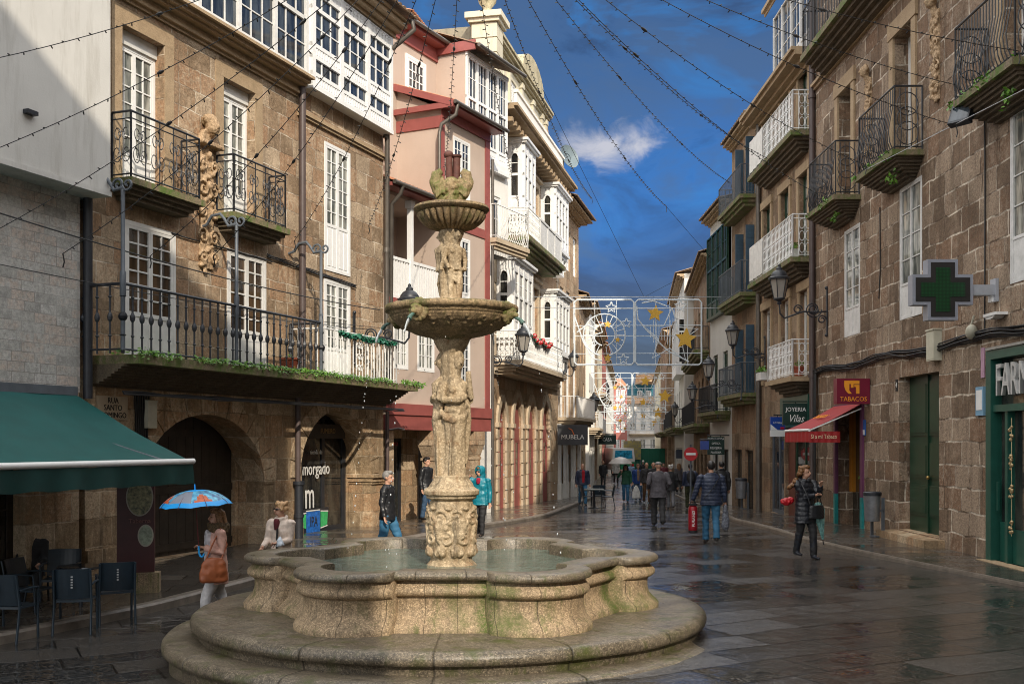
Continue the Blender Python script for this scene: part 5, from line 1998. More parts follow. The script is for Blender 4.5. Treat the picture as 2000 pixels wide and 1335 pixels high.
for a, b in BAL:
    m = MB()
    slab(m, a - 0.08, b + 0.08, 0.68, 8.22, 0.12, 0)
    ms = MB()
    for i in range(7):
        k = (i / 6) ** 1.3
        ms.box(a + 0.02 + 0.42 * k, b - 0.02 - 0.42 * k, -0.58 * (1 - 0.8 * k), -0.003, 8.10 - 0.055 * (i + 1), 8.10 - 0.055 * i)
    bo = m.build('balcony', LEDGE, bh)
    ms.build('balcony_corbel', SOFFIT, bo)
    m = MB()
    railing(m, a, b, 0.6, 8.22, 1.32, 0.115, 0.011, 0.022, style='belly')
    for sg in (a, b):
        for k in range(3):
            pts = [(sg, -0.33 + 0.22 * math.cos(th * math.pi / 8), 8.22 + 0.35 + 0.3 * k + 0.24 * math.sin(th * math.pi / 8)) for th in range(17)]
            m.tube(pts, 0.011, 5, False)
    m.build('railing', IRON, bo)
# weathered doorway trims and carved consoles
mb = MB()
for q_ in f2:
    mb.box(q_[0] - 0.25, q_[0] - 0.002, -0.05, 0, 8.22, 11.15)
    mb.box(q_[1] + 0.002, q_[1] + 0.25, -0.05, 0, 8.22, 11.15)
    mb.box(q_[0] - 0.30, q_[1] + 0.30, -0.07, 0, 11.152, 11.5)
cornice(mb, 0, UB1, 12.0, [(0.08, 0.08), (0.16, 0.08)])
cornice(mb, 0, UB1, 15.7, [(0.15, 0.12), (0.35, 0.12), (0.6, 0.14)])
mb.build('stone_trim', TRIM, bh)
CARV = MATS['carved_sandstone']
for (a, b) in BAL[:4]:
    m = MB()
    uc = b + 0.75
    m.box(uc - 0.13, uc + 0.13, -0.04, 0.02, 9.0, 10.8)
    for i in range(60):
        zz = 9.0 + 1.75 * i / 60
        hw = 0.17 * (0.5 + 0.5 * abs(math.sin(i * 0.25)))
        m.ball((uc + rnd.uniform(-hw, hw), -0.05 - 0.04 * rnd.random(), zz), (rnd.uniform(0.025, 0.06), rnd.uniform(0.03, 0.06), rnd.uniform(0.03, 0.08)), 7, 5)
    for sg in (-1, 1):
        for zz, r0 in ((9.2, 0.10), (9.65, 0.13), (10.15, 0.11), (10.55, 0.10)):
            spiral(m, (uc + sg * 0.10, -0.07, zz), (sg, 0, 0), r0, 1.3, 0.022)
    m.tube([(uc, -0.03, 10.7), (uc, -0.10, 10.85)], [0.09, 0.07], 9)
    m.ball((uc, -0.14, 10.97), (0.10, 0.12, 0.14), 10, 8)
    for i in range(16):
        an = math.pi * i / 15
        m.ball((uc + 0.11 * math.cos(an), -0.12, 10.98 + 0.13 * math.sin(an)), 0.045, 7, 5)
    m.ball((uc, -0.27, 10.95), (0.02, 0.03, 0.035), 6, 5)
    remesh(m, 'carved_bust', CARV, bh, 0.015, 1, lambda c, n: 0.012 * noise.noise(c * 13) + 0.008 * noise.noise(c * 30))
m = MB()
slab(m, B.u(1566, 0.7), B.u(1566, 0.7) + 9.0, 0.75, 12.55, 0.16, 0)
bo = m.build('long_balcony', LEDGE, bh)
m = MB()
for q_ in range(4):
    m.box(B.u(1566, 0.7) + 0.05, B.u(1566, 0.7) + 8.9, -0.62 + 0.13 * q_, -0.003, 12.39 - 0.09 * (q_ + 1), 12.39 - 0.09 * q_)
m.build('balcony_corbel', SOFFIT, bo)
m = MB()
railing(m, B.u(1566, 0.7) + 0.05, B.u(1566, 0.7) + 8.9, 0.68, 12.55, 1.2, 0.13, 0.012, 0.022)
m.build('railing', IRON, bo)
m = MB()
m.tube([(0.12, -0.10, 16.0), (0.12, -0.10, 4.0)], 0.085, 9)
m.tube([(0.12, -0.10, 4.0), (0.12, -0.10, 0.2)], 0.075, 9)
for z in (11.8, 8.4, 4.0):
    m.tube([(0.12, -0.10, z), (0.12, -0.10, z + 0.1)], 0.11, 9)
m.build('downpipe', PIPE, bh, smooth=60)
# door with panels and step
m = MB()
y = 0.24
m.box(door[0], door[1], y, y + 0.06, door[2], door[3])
wdt = (door[1] - door[0])
for (za, zb_) in ((0.35, 1.0), (1.15, 1.9), (2.05, 3.2)):
    for k in range(2):
        a = door[0] + 0.06 + k * wdt / 2
        m.box(a, a + wdt / 2 - 0.12, y - 0.025, y, door[2] + za, door[2] + zb_)
        m.box(a + 0.05, a + wdt / 2 - 0.17, y - 0.04, y - 0.025, door[2] + za + 0.06, door[2] + zb_ - 0.06)
m.box((door[0] + door[1]) / 2 - 0.03, (door[0] + door[1]) / 2 + 0.03, y - 0.05, y, door[2], door[3])
dr = m.build('door', GREEND, bh)
m = MB()
m.ball(((door[0] + door[1]) / 2 + 0.1, y - 0.07, 1.45), 0.04, 8, 6)
m.build('door_knob', simple('brass', (0.35, 0.24, 0.08), 0.35, metal=0.8), dr, smooth=60)
m = MB()
m.box(door[0] - 0.25, door[1] + 0.3, -0.42, 0.0, -0.1, 0.26)
m.box(door[0] + 0.002, door[1] - 0.002, 0.002, 0.235, -0.1, 0.285)
m.build('door_step', STONE_LOW, bh)
# tobacco shop front: purple and teal frame, orange slide, plants
PUR = simple('purple_paint', (0.13, 0.035, 0.09), 0.45, 0.15)
TEA = simple('teal_paint', (0.01, 0.22, 0.22), 0.5, 0.3, 8)
m = MB()
for e in (tab[0], tab[1]):
    m.cur = 0
    m.box(e - 0.08, e + 0.08, -0.06, 0.02, 0.85, 3.05)
    m.cur = 1
    m.box(e - 0.08, e + 0.08, -0.06, 0.02, -0.1, 0.85)
m.cur = 0
m.box(tab[0] - 0.08, tab[1] + 0.08, -0.05, 0.02, 3.05, 3.15)
m.build('shop_frame', [PUR, TEA], bh)
m = MB()
m.box(tab[0] + 0.08, tab[1] - 0.08, 0.40, 0.46, 0.0, 3.0)
m.cur = 1
m.box(tab[0] + 0.10, tab[0] + 0.32, 0.30, 0.40, 0.9, 3.0)
m.cur = 2
m.box(tab[1] - 1.1, tab[1] - 0.1, 0.25, 0.40, 0.1, 1.15)
m.build('shop_window', [GLASS, simple('orange_paint', (0.55, 0.22, 0.02), 0.5), DARK], bh)
m = MB()
leafs(m, [(tab[1] - 0.5, 0.3, 1.3), (tab[1] - 0.8, 0.3, 1.25), (tab[1] - 0.3, 0.3, 1.9)], 0.16, 14, 0.12)
pp_ = m.build('shop_plant', LEAF, None, loc=tuple(B.P(0, 0, 0)), rotz=B.rot)
tag(pp_, 'leafy green plant inside the tobacco shop window', 'plant')
# pharmacy front
m = MB()
a, b, z0, z1 = pha
m.box(a, a + 0.20, -0.10, 0.25, 0.12, z1)
m.box(b - 0.20, b, -0.10, 0.25, 0.12, z1)
m.box(a + 0.2, b - 0.2, -0.10, 0.25, z1 - 0.16, z1)
m.box(a + 0.2, b - 0.2, -0.06, 0.20, 2.72, 2.84)
m.box(a + 0.60, a + 0.70, -0.03, 0.2, 0.12, 2.72)
m.box(a + 1.62, a + 1.74, -0.03, 0.2, 0.12, 2.72)
m.box(a + 0.24, a + 0.58, 0.05, 0.15, 0.12, 0.8)
m.box(a + 0.72, a + 1.60, 0.05, 0.15, 0.12, 0.7)
m.box(a + 0.3, a + 0.34, -0.04, 0.0, 1.0, 1.5)
pf = m.build('pharmacy_front', GREENP, bh)
m = MB()
m.box(a + 0.2, b - 0.2, 0.10, 0.13, 0.7, 2.72)
m.box(a + 0.2, b - 0.2, 0.10, 0.13, 2.84, z1 - 0.16)
m.build('pane', GLASS, pf)
m = MB()
m.box(a - 0.05, b + 0.05, -0.25, -0.003, -0.2, 0.12)
m.build('shop_step', TRIM, bh)
m = MB()
m.box(a + 0.05, b, -0.13, -0.02, z1 + 0.004, z1 + 0.05)
m.build('lead_flashing', simple('lead', (0.30, 0.29, 0.27), 0.5, 0.2), bh)
SILV = simple('sign_silver', (0.50, 0.50, 0.49), 0.45, 0.1)
lt = text(pf, 'FARMACIA', 0.80, (a + 0.28, -0.03, 3.24), RT, SILV, ext=0.03, align='LEFT', sx=0.62)
m = MB()
m.tube([(a + 0.9, -0.05, 2.6), (a + 0.9, -0.05, 0.6)], 0.006, 5)
for z in (2.35, 1.85, 1.35, 0.75):
    for k in range(9):
        m.ball((a + 0.9 + rnd.uniform(-0.05, 0.05), -0.06, z + rnd.uniform(-0.12, 0.12)), rnd.uniform(0.02, 0.035), 7, 5)
go = m.build('bauble_string', simple('bauble_gold', (0.40, 0.30, 0.16), 0.3, metal=0.6), None, loc=tuple(B.P(0, 0, 0)), rotz=B.rot)
tag(go, 'string of small gold baubles hanging in the green pharmacy doorway', 'decoration')

# cable bundle along the wall
m = MB()
def bz(u):
    return 4.12 - 0.005 * u + 0.05 * math.sin(u * 1.3)
for k in range(8):
    pts = []
    for i in range(70):
        u = 0.2 + i * 0.42
        pts.append((u, -0.05 - 0.02 * (k % 3) + 0.015 * noise.noise(Vector((u * 2, k, 1))), bz(u) + 0.035 * (k - 3) * 0.6 + 0.06 * noise.noise(Vector((u * 0.9, k * 4.0, 2)))))
    m.tube(pts, 0.016, 5)
for k in range(5):
    m.tube([(0.3 + 0.04 * k, -0.08, 4.2), (0.28 + 0.05 * k, -0.1, 3.2), (0.3 + 0.03 * k, -0.09, 2.0), (0.3 + 0.02 * k, -0.09, 0.6)], 0.02, 5)
uw = B.u(1925)
m.tube([(uw, -0.02, 9.6), (uw + 0.02, -0.02, 6.5), (uw, -0.02, 4.1)], 0.014, 5)
m.tube([(B.u(1720), -0.02, 7.6), (B.u(1720) + 0.03, -0.02, 6.2), (B.u(1718), -0.02, 5.5)], 0.014, 5)
cb = m.build('cable_bundle', CABLE, None, loc=tuple(B.P(0, 0, 0)), rotz=B.rot)
tag(cb, 'thick black cable bundle along the brown pharmacy house', 'cables')


def on_wall(name, label, cat, fr, px, py, mbx, mat, w=0.0, group=None):
    u, z = fr.uv(px, py, w)
    o = mbx.build(name, mat, None, loc=tuple(fr.P(u, 0, z)), rotz=fr.rot, smooth=40)
    tag(o, label, cat, group)
    return o


def boxm(hw, hh, d, lip=0.02):
    q = MB()
    q.box(-hw, hw, -d, -0.003, -hh, hh)
    q.box(-hw - lip, hw + lip, -d - lip, -0.004, hh, hh + lip * 1.5)
    q.box(-hw + 0.02, hw - 0.02, -d - 0.006, -d, -hh + 0.03, hh - 0.03)
    return q


on_wall('meter_box', 'cream meter box beneath the cables beside the green door', 'meter box', B, 1832, 675, boxm(0.20, 0.30, 0.16), BOXC)
q = MB()
q.ball((0, -0.10, 0), (0.14, 0.10, 0.14), 14, 10)
q.tube([(0, -0.1, 0.13), (0.02, -0.06, 0.3)], 0.02, 6)
q.lathe([(0.12, -0.02), (0.12, 0.0)], 12, (0, -0.05, 0))
on_wall('alarm_lamp', 'round cream bulkhead lamp under the cables near the pharmacy', 'lamp', B, 1908, 648, q, BOXC)
on_wall('alarm_box', 'small white alarm box above the cable bundle', 'box', B, 1944, 580, boxm(0.07, 0.09, 0.1), WHITE)
q = MB()
q.box(-0.22, 0.28, -0.22, -0.003, -0.02, 0.03)
q.prism([(-0.22, -0.02), (0.2, -0.02), (0.1, -0.07), (-0.1, -0.07)], -0.20, -0.02)
on_wall('strip_light', 'white strip light fitting on the wall above the pharmacy', 'light', B, 1955, 615, q, WHITE)
q = MB()
q.box(-0.07, 0.07, -0.02, -0.003, -0.27, 0.27)
o = on_wall('pink_plaque', 'small pink notice plate on the wall beside the pharmacy front', 'plate', B, 1921, 708, q, simple('pink_plate', (0.50, 0.30, 0.42), 0.5))
q = MB()
q.box(-0.16, 0.16, -0.05, -0.003, -0.26, 0.26)
o = on_wall('blue_plaque', 'light blue framed pharmacy notice left of the green front', 'plate', B, 1918, 783, q, simple('blue_plate', (0.18, 0.36, 0.52), 0.4))
q = MB()
q.box(-0.12, 0.12, -0.058, -0.051, -0.16, 0.2)
q.build('notice', WHITE, o)
q = MB()
q.box(-0.10, 0.10, -0.03, -0.003, -0.19, 0.19)
o = on_wall('tobacco_plaque', 'small blue and white notice beside the purple shop frame', 'plate', B, 1689, 835, q, simple('blue_enamel', (0.02, 0.10, 0.35), 0.4))
q = MB()
q.box(-0.08, 0.08, -0.036, -0.031, -0.17, -0.05)
q.build('notice', WHITE, o)
q = MB()
q.box(-0.07, 0.07, -0.012, -0.003, -0.13, 0.13)
o = on_wall('house_number', 'small black house number plate beside the green door', 'plate', B, 1752, 752, q, DARK)
text(o, '4', 0.16, (0, -0.016, 0), RT, WLET)
# floodlight under the corner balcony
u, z = B.uv(1882, 222, 0.55)
fl = B.thing('floodlight', 'black rectangular floodlight under the corner balcony', 'floodlight', u, 0.55, z)
q = MB()
q.box(-0.20, 0.20, -0.10, 0.03, -0.24, 0.24)
for k in range(5):
    q.box(-0.18, 0.18, 0.03, 0.07, -0.2 + k * 0.09, -0.16 + k * 0.09)
h_ = q.build('housing', IRON, fl)
h_.rotation_euler = (R(-25), 0, R(35))
q = MB()
q.quad((-0.17, -0.102, -0.2), (0.17, -0.102, -0.2), (0.17, -0.102, 0.2), (-0.17, -0.102, 0.2))
q.build('lens', GLASS_S, h_)
q = MB()
q.tube([(0, 0.05, 0), (0.1, 0.3, 0.15), (0.1, 0.54, 0.2)], 0.025, 6)
q.build('bracket', IRON, fl)
# pharmacy cross
u, z = B.uv(1840, 567, 0.95)
uwall = u
pc = B.thing('pharmacy_cross', 'green illuminated pharmacy cross in a pale grey frame on a wall arm', 'sign', u, 0.0, z)
def cross(r, k):
    return [(-k, -r), (k, -r), (k, -k), (r, -k), (r, k), (k, k), (k, r), (-k, r), (-k, k), (-r, k), (-r, -k), (-k, -k)]
# built in the plane across the street: outline in local y/z, thin in x
q = MB()
cx = -0.98
def crossx(q, r, k, x0, x1):
    pl_ = cross(r, k)
    t0 = MB()
    t0.prism(pl_, x0, x1)
    q.add([(p[1], cx + p[0], p[2]) for p in t0.v], t0.f)
crossx(q, 0.53, 0.265, -0.11, 0.11)
frm = q.build('frame', simple('cross_frame', (0.30, 0.32, 0.38), 0.35, 0.05, metal=0.2), pc)
def led_mat():
    m_, q_, p = new_mat('led_green')
    co = q_.new('ShaderNodeTexCoord').outputs['Object']
    x, y, z = q_.sep(co)
    gy = q_.math('ABSOLUTE', q_.math('SINE', q_.math('MULTIPLY', y, 130)))
    gz_ = q_.math('ABSOLUTE', q_.math('SINE', q_.math('MULTIPLY', z, 130)))
    f = q_.math('MULTIPLY', gy, gz_)
    c = q_.mix(f, (0.0, 0.006, 0.003), (0.002, 0.075, 0.02))
    q_.put(p.inputs['Base Color'], c)
    q_.put(p.inputs['Emission Color'], c)
    p.inputs['Emission Strength'].default_value = 0.05
    p.inputs['Roughness'].default_value = 0.3
    return m_
LED = led_mat()
for sx_ in (-1, 1):
    q = MB()
    crossx(q, 0.475, 0.21, *(sorted((sx_ * 0.111, sx_ * 0.118))))
    q.build('black_face', DARK, frm)
    q = MB()
    crossx(q, 0.385, 0.125, *(sorted((sx_ * 0.119, sx_ * 0.124))))
    q.build('led_face', LED, frm)
q = MB()
q.box(-0.08, 0.08, -0.46, -0.06, -0.09, 0.09)
q.box(-0.11, 0.11, -0.06, -0.003, -0.2, 0.2)
q.build('arm', simple('arm_grey', (0.36, 0.38, 0.42), 0.4), pc)

# tobacco sign and red awning
MAR = simple('maroon_sign', (0.17, 0.005, 0.028), 0.4, 0.06)
ORG = simple('sign_orange2', (0.85, 0.33, 0.02), 0.5, 0.03)
u, z = B.uv(1660, 764, 0.45)
ts = B.thing('tobacco_sign', 'maroon box sign TABACOS with orange emblem over the tobacco shop', 'sign', u, 0.0, z)
q = MB()
q.box(-0.14, 0.14, -0.80, -0.02, -0.30, 0.30)
bx_ = q.build('box', MAR, ts)
RX = (R(90), 0, R(90))        # lettering that looks toward the camera along +x of a facade frame
text(bx_, 'TABACOS', 0.155, (0.145, -0.41, -0.19), RX, ORG, sx=0.92)
q = MB()
def emb(q, pts, x0=0.141, x1=0.15):
    t0 = MB()
    t0.prism(pts, x0, x1)
    q.add([(p[1], p[0] - 0.41, p[2]) for p in t0.v], t0.f)
emb(q, [(-0.22, 0.25), (0.14, 0.25), (0.14, 0.17), (0.0, 0.17), (0.0, 0.08), (-0.06, 0.08), (-0.06, 0.17), (-0.10, 0.17), (-0.10, 0.02), (-0.04, -0.06), (-0.12, -0.06), (-0.19, 0.02), (-0.22, 0.12)])
emb(q, [(0.02, 0.15), (0.14, 0.15), (0.14, -0.06), (0.06, -0.06), (0.06, 0.1), (0.02, 0.1)])
q.build('emblem', ORG, bx_)
ra = B.thing('red_awning', 'small red awning with lettering over the tobacco shop', 'awning', B.u(1634), 0, 0)
REDA = simple('red_awning_fabric', (0.33, 0.012, 0.015), 0.6, 0.12, 4)
LA = tab[1] - tab[0]
q = MB()
q.grid(lambda a, b: (-0.05 + (LA + 0.1) * a, -0.06 - 1.25 * b, 3.12 - 0.62 * b - 0.03 * math.sin(b * math.pi)), 16, 6)
q.grid(lambda a, b: (-0.05 + (LA + 0.1) * a, -0.06 - 1.25 * b, 3.10 - 0.62 * b - 0.03 * math.sin(b * math.pi)), 16, 6)
q.build('canopy', REDA, ra, smooth=60)
q = MB()
q.tube([(-0.06, -1.32, 2.48), (LA + 0.06, -1.32, 2.48)], 0.035, 8)
q.tube([(-0.04, -0.06, 3.0), (-0.04, -1.3, 2.48)], 0.018, 6)
q.tube([(LA + 0.04, -0.06, 3.0), (LA + 0.04, -1.3, 2.48)], 0.018, 6)
q.build('front_bar', WHITE, ra, smooth=60)
q = MB()
q.grid(lambda a, b: (-0.05 + (LA + 0.1) * a, -1.335 + 0.012 * math.sin(a * 40), 2.45 - 0.26 * b), 40, 3)
q.build('valance', REDA, ra, smooth=60)
q = MB()
q.grid(lambda a, b: (LA + 0.05 + 0.01 * math.sin(b * 30), -1.32 + 0.75 * b, 2.45 - 0.27 * a), 3, 20)
q.build('side_flap', REDA, ra, smooth=60)
text(ra.children[-1], 'Si a mi Tabaco', 0.15, (LA + 0.068, -0.97, 2.32), (R(90), 0, R(90)), simple('cream_lettering', (0.75, 0.62, 0.42), 0.6), sx=0.72)
text(ra, 'TABACOS', 0.26, (LA / 2, -0.72, 2.83), (R(26), 0, 0), ORG, sx=0.9)

# ================================================================== neighbour with white lace balconies (E)
eh = E.thing('lace_balcony_house', 'brown stone house with three white lace-railed balconies above the jeweller', 'house')
L_ = 11.48
LE0 = 4.45
e1 = [(5.3, 6.4, 4.1, 6.6), (7.7, 8.8, 4.1, 6.6), (10.0, 10.9, 4.1, 6.6)]
e2 = [(5.3, 6.4, 7.5, 10.0), (7.7, 8.8, 7.5, 10.0), (9.9, 10.9, 7.5, 10.0)]
e3 = [(5.3, 6.4, 11.1, 13.0), (7.7, 8.8, 11.1, 13.0), (9.9, 10.9, 11.1, 13.0)]
gsh = [(E.u(1504), E.u(1531), -0.1, 2.6), (E.u(1534), E.u(1584), -0.1, 2.6)]
mb = MB()
wall_front(mb, LE0, L_, -0.9, 13.4, e1 + e2 + e3 + gsh, rec=0.25)
shell(mb, LE0, L_, -0.9, 13.4, 9)
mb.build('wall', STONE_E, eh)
for q_ in e1 + e2 + e3:
    casement(eh, *q_, 0.12, 2, 1, 3, 0.25, mat=WHITE_OLD if q_[2] < 7 else GREEND, glass=GLASS_C)
mb = MB()
for q_ in e1 + e2 + e3:
    mb.box(q_[0] - 0.2, q_[0] - 0.002, -0.05, 0, q_[2], q_[3])
    mb.box(q_[1] + 0.002, q_[1] + 0.2, -0.05, 0, q_[2], q_[3])
    mb.box(q_[0] - 0.24, q_[1] + 0.24, -0.07, 0, q_[3] + 0.002, q_[3] + 0.26)
cornice(mb, LE0, L_, 12.9, [(0.12, 0.1), (0.3, 0.1), (0.55, 0.12), (0.65, 0.1)])
mb.build('stone_trim', TRIM, eh)
mb = MB()
mb.box(5.7, L_, 0.3, 6, 13.4, 16.4)
mb.build('attic_wall', PLA_W, eh)
gallery(eh, 5.7, L_ - 0.1, 13.5, 16.3, -0.25, 5, [('panel', 0.5, 1, 1), ('pane', 1.2, 2, 3)], WHITE_OLD, GLASS_S, back=0.5)
mb = MB()
cornice(mb, 5.6, L_, 16.4, [(0.05, 0.1), (0.15, 0.12)])
mb.build('eave_board', TRIM, eh)
for (z, w_, h_, px_far, i) in ((4.05, 0.55, 1.05, 1500, 0), (7.42, 0.55, 1.22, 1465, 1), (11.0, 0.55, 1.15, 1465, 2)):
    m = MB()
    ua = E.u(px_far, w_)
    slab(m, ua - 0.06, L_ - 0.12, w_ + 0.08, z, 0.14, 0)
    bo = m.build('balcony', LEDGE if i else TRIM, eh)
    m = MB()
    for q_ in range(4):
        m.box(ua + 0.1 + 0.12 * q_, L_ - 0.28 - 0.12 * q_, -w_ + 0.06 + 0.1 * q_, -0.003, z - 0.14 - 0.09 * (q_ + 1), z - 0.14 - 0.09 * q_)
    m.build('balcony_corbel', SOFFIT, bo)
    m = MB()
    railing(m, ua, L_ - 0.2, w_, z, h_, 0.17, 0.012, 0.020, style='lace')
    m.build('railing', WHITE, bo)
    if i:
        m = MB()
        m.grid(lambda a, b: (ua + 0.05 + 1.9 * a, -w_ - 0.035 - 0.02 * math.sin(a * 22), z + h_ - 0.02 - (h_ - 0.12) * b), 20, 4)
        o = m.build('white_cloth', simple('white_cloth', (0.70, 0.69, 0.66), 0.8), None, loc=tuple(E.P(0, 0, 0)), rotz=E.rot, smooth=60)
        tag(o, ('white cloth tied along the %s white lace balcony' % ('middle', 'topmost')[i - 1]), 'cloth')
# jeweller and neighbours at street level
jw = gsh[1]
m = MB()
m.box(jw[0], jw[0] + 0.75, 0.1, 0.2, -0.1, 2.6)
m.build('brown_panel', simple('brown_panel', (0.13, 0.045, 0.03), 0.5, 0.2), eh)
casement(eh, jw[0] + 0.76, jw[1], -0.1, 2.6, 0.12, 2, 1, 1, 0, mat=GREEND, glass=GLASS, name='shop_door')
casement(eh, gsh[0][0], gsh[0][1], -0.1, 2.6, 0.08, 2, 1, 1, 0, mat=IRON_G, glass=GLASS_S, name='shop_door')
for q_ in gsh[2:]:
    casement(eh, *q_, 0.12, 2, 1, 2, 0.3, mat=WOOD, glass=GLASS, name='shop_door')
m = MB()
m.box(jw[0] - 0.2, jw[1] + 0.1, -0.12, -0.003, 2.62, 3.55)
m.build('shop_fascia', GREENP, eh)
m = MB()
m.tube([(E.u(1487), -0.1, 13.0), (E.u(1487), -0.1, 2.3)], 0.09, 8)
m.tube([(E.u(1487), -0.1, 2.3), (E.u(1487), -0.1, -0.2)], 0.10, 8)
m.build('downpipe', PIPE_G, eh, smooth=60)
u, z = E.uv(1561, 800, 0.45)
js = E.thing('jeweller_sign', 'dark green projecting sign JOYERIA beside the red awning', 'sign', L_ - 0.35, 0, 2.98)
q = MB()
q.box(-0.06, 0.06, -0.80, -0.08, -0.31, 0.31)
q.tube([(0, -0.8, 0.36), (0, 0, 0.36)], 0.02, 6)
q.tube([(0, -0.44, 0.30), (0, -0.44, 0.36)], 0.02, 6)
bx_ = q.build('board', simple('bottle_green', (0.008, 0.032, 0.025), 0.4), js)
text(bx_, 'JOYERIA', 0.165, (0.064, -0.44, 0.13), RX, WLET, sx=0.95)
text(bx_, 'Vilas', 0.30, (0.064, -0.44, -0.13), RX, WLET, shear=0.35, sx=0.8)
u, z = E.uv(1517, 833, 0.4)
bs = E.thing('blue_sign', 'small blue and white projecting lottery sign before the glass door', 'sign', u, 0, z)
q = MB()
q.cur = 0
q.box(-0.05, 0.05, -0.60, -0.15, -0.10, 0.30)
q.cur = 1
q.box(-0.05, 0.05, -0.60, -0.15, -0.30, -0.102)
q.cur = 1
q.add([(0.052, -0.60, -0.10), (0.052, -0.38, -0.10), (0.052, -0.60, 0.08)], [(0, 1, 2)])
q.cur = 2
q.box(0.05, 0.058, -0.30, -0.18, -0.07, -0.01)
bx_ = q.build('board', [simple('sign_blue', (0.015, 0.06, 0.33), 0.35), WHITE, simple('sign_red', (0.5, 0.01, 0.02), 0.4)], bs)
text(bx_, 'LOTERIA', 0.075, (0.056, -0.37, 0.12), RX, WLET)
q = MB()
q.tube([(0, -0.5, 0.36), (0, 0, 0.36)], 0.02, 6)
q.tube([(0, -0.38, 0.30), (0, -0.38, 0.36)], 0.02, 6)
q.build('arm', IRON, bs)

# ================================================================== blue shuttered house (G) and the far right row
gh = house('blue_shutter_house', 'brown stone house with tall blue-grey shutters and dark iron balconies', E, 0.0, 4.42, 13.6, STONE_E, WHITE,
           [(3.9, 6.3, [1.3, 3.2], 0.5, 'x', ('bar', 0.2, 4.3, 0.6, IRON_G, 1.05, LEDGE), GREEND), (7.4, 9.8, [1.3, 3.2], 0.5, 'x', ('bar', 0.2, 4.3, 0.6, IRON_G, 1.1, LEDGE), GREEND), (10.8, 12.8, [1.3, 3.2], 0.45, 'x', ('bar', 0.2, 4.3, 0.6, IRON_G, 1.05, LEDGE))],
           zb=-1.0, roofm=TILE_O, roofh=1.0, ground=[(0.6, 1.8, 1.9), (2.4, 3.7, 1.9)], over=0.45)
BLU = simple('blue_shutter_paint', (0.035, 0.075, 0.115), 0.5, 0.15)
for (z0, z1) in ((3.92, 6.3), (7.42, 9.8), (10.82, 12.9)):
    for u in (2.1, 3.88):
        m = MB()
        m.box(u - 0.02, u + 0.02, -0.30, -0.005, z0, z1)
        for k in range(18):
            zz = z0 + 0.1 + (z1 - z0 - 0.2) * k / 18
            m.box(u - 0.03, u + 0.03, -0.27, -0.04, zz, zz + 0.08)
        m.build('shutter', BLU, gh)
g2 = house('green_gallery_house', 'narrow house with a dark green glazed gallery beyond the blue shutters', G, 0.0, 4.58, 11.6, PLA_W, WHITE,
           [(3.4, 5.8, [1.2, 3.3], 0.5, 'x', ('bar', 0.3, 4.4, 0.6, IRON, 1.05, LEDGE), GREEND)], zb=-1.0, roofm=TILE_O, roofh=1.0, ground=[(0.6, 1.8, 1.9), (2.6, 3.9, 1.9)], over=0.5)
gallery(g2, 0.1, 4.45, 7.4, 10.8, 0.15, 4, [('panel', 0.5, 1, 1), ('pane', 1.2, 2, 2), ('pane', 1.2, 2, 2)], GREEND, GLASS, post=0.14)
FRH = [
    ('corner_brown_house', 'narrow brown stone house with dark balconies where the street narrows', 104, 117, 10.3, STONE_E, [(3.0, 5.2, [106, 109, 112, 115], 0.5, 'x', ('bar', 104.5, 116.5, 0.7, IRON, 1.0, LEDGE), GREEND), (6.2, 8.6, [106, 109, 112, 115], 0.5, 'x', ('bar', 104.5, 116.5, 0.7, IRON, 1.0, LEDGE), GREEND)]),
    ('white_bay_house', 'shaded house with a white glazed bay high on the right', 90, 104, 11.4, PLA_W, [(3.0, 5.2, [92, 95, 98, 101], 0.5, 'x', ('bar', 90.5, 103.5, 0.7, IRON, 1.0, LEDGE)), (6.2, 8.6, [92, 95, 98, 101], 0.6, 'x', None), (9.2, 10.9, [92, 95, 98, 101], 0.6, 'x', None)]),
    ('shaded_stone_house', 'stone house with iron balconies in the shaded middle of the street', 72, 90, 10.2, STONE_E, [(3.0, 5.2, [74 + 3 * k for k in range(6)], 0.5, 'x', ('bar', 72.5, 89.5, 0.7, IRON, 1.0, LEDGE)), (6.2, 8.6, [74 + 3 * k for k in range(6)], 0.6, 'x', None)]),
    ('tall_stone_house', 'taller stone house further down on the shaded side', 48, 72, 11.6, STONE_E, [(3.0, 5.2, [50 + 3 * k for k in range(8)], 0.5, 'x', ('bar', 48.5, 71.5, 0.7, WHITE, 1.0, LEDGE)), (6.2, 8.6, [50 + 3 * k for k in range(8)], 0.6, 'x', None), (9.2, 10.9, [50 + 3 * k for k in range(8)], 0.6, 'x', None)]),
    ('far_shaded_house', 'pale house at the far end of the shaded side', 0, 48, 11.0, PLA_C, [(3.0, 5.2, [2 + 4 * k for k in range(12)], 0.6, 'x', None), (6.2, 8.6, [2 + 4 * k for k in range(12)], 0.6, 'x', None)]),
]
for i, (nm, lab, a, b, h, wm_, flr) in enumerate(FRH):
    gr = [(a + 0.8 + k * 2.8, a + 2.4 + k * 2.8, 1.6) for k in range(int((b - a - 1) / 2.8))]
    hh = house(nm, lab, FRR, a, b, h, wm_, WHITE, flr, zb=-1.6, roofm=TILE_O, ground=gr, w=(0.0, 0.5, 0.1, 0.4, 0.0)[i])
    if i == 1:
        gallery(hh, 97.5, 103.5, 6.0, 9.0, 0.9, 4, [('panel', 0.4, 1, 1), ('pane', 1.2, 2, 2), ('pane', 0.5, 2, 1)], WHITE, GLASS, back=0.5)
m = MB()
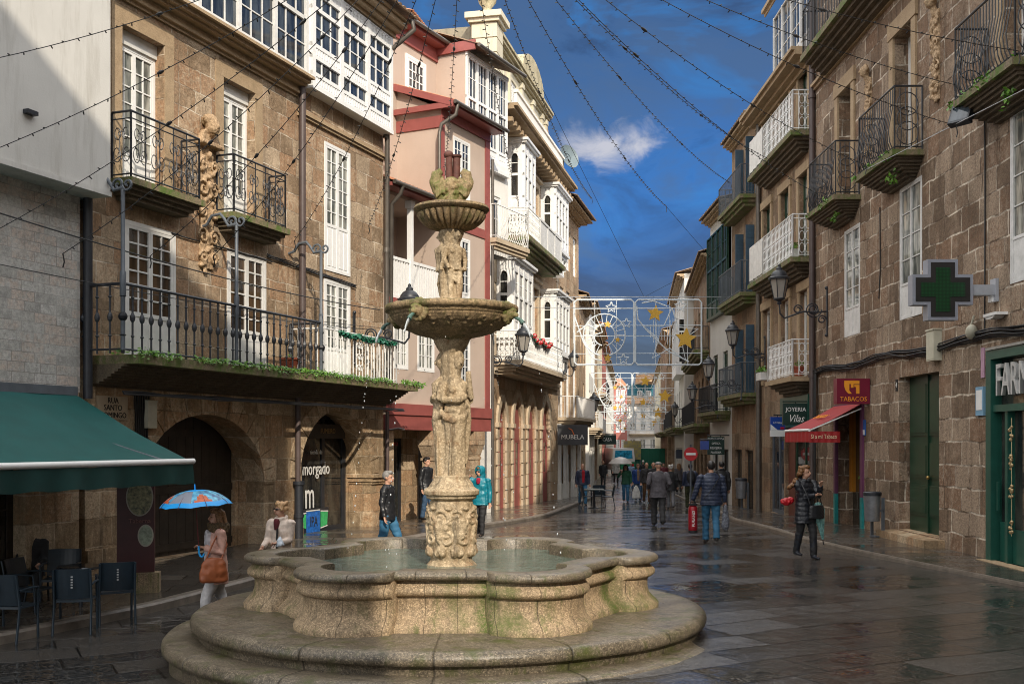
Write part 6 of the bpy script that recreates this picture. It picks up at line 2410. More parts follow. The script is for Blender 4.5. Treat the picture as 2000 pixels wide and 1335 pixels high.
for (a, b) in BAL[:4]:
    for i in range(26):
        u = rnd.uniform(a, b)
        if noise.noise(Vector((u * 1.7, 4.1, 0))) < -0.1:
            continue
        leafs(m, [(u, -0.66 + rnd.uniform(-0.05, 0.08), 8.22 + rnd.uniform(-0.12, 0.05))], 0.075, 5, 0.05)
    leafs(m, [(b - 0.5, -0.45, 7.85), (b - 0.55, -0.5, 7.72)], 0.11, 12, 0.08)
    leafs(m, [(a + 0.05, -0.68, 8.16)], 0.10, 14, 0.08)
ww = m.build('balcony_weeds', LEAF, None, loc=tuple(B.P(0, 0, 0)), rotz=B.rot)
tag(ww, 'bright green ferns and weeds sprouting under the iron balconies', 'weeds', kind='stuff')
for (u, z, lab, sz) in ((6.5, 4.2, 'green plant in a white trough on the lowest white lace balcony', 0.12), (10.4, 7.5, 'leafy plant behind the corner of the middle lace balcony', 0.10)):
    t_ = E.thing('balcony_plant', lab, 'plant', u, 0.35, z)
    q = MB()
    q.box(-0.35, 0.35, -0.10, 0.10, 0.0, 0.25)
    q.build('trough', WHITE_OLD, t_)
    q = MB()
    leafs(q, [(x * 0.1, 0, 0.34) for x in range(-3, 4)], sz, 10, 0.09)
    q.build('foliage', LEAF, t_)
tp = E.thing('flower_pot', 'terracotta pot hanging inside the near end of the lowest lace balcony', 'flower pot', L_ - 0.5, 0.3, 4.06)
q = MB()
q.lathe([(0.10, 0.0), (0.16, 0.24), (0.18, 0.25), (0.18, 0.29), (0.14, 0.28)], 16)
q.build('pot', TERRA, tp, smooth=40)
q = MB()
leafs(q, [(0, 0, 0.34)], 0.10, 26, 0.09)
q.build('plant', LEAF, tp)
RB = Fr(8.5, -0.4, 0, -1)
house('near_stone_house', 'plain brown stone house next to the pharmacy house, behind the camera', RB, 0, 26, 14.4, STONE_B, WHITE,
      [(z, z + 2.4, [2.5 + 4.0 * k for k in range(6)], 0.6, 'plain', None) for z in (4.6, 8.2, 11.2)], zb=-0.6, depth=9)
# the tall block behind the camera whose shadow falls over the left of the square
BK = Fr(2.7, -4.0, -1, 0.02)
ok_ = house('block_of_flats', 'tall rendered block of flats on the near side of the square', BK, 0, 10.5, 20.6, PLA_W, WHITE,
      [(z, z + 1.6, [1.8 + 3.4 * k for k in range(3)], 0.7, 'plain', None) for z in (4.2, 7.4, 10.6, 13.8, 17.0)], zb=-1, roofm=None, depth=10)
# ================================================================== fountain
FX, FY = -0.72, 13.0
GR_WALL = mossy('granite_wall', (0.25, 0.18, 0.11), (0.40, 0.30, 0.19), (0.055, 0.085, 0.010), 0.52, grain=38, gran=0.6, joints=36, msc=1.3, streaks=((-77, 0.075), (-20, 0.08)), runs=0.4)
GR_COPE = mossy('granite_coping', (0.095, 0.08, 0.058), (0.19, 0.155, 0.11), (0.05, 0.062, 0.012), 0.45, grain=38, gran=0.7, rough=0.5, wet=0.25, joints=24)
GR_STEP = mossy('granite_step', (0.085, 0.07, 0.05), (0.17, 0.14, 0.10), (0.05, 0.062, 0.010), 0.5, grain=34, gran=0.75, rough=0.55, wet=0.3, joints=14)
CARVE = mossy('carved_limestone', (0.28, 0.205, 0.12), (0.50, 0.40, 0.27), (0.19, 0.085, 0.028), 0.42, grain=26, gran=0.45, runs=0.6, msc=2.2, dark=(0.12, 0.08, 0.04), bump=0.35)
BOWLM = mossy('bowl_stone', (0.17, 0.12, 0.07), (0.36, 0.255, 0.14), (0.06, 0.065, 0.012), 0.55, grain=30, gran=0.5, upm=0.1, msc=3.5, runs=0.5)
MOSSY = mossy('moss_covered_stone', (0.19, 0.14, 0.08), (0.36, 0.26, 0.14), (0.08, 0.105, 0.014), 0.75, grain=35, gran=0.4, upm=0.12, msc=7)


def lobes(th):
    phi = (math.degrees(th) + 30) % 60 - 30
    ap = 1.90
    if abs(phi) < 16.5:
        c, rr = 1.742, 0.642
        p = R(phi)
        return c * math.cos(p) + math.sqrt(max(0, rr * rr - (c * math.sin(p)) ** 2))
    return ap / math.cos(R(30 - abs(phi)))


ANG = []
for k in range(6):
    for d_ in [-30 + i * 1.5 for i in range(40)]:
        ANG.append(k * 60 + d_)
    ANG += [k * 60 + 16.35, k * 60 - 16.35, k * 60 + 16.75, k * 60 - 16.75]
ANG = sorted(set(round(a_, 2) for a_ in ANG))


def sweep(mb, prof, zn=0.0, jit=0.0):
    rs = []
    for off, z in prof:
        ring = []
        for a_ in ANG:
            th = R(a_)
            r = lobes(th) + off
            j = jit * noise.noise(Vector((math.cos(th) * 4, math.sin(th) * 4, z * 6)))
            ring.append(((r + j) * math.cos(th), (r + j) * math.sin(th), z + zn * noise.noise(Vector((math.cos(th) * 3, math.sin(th) * 3, 5)))))
        rs.append(ring)
    mb.rings(rs, cap=False)


ft = thing('fountain', 'tall carved stone fountain with two bowls in a lobed granite basin on round steps', 'fountain', (FX, FY, 0))
mb = MB()


def disc(mb, r, zt, zb, edge=0.06, n=120, jit=0.012):
    rs = []
    for rr, z in ((0.3, zt), (1.6, zt), (r - edge * 2.2, zt - 0.002), (r - edge * 0.8, zt - 0.012), (r - edge * 0.2, zt - 0.04), (r, zt - 0.085), (r - 0.01, zt - 0.13), (r - 0.07, zt - 0.145), (r - 0.085, zt - 0.2), (r - 0.09, zb)):
        ring = []
        for k in range(n):
            th = 2 * math.pi * k / n
            j = jit * noise.noise(Vector((math.cos(th) * r * 1.7, math.sin(th) * r * 1.7, rr * 0.3 + z)))
            ring.append(((rr + j) * math.cos(th), (rr + j) * math.sin(th), z + (j * 0.8 if rr > r - edge * 3 else 0)))
        rs.append(ring)
    mb.rings(rs, cap=False)


disc(mb, 2.99, 0.267, -0.15)
mb.build('upper_step', GR_STEP, ft, smooth=70)
mb = MB()
disc(mb, 3.30, 0.035, -0.8)
mb.build('lower_step', GR_STEP, ft, smooth=70)
mb = MB()
sweep(mb, [(0.07, 0.24), (0.075, 0.31), (0.05, 0.345), (0.01, 0.38), (-0.035, 0.43), (-0.055, 0.50), (-0.055, 0.575), (-0.045, 0.60), (-0.045, 0.615), (0.0, 0.63), (0.03, 0.655), (0.035, 0.685), (0.02, 0.715), (-0.02, 0.745), (-0.03, 0.775), (-0.03, 0.80)], jit=0.008)
mb.build('basin_wall', GR_WALL, ft, smooth=50)
mb = MB()
sweep(mb, [(-0.30, 0.45), (-0.30, 0.86), (-0.285, 0.88), (-0.10, 0.886), (0.0, 0.884), (0.04, 0.876), (0.065, 0.855), (0.072, 0.83), (0.06, 0.805), (0.03, 0.795), (-0.03, 0.793)], jit=0.006)
mb.build('coping', GR_COPE, ft, smooth=55)
# water
m_, q, p = new_mat('fountain_water')
co = q.new('ShaderNodeTexCoord').outputs['Object']
n1 = q.noise(co, 3.0, 3, 0.6)
q.put(p.inputs['Base Color'], q.mix(n1, (0.035, 0.06, 0.045), (0.16, 0.21, 0.165)))
p.inputs['Roughness'].default_value = 0.03
p.inputs['Specular IOR Level'].default_value = 0.8
bn = q.new('ShaderNodeBump')
bn.inputs['Strength'].default_value = 1.0
bn.inputs['Distance'].default_value = 0.22
h1 = q.noise(q.scale(co, (1, 1.6, 1)), 6.0, 3, 0.55, 0.8)
h2 = q.noise(co, 26.0, 2, 0.5, 0.4)
q.put(bn.inputs['Height'], q.math('ADD', h1, q.math('MULTIPLY', h2, 0.4)))
q.put(p.inputs['Normal'], bn.outputs[0])
mb = MB()
mb.add([(0, 0, 0.745)] + [((lobes(R(a_)) - 0.295) * math.cos(R(a_)), (lobes(R(a_)) - 0.295) * math.sin(R(a_)), 0.745) for a_ in ANG], [(0, i + 1, (i + 1) % len(ANG) + 1) for i in range(len(ANG))])
mb.build('water', m_, ft)

# carved drum
mb = MB()
mb.lathe([(0.235, 0.60), (0.30, 0.74), (0.245, 0.80), (0.25, 0.83), (0.262, 0.90), (0.275, 1.02), (0.280, 1.18), (0.275, 1.34), (0.255, 1.48), (0.235, 1.53)], 40)
for k in range(8):
    a_ = 2 * math.pi * k / 8 + 0.32
    def S(aa, z, r=0.283):
        return Vector((r * math.cos(aa), r * math.sin(aa), z))
    sg = 1 if k % 2 else -1
    pts = []
    for i in range(26):
        an = i / 25 * 2 * math.pi * 1.35
        rr = 0.105 * (1 - i / 31)
        pts.append(S(a_ + sg * math.cos(an) * rr / 0.28, 1.30 + math.sin(an) * rr))
    mb.tube(pts, 0.021, 6)
    pts = []
    for i in range(22):
        an = i / 21 * 2 * math.pi * 1.2 + 1.2
        rr = 0.085 * (1 - i / 28)
        pts.append(S(a_ + 0.3 - sg * math.cos(an) * rr / 0.28, 1.06 + math.sin(an) * rr, 0.279))
    mb.tube(pts, 0.022, 6)
    mb.tube([S(a_ + 0.12, 1.42, 0.26), S(a_ + 0.2 * sg, 1.24), S(a_ - 0.05, 1.06), S(a_ + 0.22 * sg, 0.92, 0.27)], [0.015, 0.032, 0.026, 0.03], 6)
    for q_ in range(3):
        mb.ball(S(a_ + 0.13 * (q_ - 1), 0.90 + 0.035 * (q_ % 2), 0.268), (0.05, 0.05, 0.055), 8, 6)
        mb.ball(S(a_ + 0.4 + 0.1 * (q_ - 1), 1.19 + 0.06 * q_, 0.275), (0.04, 0.04, 0.045), 8, 6)
    mb.ball(S(a_ + 0.39, 1.42, 0.258), (0.055, 0.055, 0.035), 8, 6)
for sx in (-1, 1):          # two shields on the front face
    aa = -math.pi / 2 + sx * 0.42
    for i in range(9):
        t_ = i / 8
        mb.ball((0.268 * math.cos(aa), 0.268 * math.sin(aa), 1.08 + 0.2 * t_), (0.085 - 0.03 * abs(t_ - 0.7), 0.045, 0.03), 8, 6)
remesh(mb, 'carved_drum', CARVE, ft, 0.0085, 1, lambda c, n: 0.006 * noise.noise(c * 14) + 0.004 * noise.noise(c * 34))
mb = MB()
mb.lathe([(0.235, 1.50), (0.30, 1.535), (0.295, 1.56), (0.33, 1.575), (0.335, 1.625), (0.31, 1.64), (0.27, 1.665), (0.255, 1.70), (0.225, 1.74), (0.21, 1.76), (0.21, 1.80)], 40)
remesh(mb, 'plinth_moulding', CARVE, ft, 0.0085, 1, lambda c, n: 0.006 * noise.noise(c * 9) + 0.003 * noise.noise(c * 30))


def statue(mb, a_, r, z0, H, kind, seed):
    """one figure standing against the shaft at angle a_, looking outwards"""
    ca, sa = math.cos(a_), math.sin(a_)
    def P(x, y, z):          # x sideways, y outwards, z up; unit figure of height 1
        o = r + y * H
        return Vector((ca * o - sa * x * H, sa * o + ca * x * H, z0 + z * H))
    s_ = seed
    if kind == 'draped':
        mb.tube([P(0, 0, 0), P(0, 0.01, 0.10), P(0.0, 0.015, 0.28), P(0.0, 0.02, 0.44), P(0, 0.02, 0.54)], [(0.105 * H, 0.075 * H), (0.092 * H, 0.07 * H), (0.095 * H, 0.075 * H), (0.115 * H, 0.088 * H), (0.10 * H, 0.07 * H)], 14)
        for k in range(5):
            x = -0.075 + 0.0375 * k
            mb.tube([P(x, 0.060, 0.01), P(x * 0.95, 0.068, 0.2), P(x * 0.9, 0.078, 0.42)], [0.012 * H, 0.014 * H, 0.008 * H], 6)
        mb.tube([P(-0.12, 0.01, 0.47), P(-0.05, 0.09, 0.44), (P(0.05, 0.095, 0.46)), P(0.125, 0.01, 0.50)], 0.030 * H, 8)
        mb.tube([P(-0.11, 0.02, 0.53), P(0.0, 0.095, 0.505), P(0.12, 0.02, 0.56)], 0.026 * H, 8)
        mb.tube([P(0.13 * s_, 0.0, 0.70), P(0.15 * s_, 0.0, 0.45), P(0.13 * s_, -0.01, 0.10)], [0.02 * H, 0.035 * H, 0.02 * H], 8)
    else:
        for sg in (-1, 1):
            mb.tube([P(0.045 * sg, 0.01, 0.46), P(0.055 * sg, 0.035 + 0.02 * sg * s_, 0.25), P(0.05 * sg, 0.02, 0.03)], [0.062 * H, 0.048 * H, 0.034 * H], 9)
            mb.ball(P(0.05 * sg, 0.05, 0.02), (0.04 * H, 0.05 * H, 0.025 * H), 8, 6)
        for k in range(3):
            mb.tube([P(-0.10, 0.02, 0.42 - 0.03 * k), P(0, 0.075, 0.36 - 0.05 * k), P(0.10, 0.02, 0.42 - 0.03 * k)], 0.016 * H, 6)
    mb.tube([P(0, 0.02, 0.42), P(0, 0.02, 0.52), P(0, 0.025, 0.62), P(0, 0.02, 0.72), P(0, 0.015, 0.78)], [(0.105 * H, 0.075 * H), (0.088 * H, 0.066 * H), (0.10 * H, 0.072 * H), (0.118 * H, 0.066 * H), (0.05 * H, 0.045 * H)], 14)
    for sg in (-1, 1):
        mb.ball(P(0.045 * sg, 0.070, 0.675), (0.036 * H, 0.036 * H, 0.03 * H), 8, 6)
    hd = 0.028 * s_
    mb.tube([P(0, 0.01, 0.76), P(hd, 0.02, 0.85)], [0.036 * H, 0.036 * H], 9)
    mb.ball(P(hd, 0.035, 0.905), (0.058 * H, 0.058 * H, 0.075 * H), 12, 9)
    mb.ball(P(hd * 1.2, 0.10, 0.895), (0.014 * H, 0.014 * H, 0.022 * H), 6, 5)
    for k in range(9):
        an = k / 8 * math.pi
        mb.ball(P(hd + 0.058 * math.cos(an), 0.005, 0.915 + 0.062 * math.sin(an)), (0.026 * H,) * 3, 7, 5)
    # arms
    if kind == 'draped':
        mb.tube([P(-0.115, 0.01, 0.73), P(-0.14, 0.06, 0.60), P(0.0, 0.13, 0.60), P(0.08, 0.10, 0.63)], [0.042 * H, 0.036 * H, 0.030 * H, 0.024 * H], 8)
        mb.tube([P(0.115, 0.01, 0.73), P(0.16, 0.04, 0.62), P(0.10 * s_, 0.10, 0.82 if s_ > 0 else 0.55)], [0.042 * H, 0.035 * H, 0.026 * H], 8)
    else:
        mb.tube([P(-0.115, 0.01, 0.73), P(-0.15, 0.01, 0.57), P(-0.10, 0.07, 0.44)], [0.040 * H, 0.034 * H, 0.026 * H], 8)
        mb.tube([P(0.115, 0.01, 0.73), P(0.155, 0.0, 0.58), P(0.14, 0.04, 0.42)], [0.040 * H, 0.034 * H, 0.026 * H], 8)


mb = MB()
mb.lathe([(0.20, 1.75), (0.155, 1.85), (0.145, 2.4), (0.15, 3.0), (0.17, 3.25), (0.22, 3.38), (0.24, 3.45)], 24)
for k, (aa, s_) in enumerate(((-62, 1), (178, -1), (58, 1))):
    statue(mb, R(aa), 0.095, 1.78, 1.52, 'draped', s_)
mb.v = [(p[0] * (0.80 if p[2] < 3.3 else 0.95), p[1] * (0.80 if p[2] < 3.3 else 0.95), p[2]) for p in mb.v]
remesh(mb, 'lower_figures', CARVE, ft, 0.0095, 1, lambda c, n: 0.007 * noise.noise(Vector((c.x * 22, c.y * 22, c.z * 5))) + 0.004 * noise.noise(c * 40))
# large bowl
mb = MB()
mb.lathe([(0.20, 3.38), (0.23, 3.42), (0.27, 3.44), (0.42, 3.475), (0.55, 3.53), (0.66, 3.60), (0.715, 3.665), (0.70, 3.675), (0.735, 3.69), (0.74, 3.715), (0.785, 3.735), (0.80, 3.765), (0.79, 3.80), (0.75, 3.815), (0.70, 3.81), (0.55, 3.80), (0.2, 3.80)], 64)
for k in range(20):
    a_ = 2 * math.pi * k / 20
    for i in range(3):
        mb.ball(((0.585 + 0.045 * i) * math.cos(a_ + 0.05 * (i % 2)), (0.585 + 0.045 * i) * math.sin(a_ + 0.05 * (i % 2)), 3.553 + 0.038 * i), (0.03, 0.03, 0.018), 7, 5)
remesh(mb, 'large_bowl', BOWLM, ft, 0.011, 1, lambda c, n: 0.006 * noise.noise(c * 9) + 0.004 * noise.noise(c * 28))
for k, aa in enumerate((-118, -22, 60, 160)):
    a_ = R(aa)
    mk = MB()
    def Q(x, y, z):
        o = 0.735 + y
        return Vector((math.cos(a_) * o - math.sin(a_) * x, math.sin(a_) * o + math.cos(a_) * x, 3.70 + z))
    mk.ball(Q(0, 0.0, 0.0), (0.085, 0.085, 0.095), 12, 9)
    for i in range(14):
        an = 2 * math.pi * i / 14
        mk.ball(Q(0.10 * math.cos(an), -0.02, 0.105 * math.sin(an)), (0.038,) * 3, 7, 5)
    mk.ball(Q(0, 0.085, -0.03), (0.04, 0.04, 0.035), 8, 6)
    for sg in (-1, 1):
        mk.ball(Q(0.035 * sg, 0.07, 0.03), (0.018,) * 3, 6, 5)
    mo = remesh(mk, 'lion_mask', MOSSY, ft, 0.009, 1)
    sp = MB()
    sp.tube([Q(0, 0.07, -0.05), Q(0, 0.14, -0.085), Q(0, 0.18, -0.13)], [0.018, 0.022, 0.03], 8)
    sp.build('spout', simple('verdigris', (0.06, 0.12, 0.10), 0.5, 0.3, 20), mo, smooth=60)
# upper figures
mb = MB()
mb.lathe([(0.27, 3.79), (0.25, 3.86), (0.12, 3.90), (0.10, 4.3), (0.10, 4.55), (0.15, 4.68), (0.135, 4.72), (0.17, 4.75), (0.16, 4.80)], 24)
for k, (aa, s_) in enumerate(((-66, 1), (182, -1), (58, 1))):
    statue(mb, R(aa), 0.088, 3.86, 0.86, 'putto', s_)
remesh(mb, 'upper_figures', CARVE, ft, 0.008, 1, lambda c, n: 0.004 * noise.noise(c * 18) + 0.003 * noise.noise(c * 45))
# small bowl with gadroons
mb = MB()
rs = []
for r, z, g in ((0.13, 4.70, 0), (0.17, 4.715, 0.3), (0.26, 4.755, 1), (0.335, 4.81, 1), (0.385, 4.875, 1), (0.40, 4.905, 0.5), (0.385, 4.915, 0), (0.43, 4.93, 0), (0.452, 4.955, 0), (0.44, 4.985, 0), (0.40, 4.99, 0), (0.1, 4.985, 0)):
    ring = []
    for i in range(168):
        th = 2 * math.pi * i / 168
        gg = (abs(math.sin(th * 14)) - 0.5) * 0.045 * g
        ring.append(((r + gg) * math.cos(th), (r + gg) * math.sin(th), z - gg * 0.5))
    rs.append(ring)
mb.rings(rs)
mb.build('small_bowl', BOWLM, ft, smooth=60)
# winged top piece and the rusty feed pipes
mb = MB()
mb.ball((0, 0, 5.12), (0.115, 0.11, 0.17), 14, 10)
mb.ball((0, -0.04, 5.24), (0.10, 0.09, 0.10), 12, 8)
mb.lathe([(0.17, 4.98), (0.14, 5.03), (0.10, 5.06)], 18)
for sg in (-1, 1):
    mb.tube([(sg * 0.06, 0.0, 5.02), (sg * 0.135, -0.01, 5.14), (sg * 0.185, -0.005, 5.28), (sg * 0.175, 0.0, 5.38), (sg * 0.12, 0.0, 5.42)], [(0.05, 0.05), (0.055, 0.075), (0.055, 0.085), (0.05, 0.065), (0.03, 0.04)], 12)
    for i in range(6):
        mb.tube([(sg * (0.10 + 0.018 * i), -0.07, 5.34 - 0.02 * i), (sg * (0.09 + 0.016 * i), -0.075, 5.16 - 0.015 * i)], 0.013, 6)
for i in range(26):
    mb.ball((rnd.uniform(-0.09, 0.09), -0.09 + rnd.uniform(-0.02, 0.02), rnd.uniform(5.03, 5.28)), rnd.uniform(0.015, 0.03), 6, 5)
remesh(mb, 'winged_finial', MOSSY, ft, 0.0085, 1, lambda c, n: 0.008 * noise.noise(c * 22))
mb = MB()
RUST = simple('rusty_pipe', (0.10, 0.035, 0.025), 0.7, 0.4, 12, 0.4, 50)
mb.tube([(-0.025, 0.0, 5.25), (-0.03, 0, 5.60)], 0.042, 12)
mb.ball((-0.035, 0, 5.61), (0.058, 0.058, 0.05), 12, 8)
mb.build('feed_pipe', RUST, ft, smooth=60)
mb = MB()
mb.tube([(0.055, 0.02, 5.25), (0.06, 0.02, 5.585)], 0.045, 12)
mb.lathe([(0.05, 5.58), (0.058, 5.585), (0.058, 5.61), (0.03, 5.615)], 12, (0.06, 0.02, 0))
mb.build('feed_pipe', RUST, ft, smooth=60)
# falling water: thin stream then scattered drops
WAT = bpy.data.materials.new('water_drop')
WAT.use_nodes = True
pb = WAT.node_tree.nodes['Principled BSDF']
pb.inputs['Base Color'].default_value = (0.45, 0.49, 0.52, 1)
pb.inputs['Roughness'].default_value = 0.08
pb.inputs['Specular IOR Level'].default_value = 0.8
mb = MB()
for aa, v0 in ((-118, 0.62), (-22, 0.62), (60, 0.5), (160, 0.62)):
    a_ = R(aa)
    for i in range(95):
        t_ = 0.80 * (i / 95) + rnd.uniform(0, 0.008)
        z = 3.56 - 0.3 * t_ - 4.9 * t_ * t_
        if z < 0.75:
            break
        r = 0.92 + v0 * t_
        s_ = rnd.uniform(0.003, 0.0065) * (0.7 + t_)
        if i < 16:
            mb.tube([(r * math.cos(a_), r * math.sin(a_), z + 0.02), ((r - 0.004) * math.cos(a_), (r - 0.004) * math.sin(a_), z - 0.03)], 0.006, 5)
        elif rnd.random() < 0.3:
            mb.ball((r * math.cos(a_) + rnd.gauss(0, 0.022) * t_, r * math.sin(a_) + rnd.gauss(0, 0.02) * t_, z), (s_, s_, s_ * 1.7), 6, 5)
for i in range(30):
    a_ = rnd.uniform(0, 2 * math.pi)
    r = 0.78 + rnd.uniform(0, 0.06)
    z = rnd.uniform(0.8, 3.6)
    s_ = rnd.uniform(0.003, 0.006)
    mb.ball((r * math.cos(a_), r * math.sin(a_), z), (s_, s_, s_ * 2), 5, 4)
jt = mb.build('water_drops', WAT, None, loc=(FX, FY, 0), smooth=180)
tag(jt, 'thin streams and drops of water falling from the bowl into the basin', 'water', kind='stuff')
# ================================================================== people
SKIN = simple('skin', (0.50, 0.28, 0.19), 0.5, 0.06, 20)
HAIRS = {'brown': simple('hair_brown', (0.14, 0.065, 0.028), 0.55, 0.5, 45, c2=(0.32, 0.17, 0.075)), 'auburn': simple('hair_auburn', (0.12, 0.045, 0.014), 0.55, 0.5, 40, c2=(0.26, 0.12, 0.04)),
         'blond': simple('hair_blond', (0.50, 0.28, 0.12), 0.55, 0.4, 45, c2=(0.66, 0.42, 0.22)), 'grey': simple('hair_grey', (0.20, 0.19, 0.18), 0.6, 0.3, 40), 'white': simple('hair_white', (0.55, 0.53, 0.50), 0.6, 0.2, 40),
         'black': simple('hair_black', (0.012, 0.010, 0.009), 0.45, 0.4, 40)}


def cloth(name, c, rough=0.75, var=0.25, sc=9, **k):
    return simple(name, c, rough, var, sc, 0.25, 60, **k)


def bend(shoulder, hand, up=0.29, lo=0.26, out=Vector((0, 0.3, -1))):
    """elbow between a shoulder and a hand"""
    s_, h = Vector(shoulder), Vector(hand)
    d = (h - s_)
    L = min(d.length, up + lo - 0.005)
    d.normalize()
    a = (up * up - lo * lo + L * L) / (2 * L)
    hh = math.sqrt(max(0.0, up * up - a * a))
    o = out - d * out.dot(d)
    o.normalize()
    return s_ + d * a + o * hh


def person(label, loc, face, H=1.70, la=None, ra=None, step=0.0, coat=None, hem=0.80, trousers=None, shoes=None, boots=None, hair=('short', 'brown'), hood=None, puff=0, shirt=None,
           vox=0.016, yaw=0.0, glasses=False, wide=1.0, lean=0.0, collar=None, group=None, sit=False, kick=None, sweat=(0.92, 0.065)):
    """standing or walking figure; local -y is where it looks. la / ra = hand positions (unit: a 1.70 m figure)"""
    t_ = thing('person', label, 'person', loc, face, group)
    k = H / 1.70
    t_.scale = (k, k, k)
    sh = {1: Vector((0.185 * wide, 0.0, 1.395)), -1: Vector((-0.185 * wide, 0.0, 1.395))}
    hand = {1: Vector(la or (0.255 * wide, -0.03, 0.86)), -1: Vector(ra or (-0.255 * wide, -0.03, 0.86))}
    elb = {s_: bend(sh[s_], hand[s_], out=Vector((0.35 * s_, 0.9, -0.4))) for s_ in (1, -1)}
    hip = {s_: Vector((0.088 * s_ * wide, 0, 0.89)) for s_ in (1, -1)}
    if sit:
        kne = {s_: Vector((0.12 * s_, -0.42, 0.50 + 0.40)) for s_ in (1, -1)}
        ank = {s_: Vector((0.12 * s_, -0.40, 0.48)) for s_ in (1, -1)}
    else:
        ank = {s_: Vector((0.085 * s_, -step * s_ * 0.5, 0.085 + (0.05 if step and s_ * step < 0 else 0))) for s_ in (1, -1)}
        kne = {s_: (hip[s_] + ank[s_]) / 2 + Vector((0, -0.035 - 0.05 * abs(step), 0.02)) for s_ in (1, -1)}
    hz = 1.585
    hc = Vector((0, -0.012 + lean, hz))
    ry = Matrix.Rotation(yaw, 3, 'Z')

    def HD(x, y, z):
        return hc + ry @ Vector((x, y, z))
    b = MB()
    b.rings([[(rx * math.cos(2 * math.pi * j / 14), ryy * math.sin(2 * math.pi * j / 14) + lean * max(0, (z - 0.9) / 0.6), z) for j in range(14)] for z, rx, ryy in
             ((0.84, 0.13 * wide, 0.095), (0.95, 0.155 * wide, 0.11), (1.1, 0.13 * wide, 0.095), (1.27, 0.155 * wide, 0.105), (1.38, 0.155 * wide, 0.09), (1.435, 0.075, 0.065))])
    b.tube([(0, lean * 0.8, 1.40), HD(0, 0.012, -0.06)], [0.058, 0.05], 10)
    b.ball(HD(0, 0.008, 0.03), (0.072, 0.088, 0.092), 14, 10)
    b.ball(HD(0, -0.022, -0.045), (0.055, 0.062, 0.068), 12, 8)
    b.tube([HD(0, -0.085, 0.025), HD(0, -0.112, -0.018), HD(0, -0.09, -0.03)], [0.010, 0.017, 0.014], 7)
    for s_ in (1, -1):
        b.ball(HD(0.074 * s_, 0.012, 0.0), (0.012, 0.022, 0.034), 7, 6)
        b.ball(HD(0.03 * s_, -0.07, 0.035), (0.022, 0.014, 0.010), 7, 5)
    b.ball(HD(0, -0.085, -0.062), (0.026, 0.010, 0.008), 7, 5)
    for s_ in (1, -1):
        b.tube([sh[s_], elb[s_], hand[s_]], [0.048, 0.040, 0.027], 9)
        d = (hand[s_] - elb[s_]).normalized()
        sd = d.cross(Vector((0, 1, 0.2))).normalized()
        up_ = sd.cross(d).normalized()
        pc_ = hand[s_] + d * 0.05
        b.tube([hand[s_], hand[s_] + d * 0.03, hand[s_] + d * 0.085], [(0.024, 0.020), (0.036, 0.018), (0.037, 0.016)], 9)
        for fi in range(4):
            o = hand[s_] + d * 0.08 + sd * (0.027 - 0.018 * fi)
            L = (0.060, 0.070, 0.066, 0.052)[fi]
            b.tube([o, o + d * L * 0.5 - up_ * 0.012 * 1.0, o + d * L * 0.8 - up_ * 0.035], [0.0095, 0.009, 0.0075], 6)
        b.tube([pc_ - d * 0.02 + sd * 0.03, pc_ + d * 0.02 + sd * 0.055 - up_ * 0.015, pc_ + d * 0.045 + sd * 0.05 - up_ * 0.03], [0.011, 0.010, 0.008], 6)
        b.tube([hip[s_], kne[s_], ank[s_]], [0.075, 0.050, 0.036], 9)
        b.tube([ank[s_] + Vector((0, 0.03, -0.04)), ank[s_] + Vector((0, -0.12, -0.055))], [0.035, 0.03], 8)
    remesh(b, 'body', SKIN, t_, min(vox, 0.0115), 1)
    # legs
    if trousers:
        m = MB()
        m.rings([[(rx * math.cos(2 * math.pi * j / 14), ryy * math.sin(2 * math.pi * j / 14), z) for j in range(14)] for z, rx, ryy in ((0.80, 0.12 * wide, 0.10), (0.88, 0.175 * wide, 0.125), (1.0, 0.165 * wide, 0.12))])
        for s_ in (1, -1):
            w_ = trousers[1] if len(trousers) > 1 else 1.0
            m.tube([hip[s_], hip[s_].lerp(kne[s_], 0.5), kne[s_], kne[s_].lerp(ank[s_], 0.55), ank[s_] + Vector((0, 0.005, -0.02))], [0.097 * w_, 0.088 * w_, 0.070 * w_, 0.064 * w_, 0.058 * w_ * (1.1 if w_ > 1 else 1)], 12)
        remesh(m, 'trousers', trousers[0], t_, vox, 1, lambda c, n: 0.012 * noise.noise(Vector((c.x * 9, c.y * 9, c.z * 16))) + 0.004)
    fm = shoes or boots
    if fm:
        for s_ in (1, -1):
            m = MB()
            a_ = ank[s_]
            m.tube([a_ + Vector((0, 0.055, -0.04)), a_ + Vector((0, 0.0, -0.035)), a_ + Vector((0, -0.09, -0.052)), a_ + Vector((0, -0.165, -0.062))], [(0.038, 0.036), (0.043, 0.045), (0.047, 0.032), (0.03, 0.018)], 10)
            if boots:
                m.tube([a_ + Vector((0, 0.005, -0.03)), a_.lerp(kne[s_], 0.5), a_.lerp(kne[s_], 0.86)], [0.058, 0.068, 0.074], 12)
            remesh(m, 'boot' if boots else 'shoe', fm, t_, vox * 0.9, 1)
    # coat or jacket with sleeves
    if coat:
        m = MB()
        prof = []
        for z, rx, ryy in ((hem, 0.215, 0.165), (0.80, 0.205, 0.152), (0.95, 0.19, 0.142), (1.10, 0.172, 0.13), (1.25, 0.185, 0.135), (1.36, 0.185, 0.118), (1.425, 0.125, 0.095), (1.465, 0.085, 0.08)):
            if z >= hem:
                prof.append((z, rx * wide, ryy))
        m.rings([[(rx * math.cos(2 * math.pi * j / 18), ryy * math.sin(2 * math.pi * j / 18) + lean * max(0, (z - 0.9) / 0.6), z) for j in range(18)] for z, rx, ryy in prof])
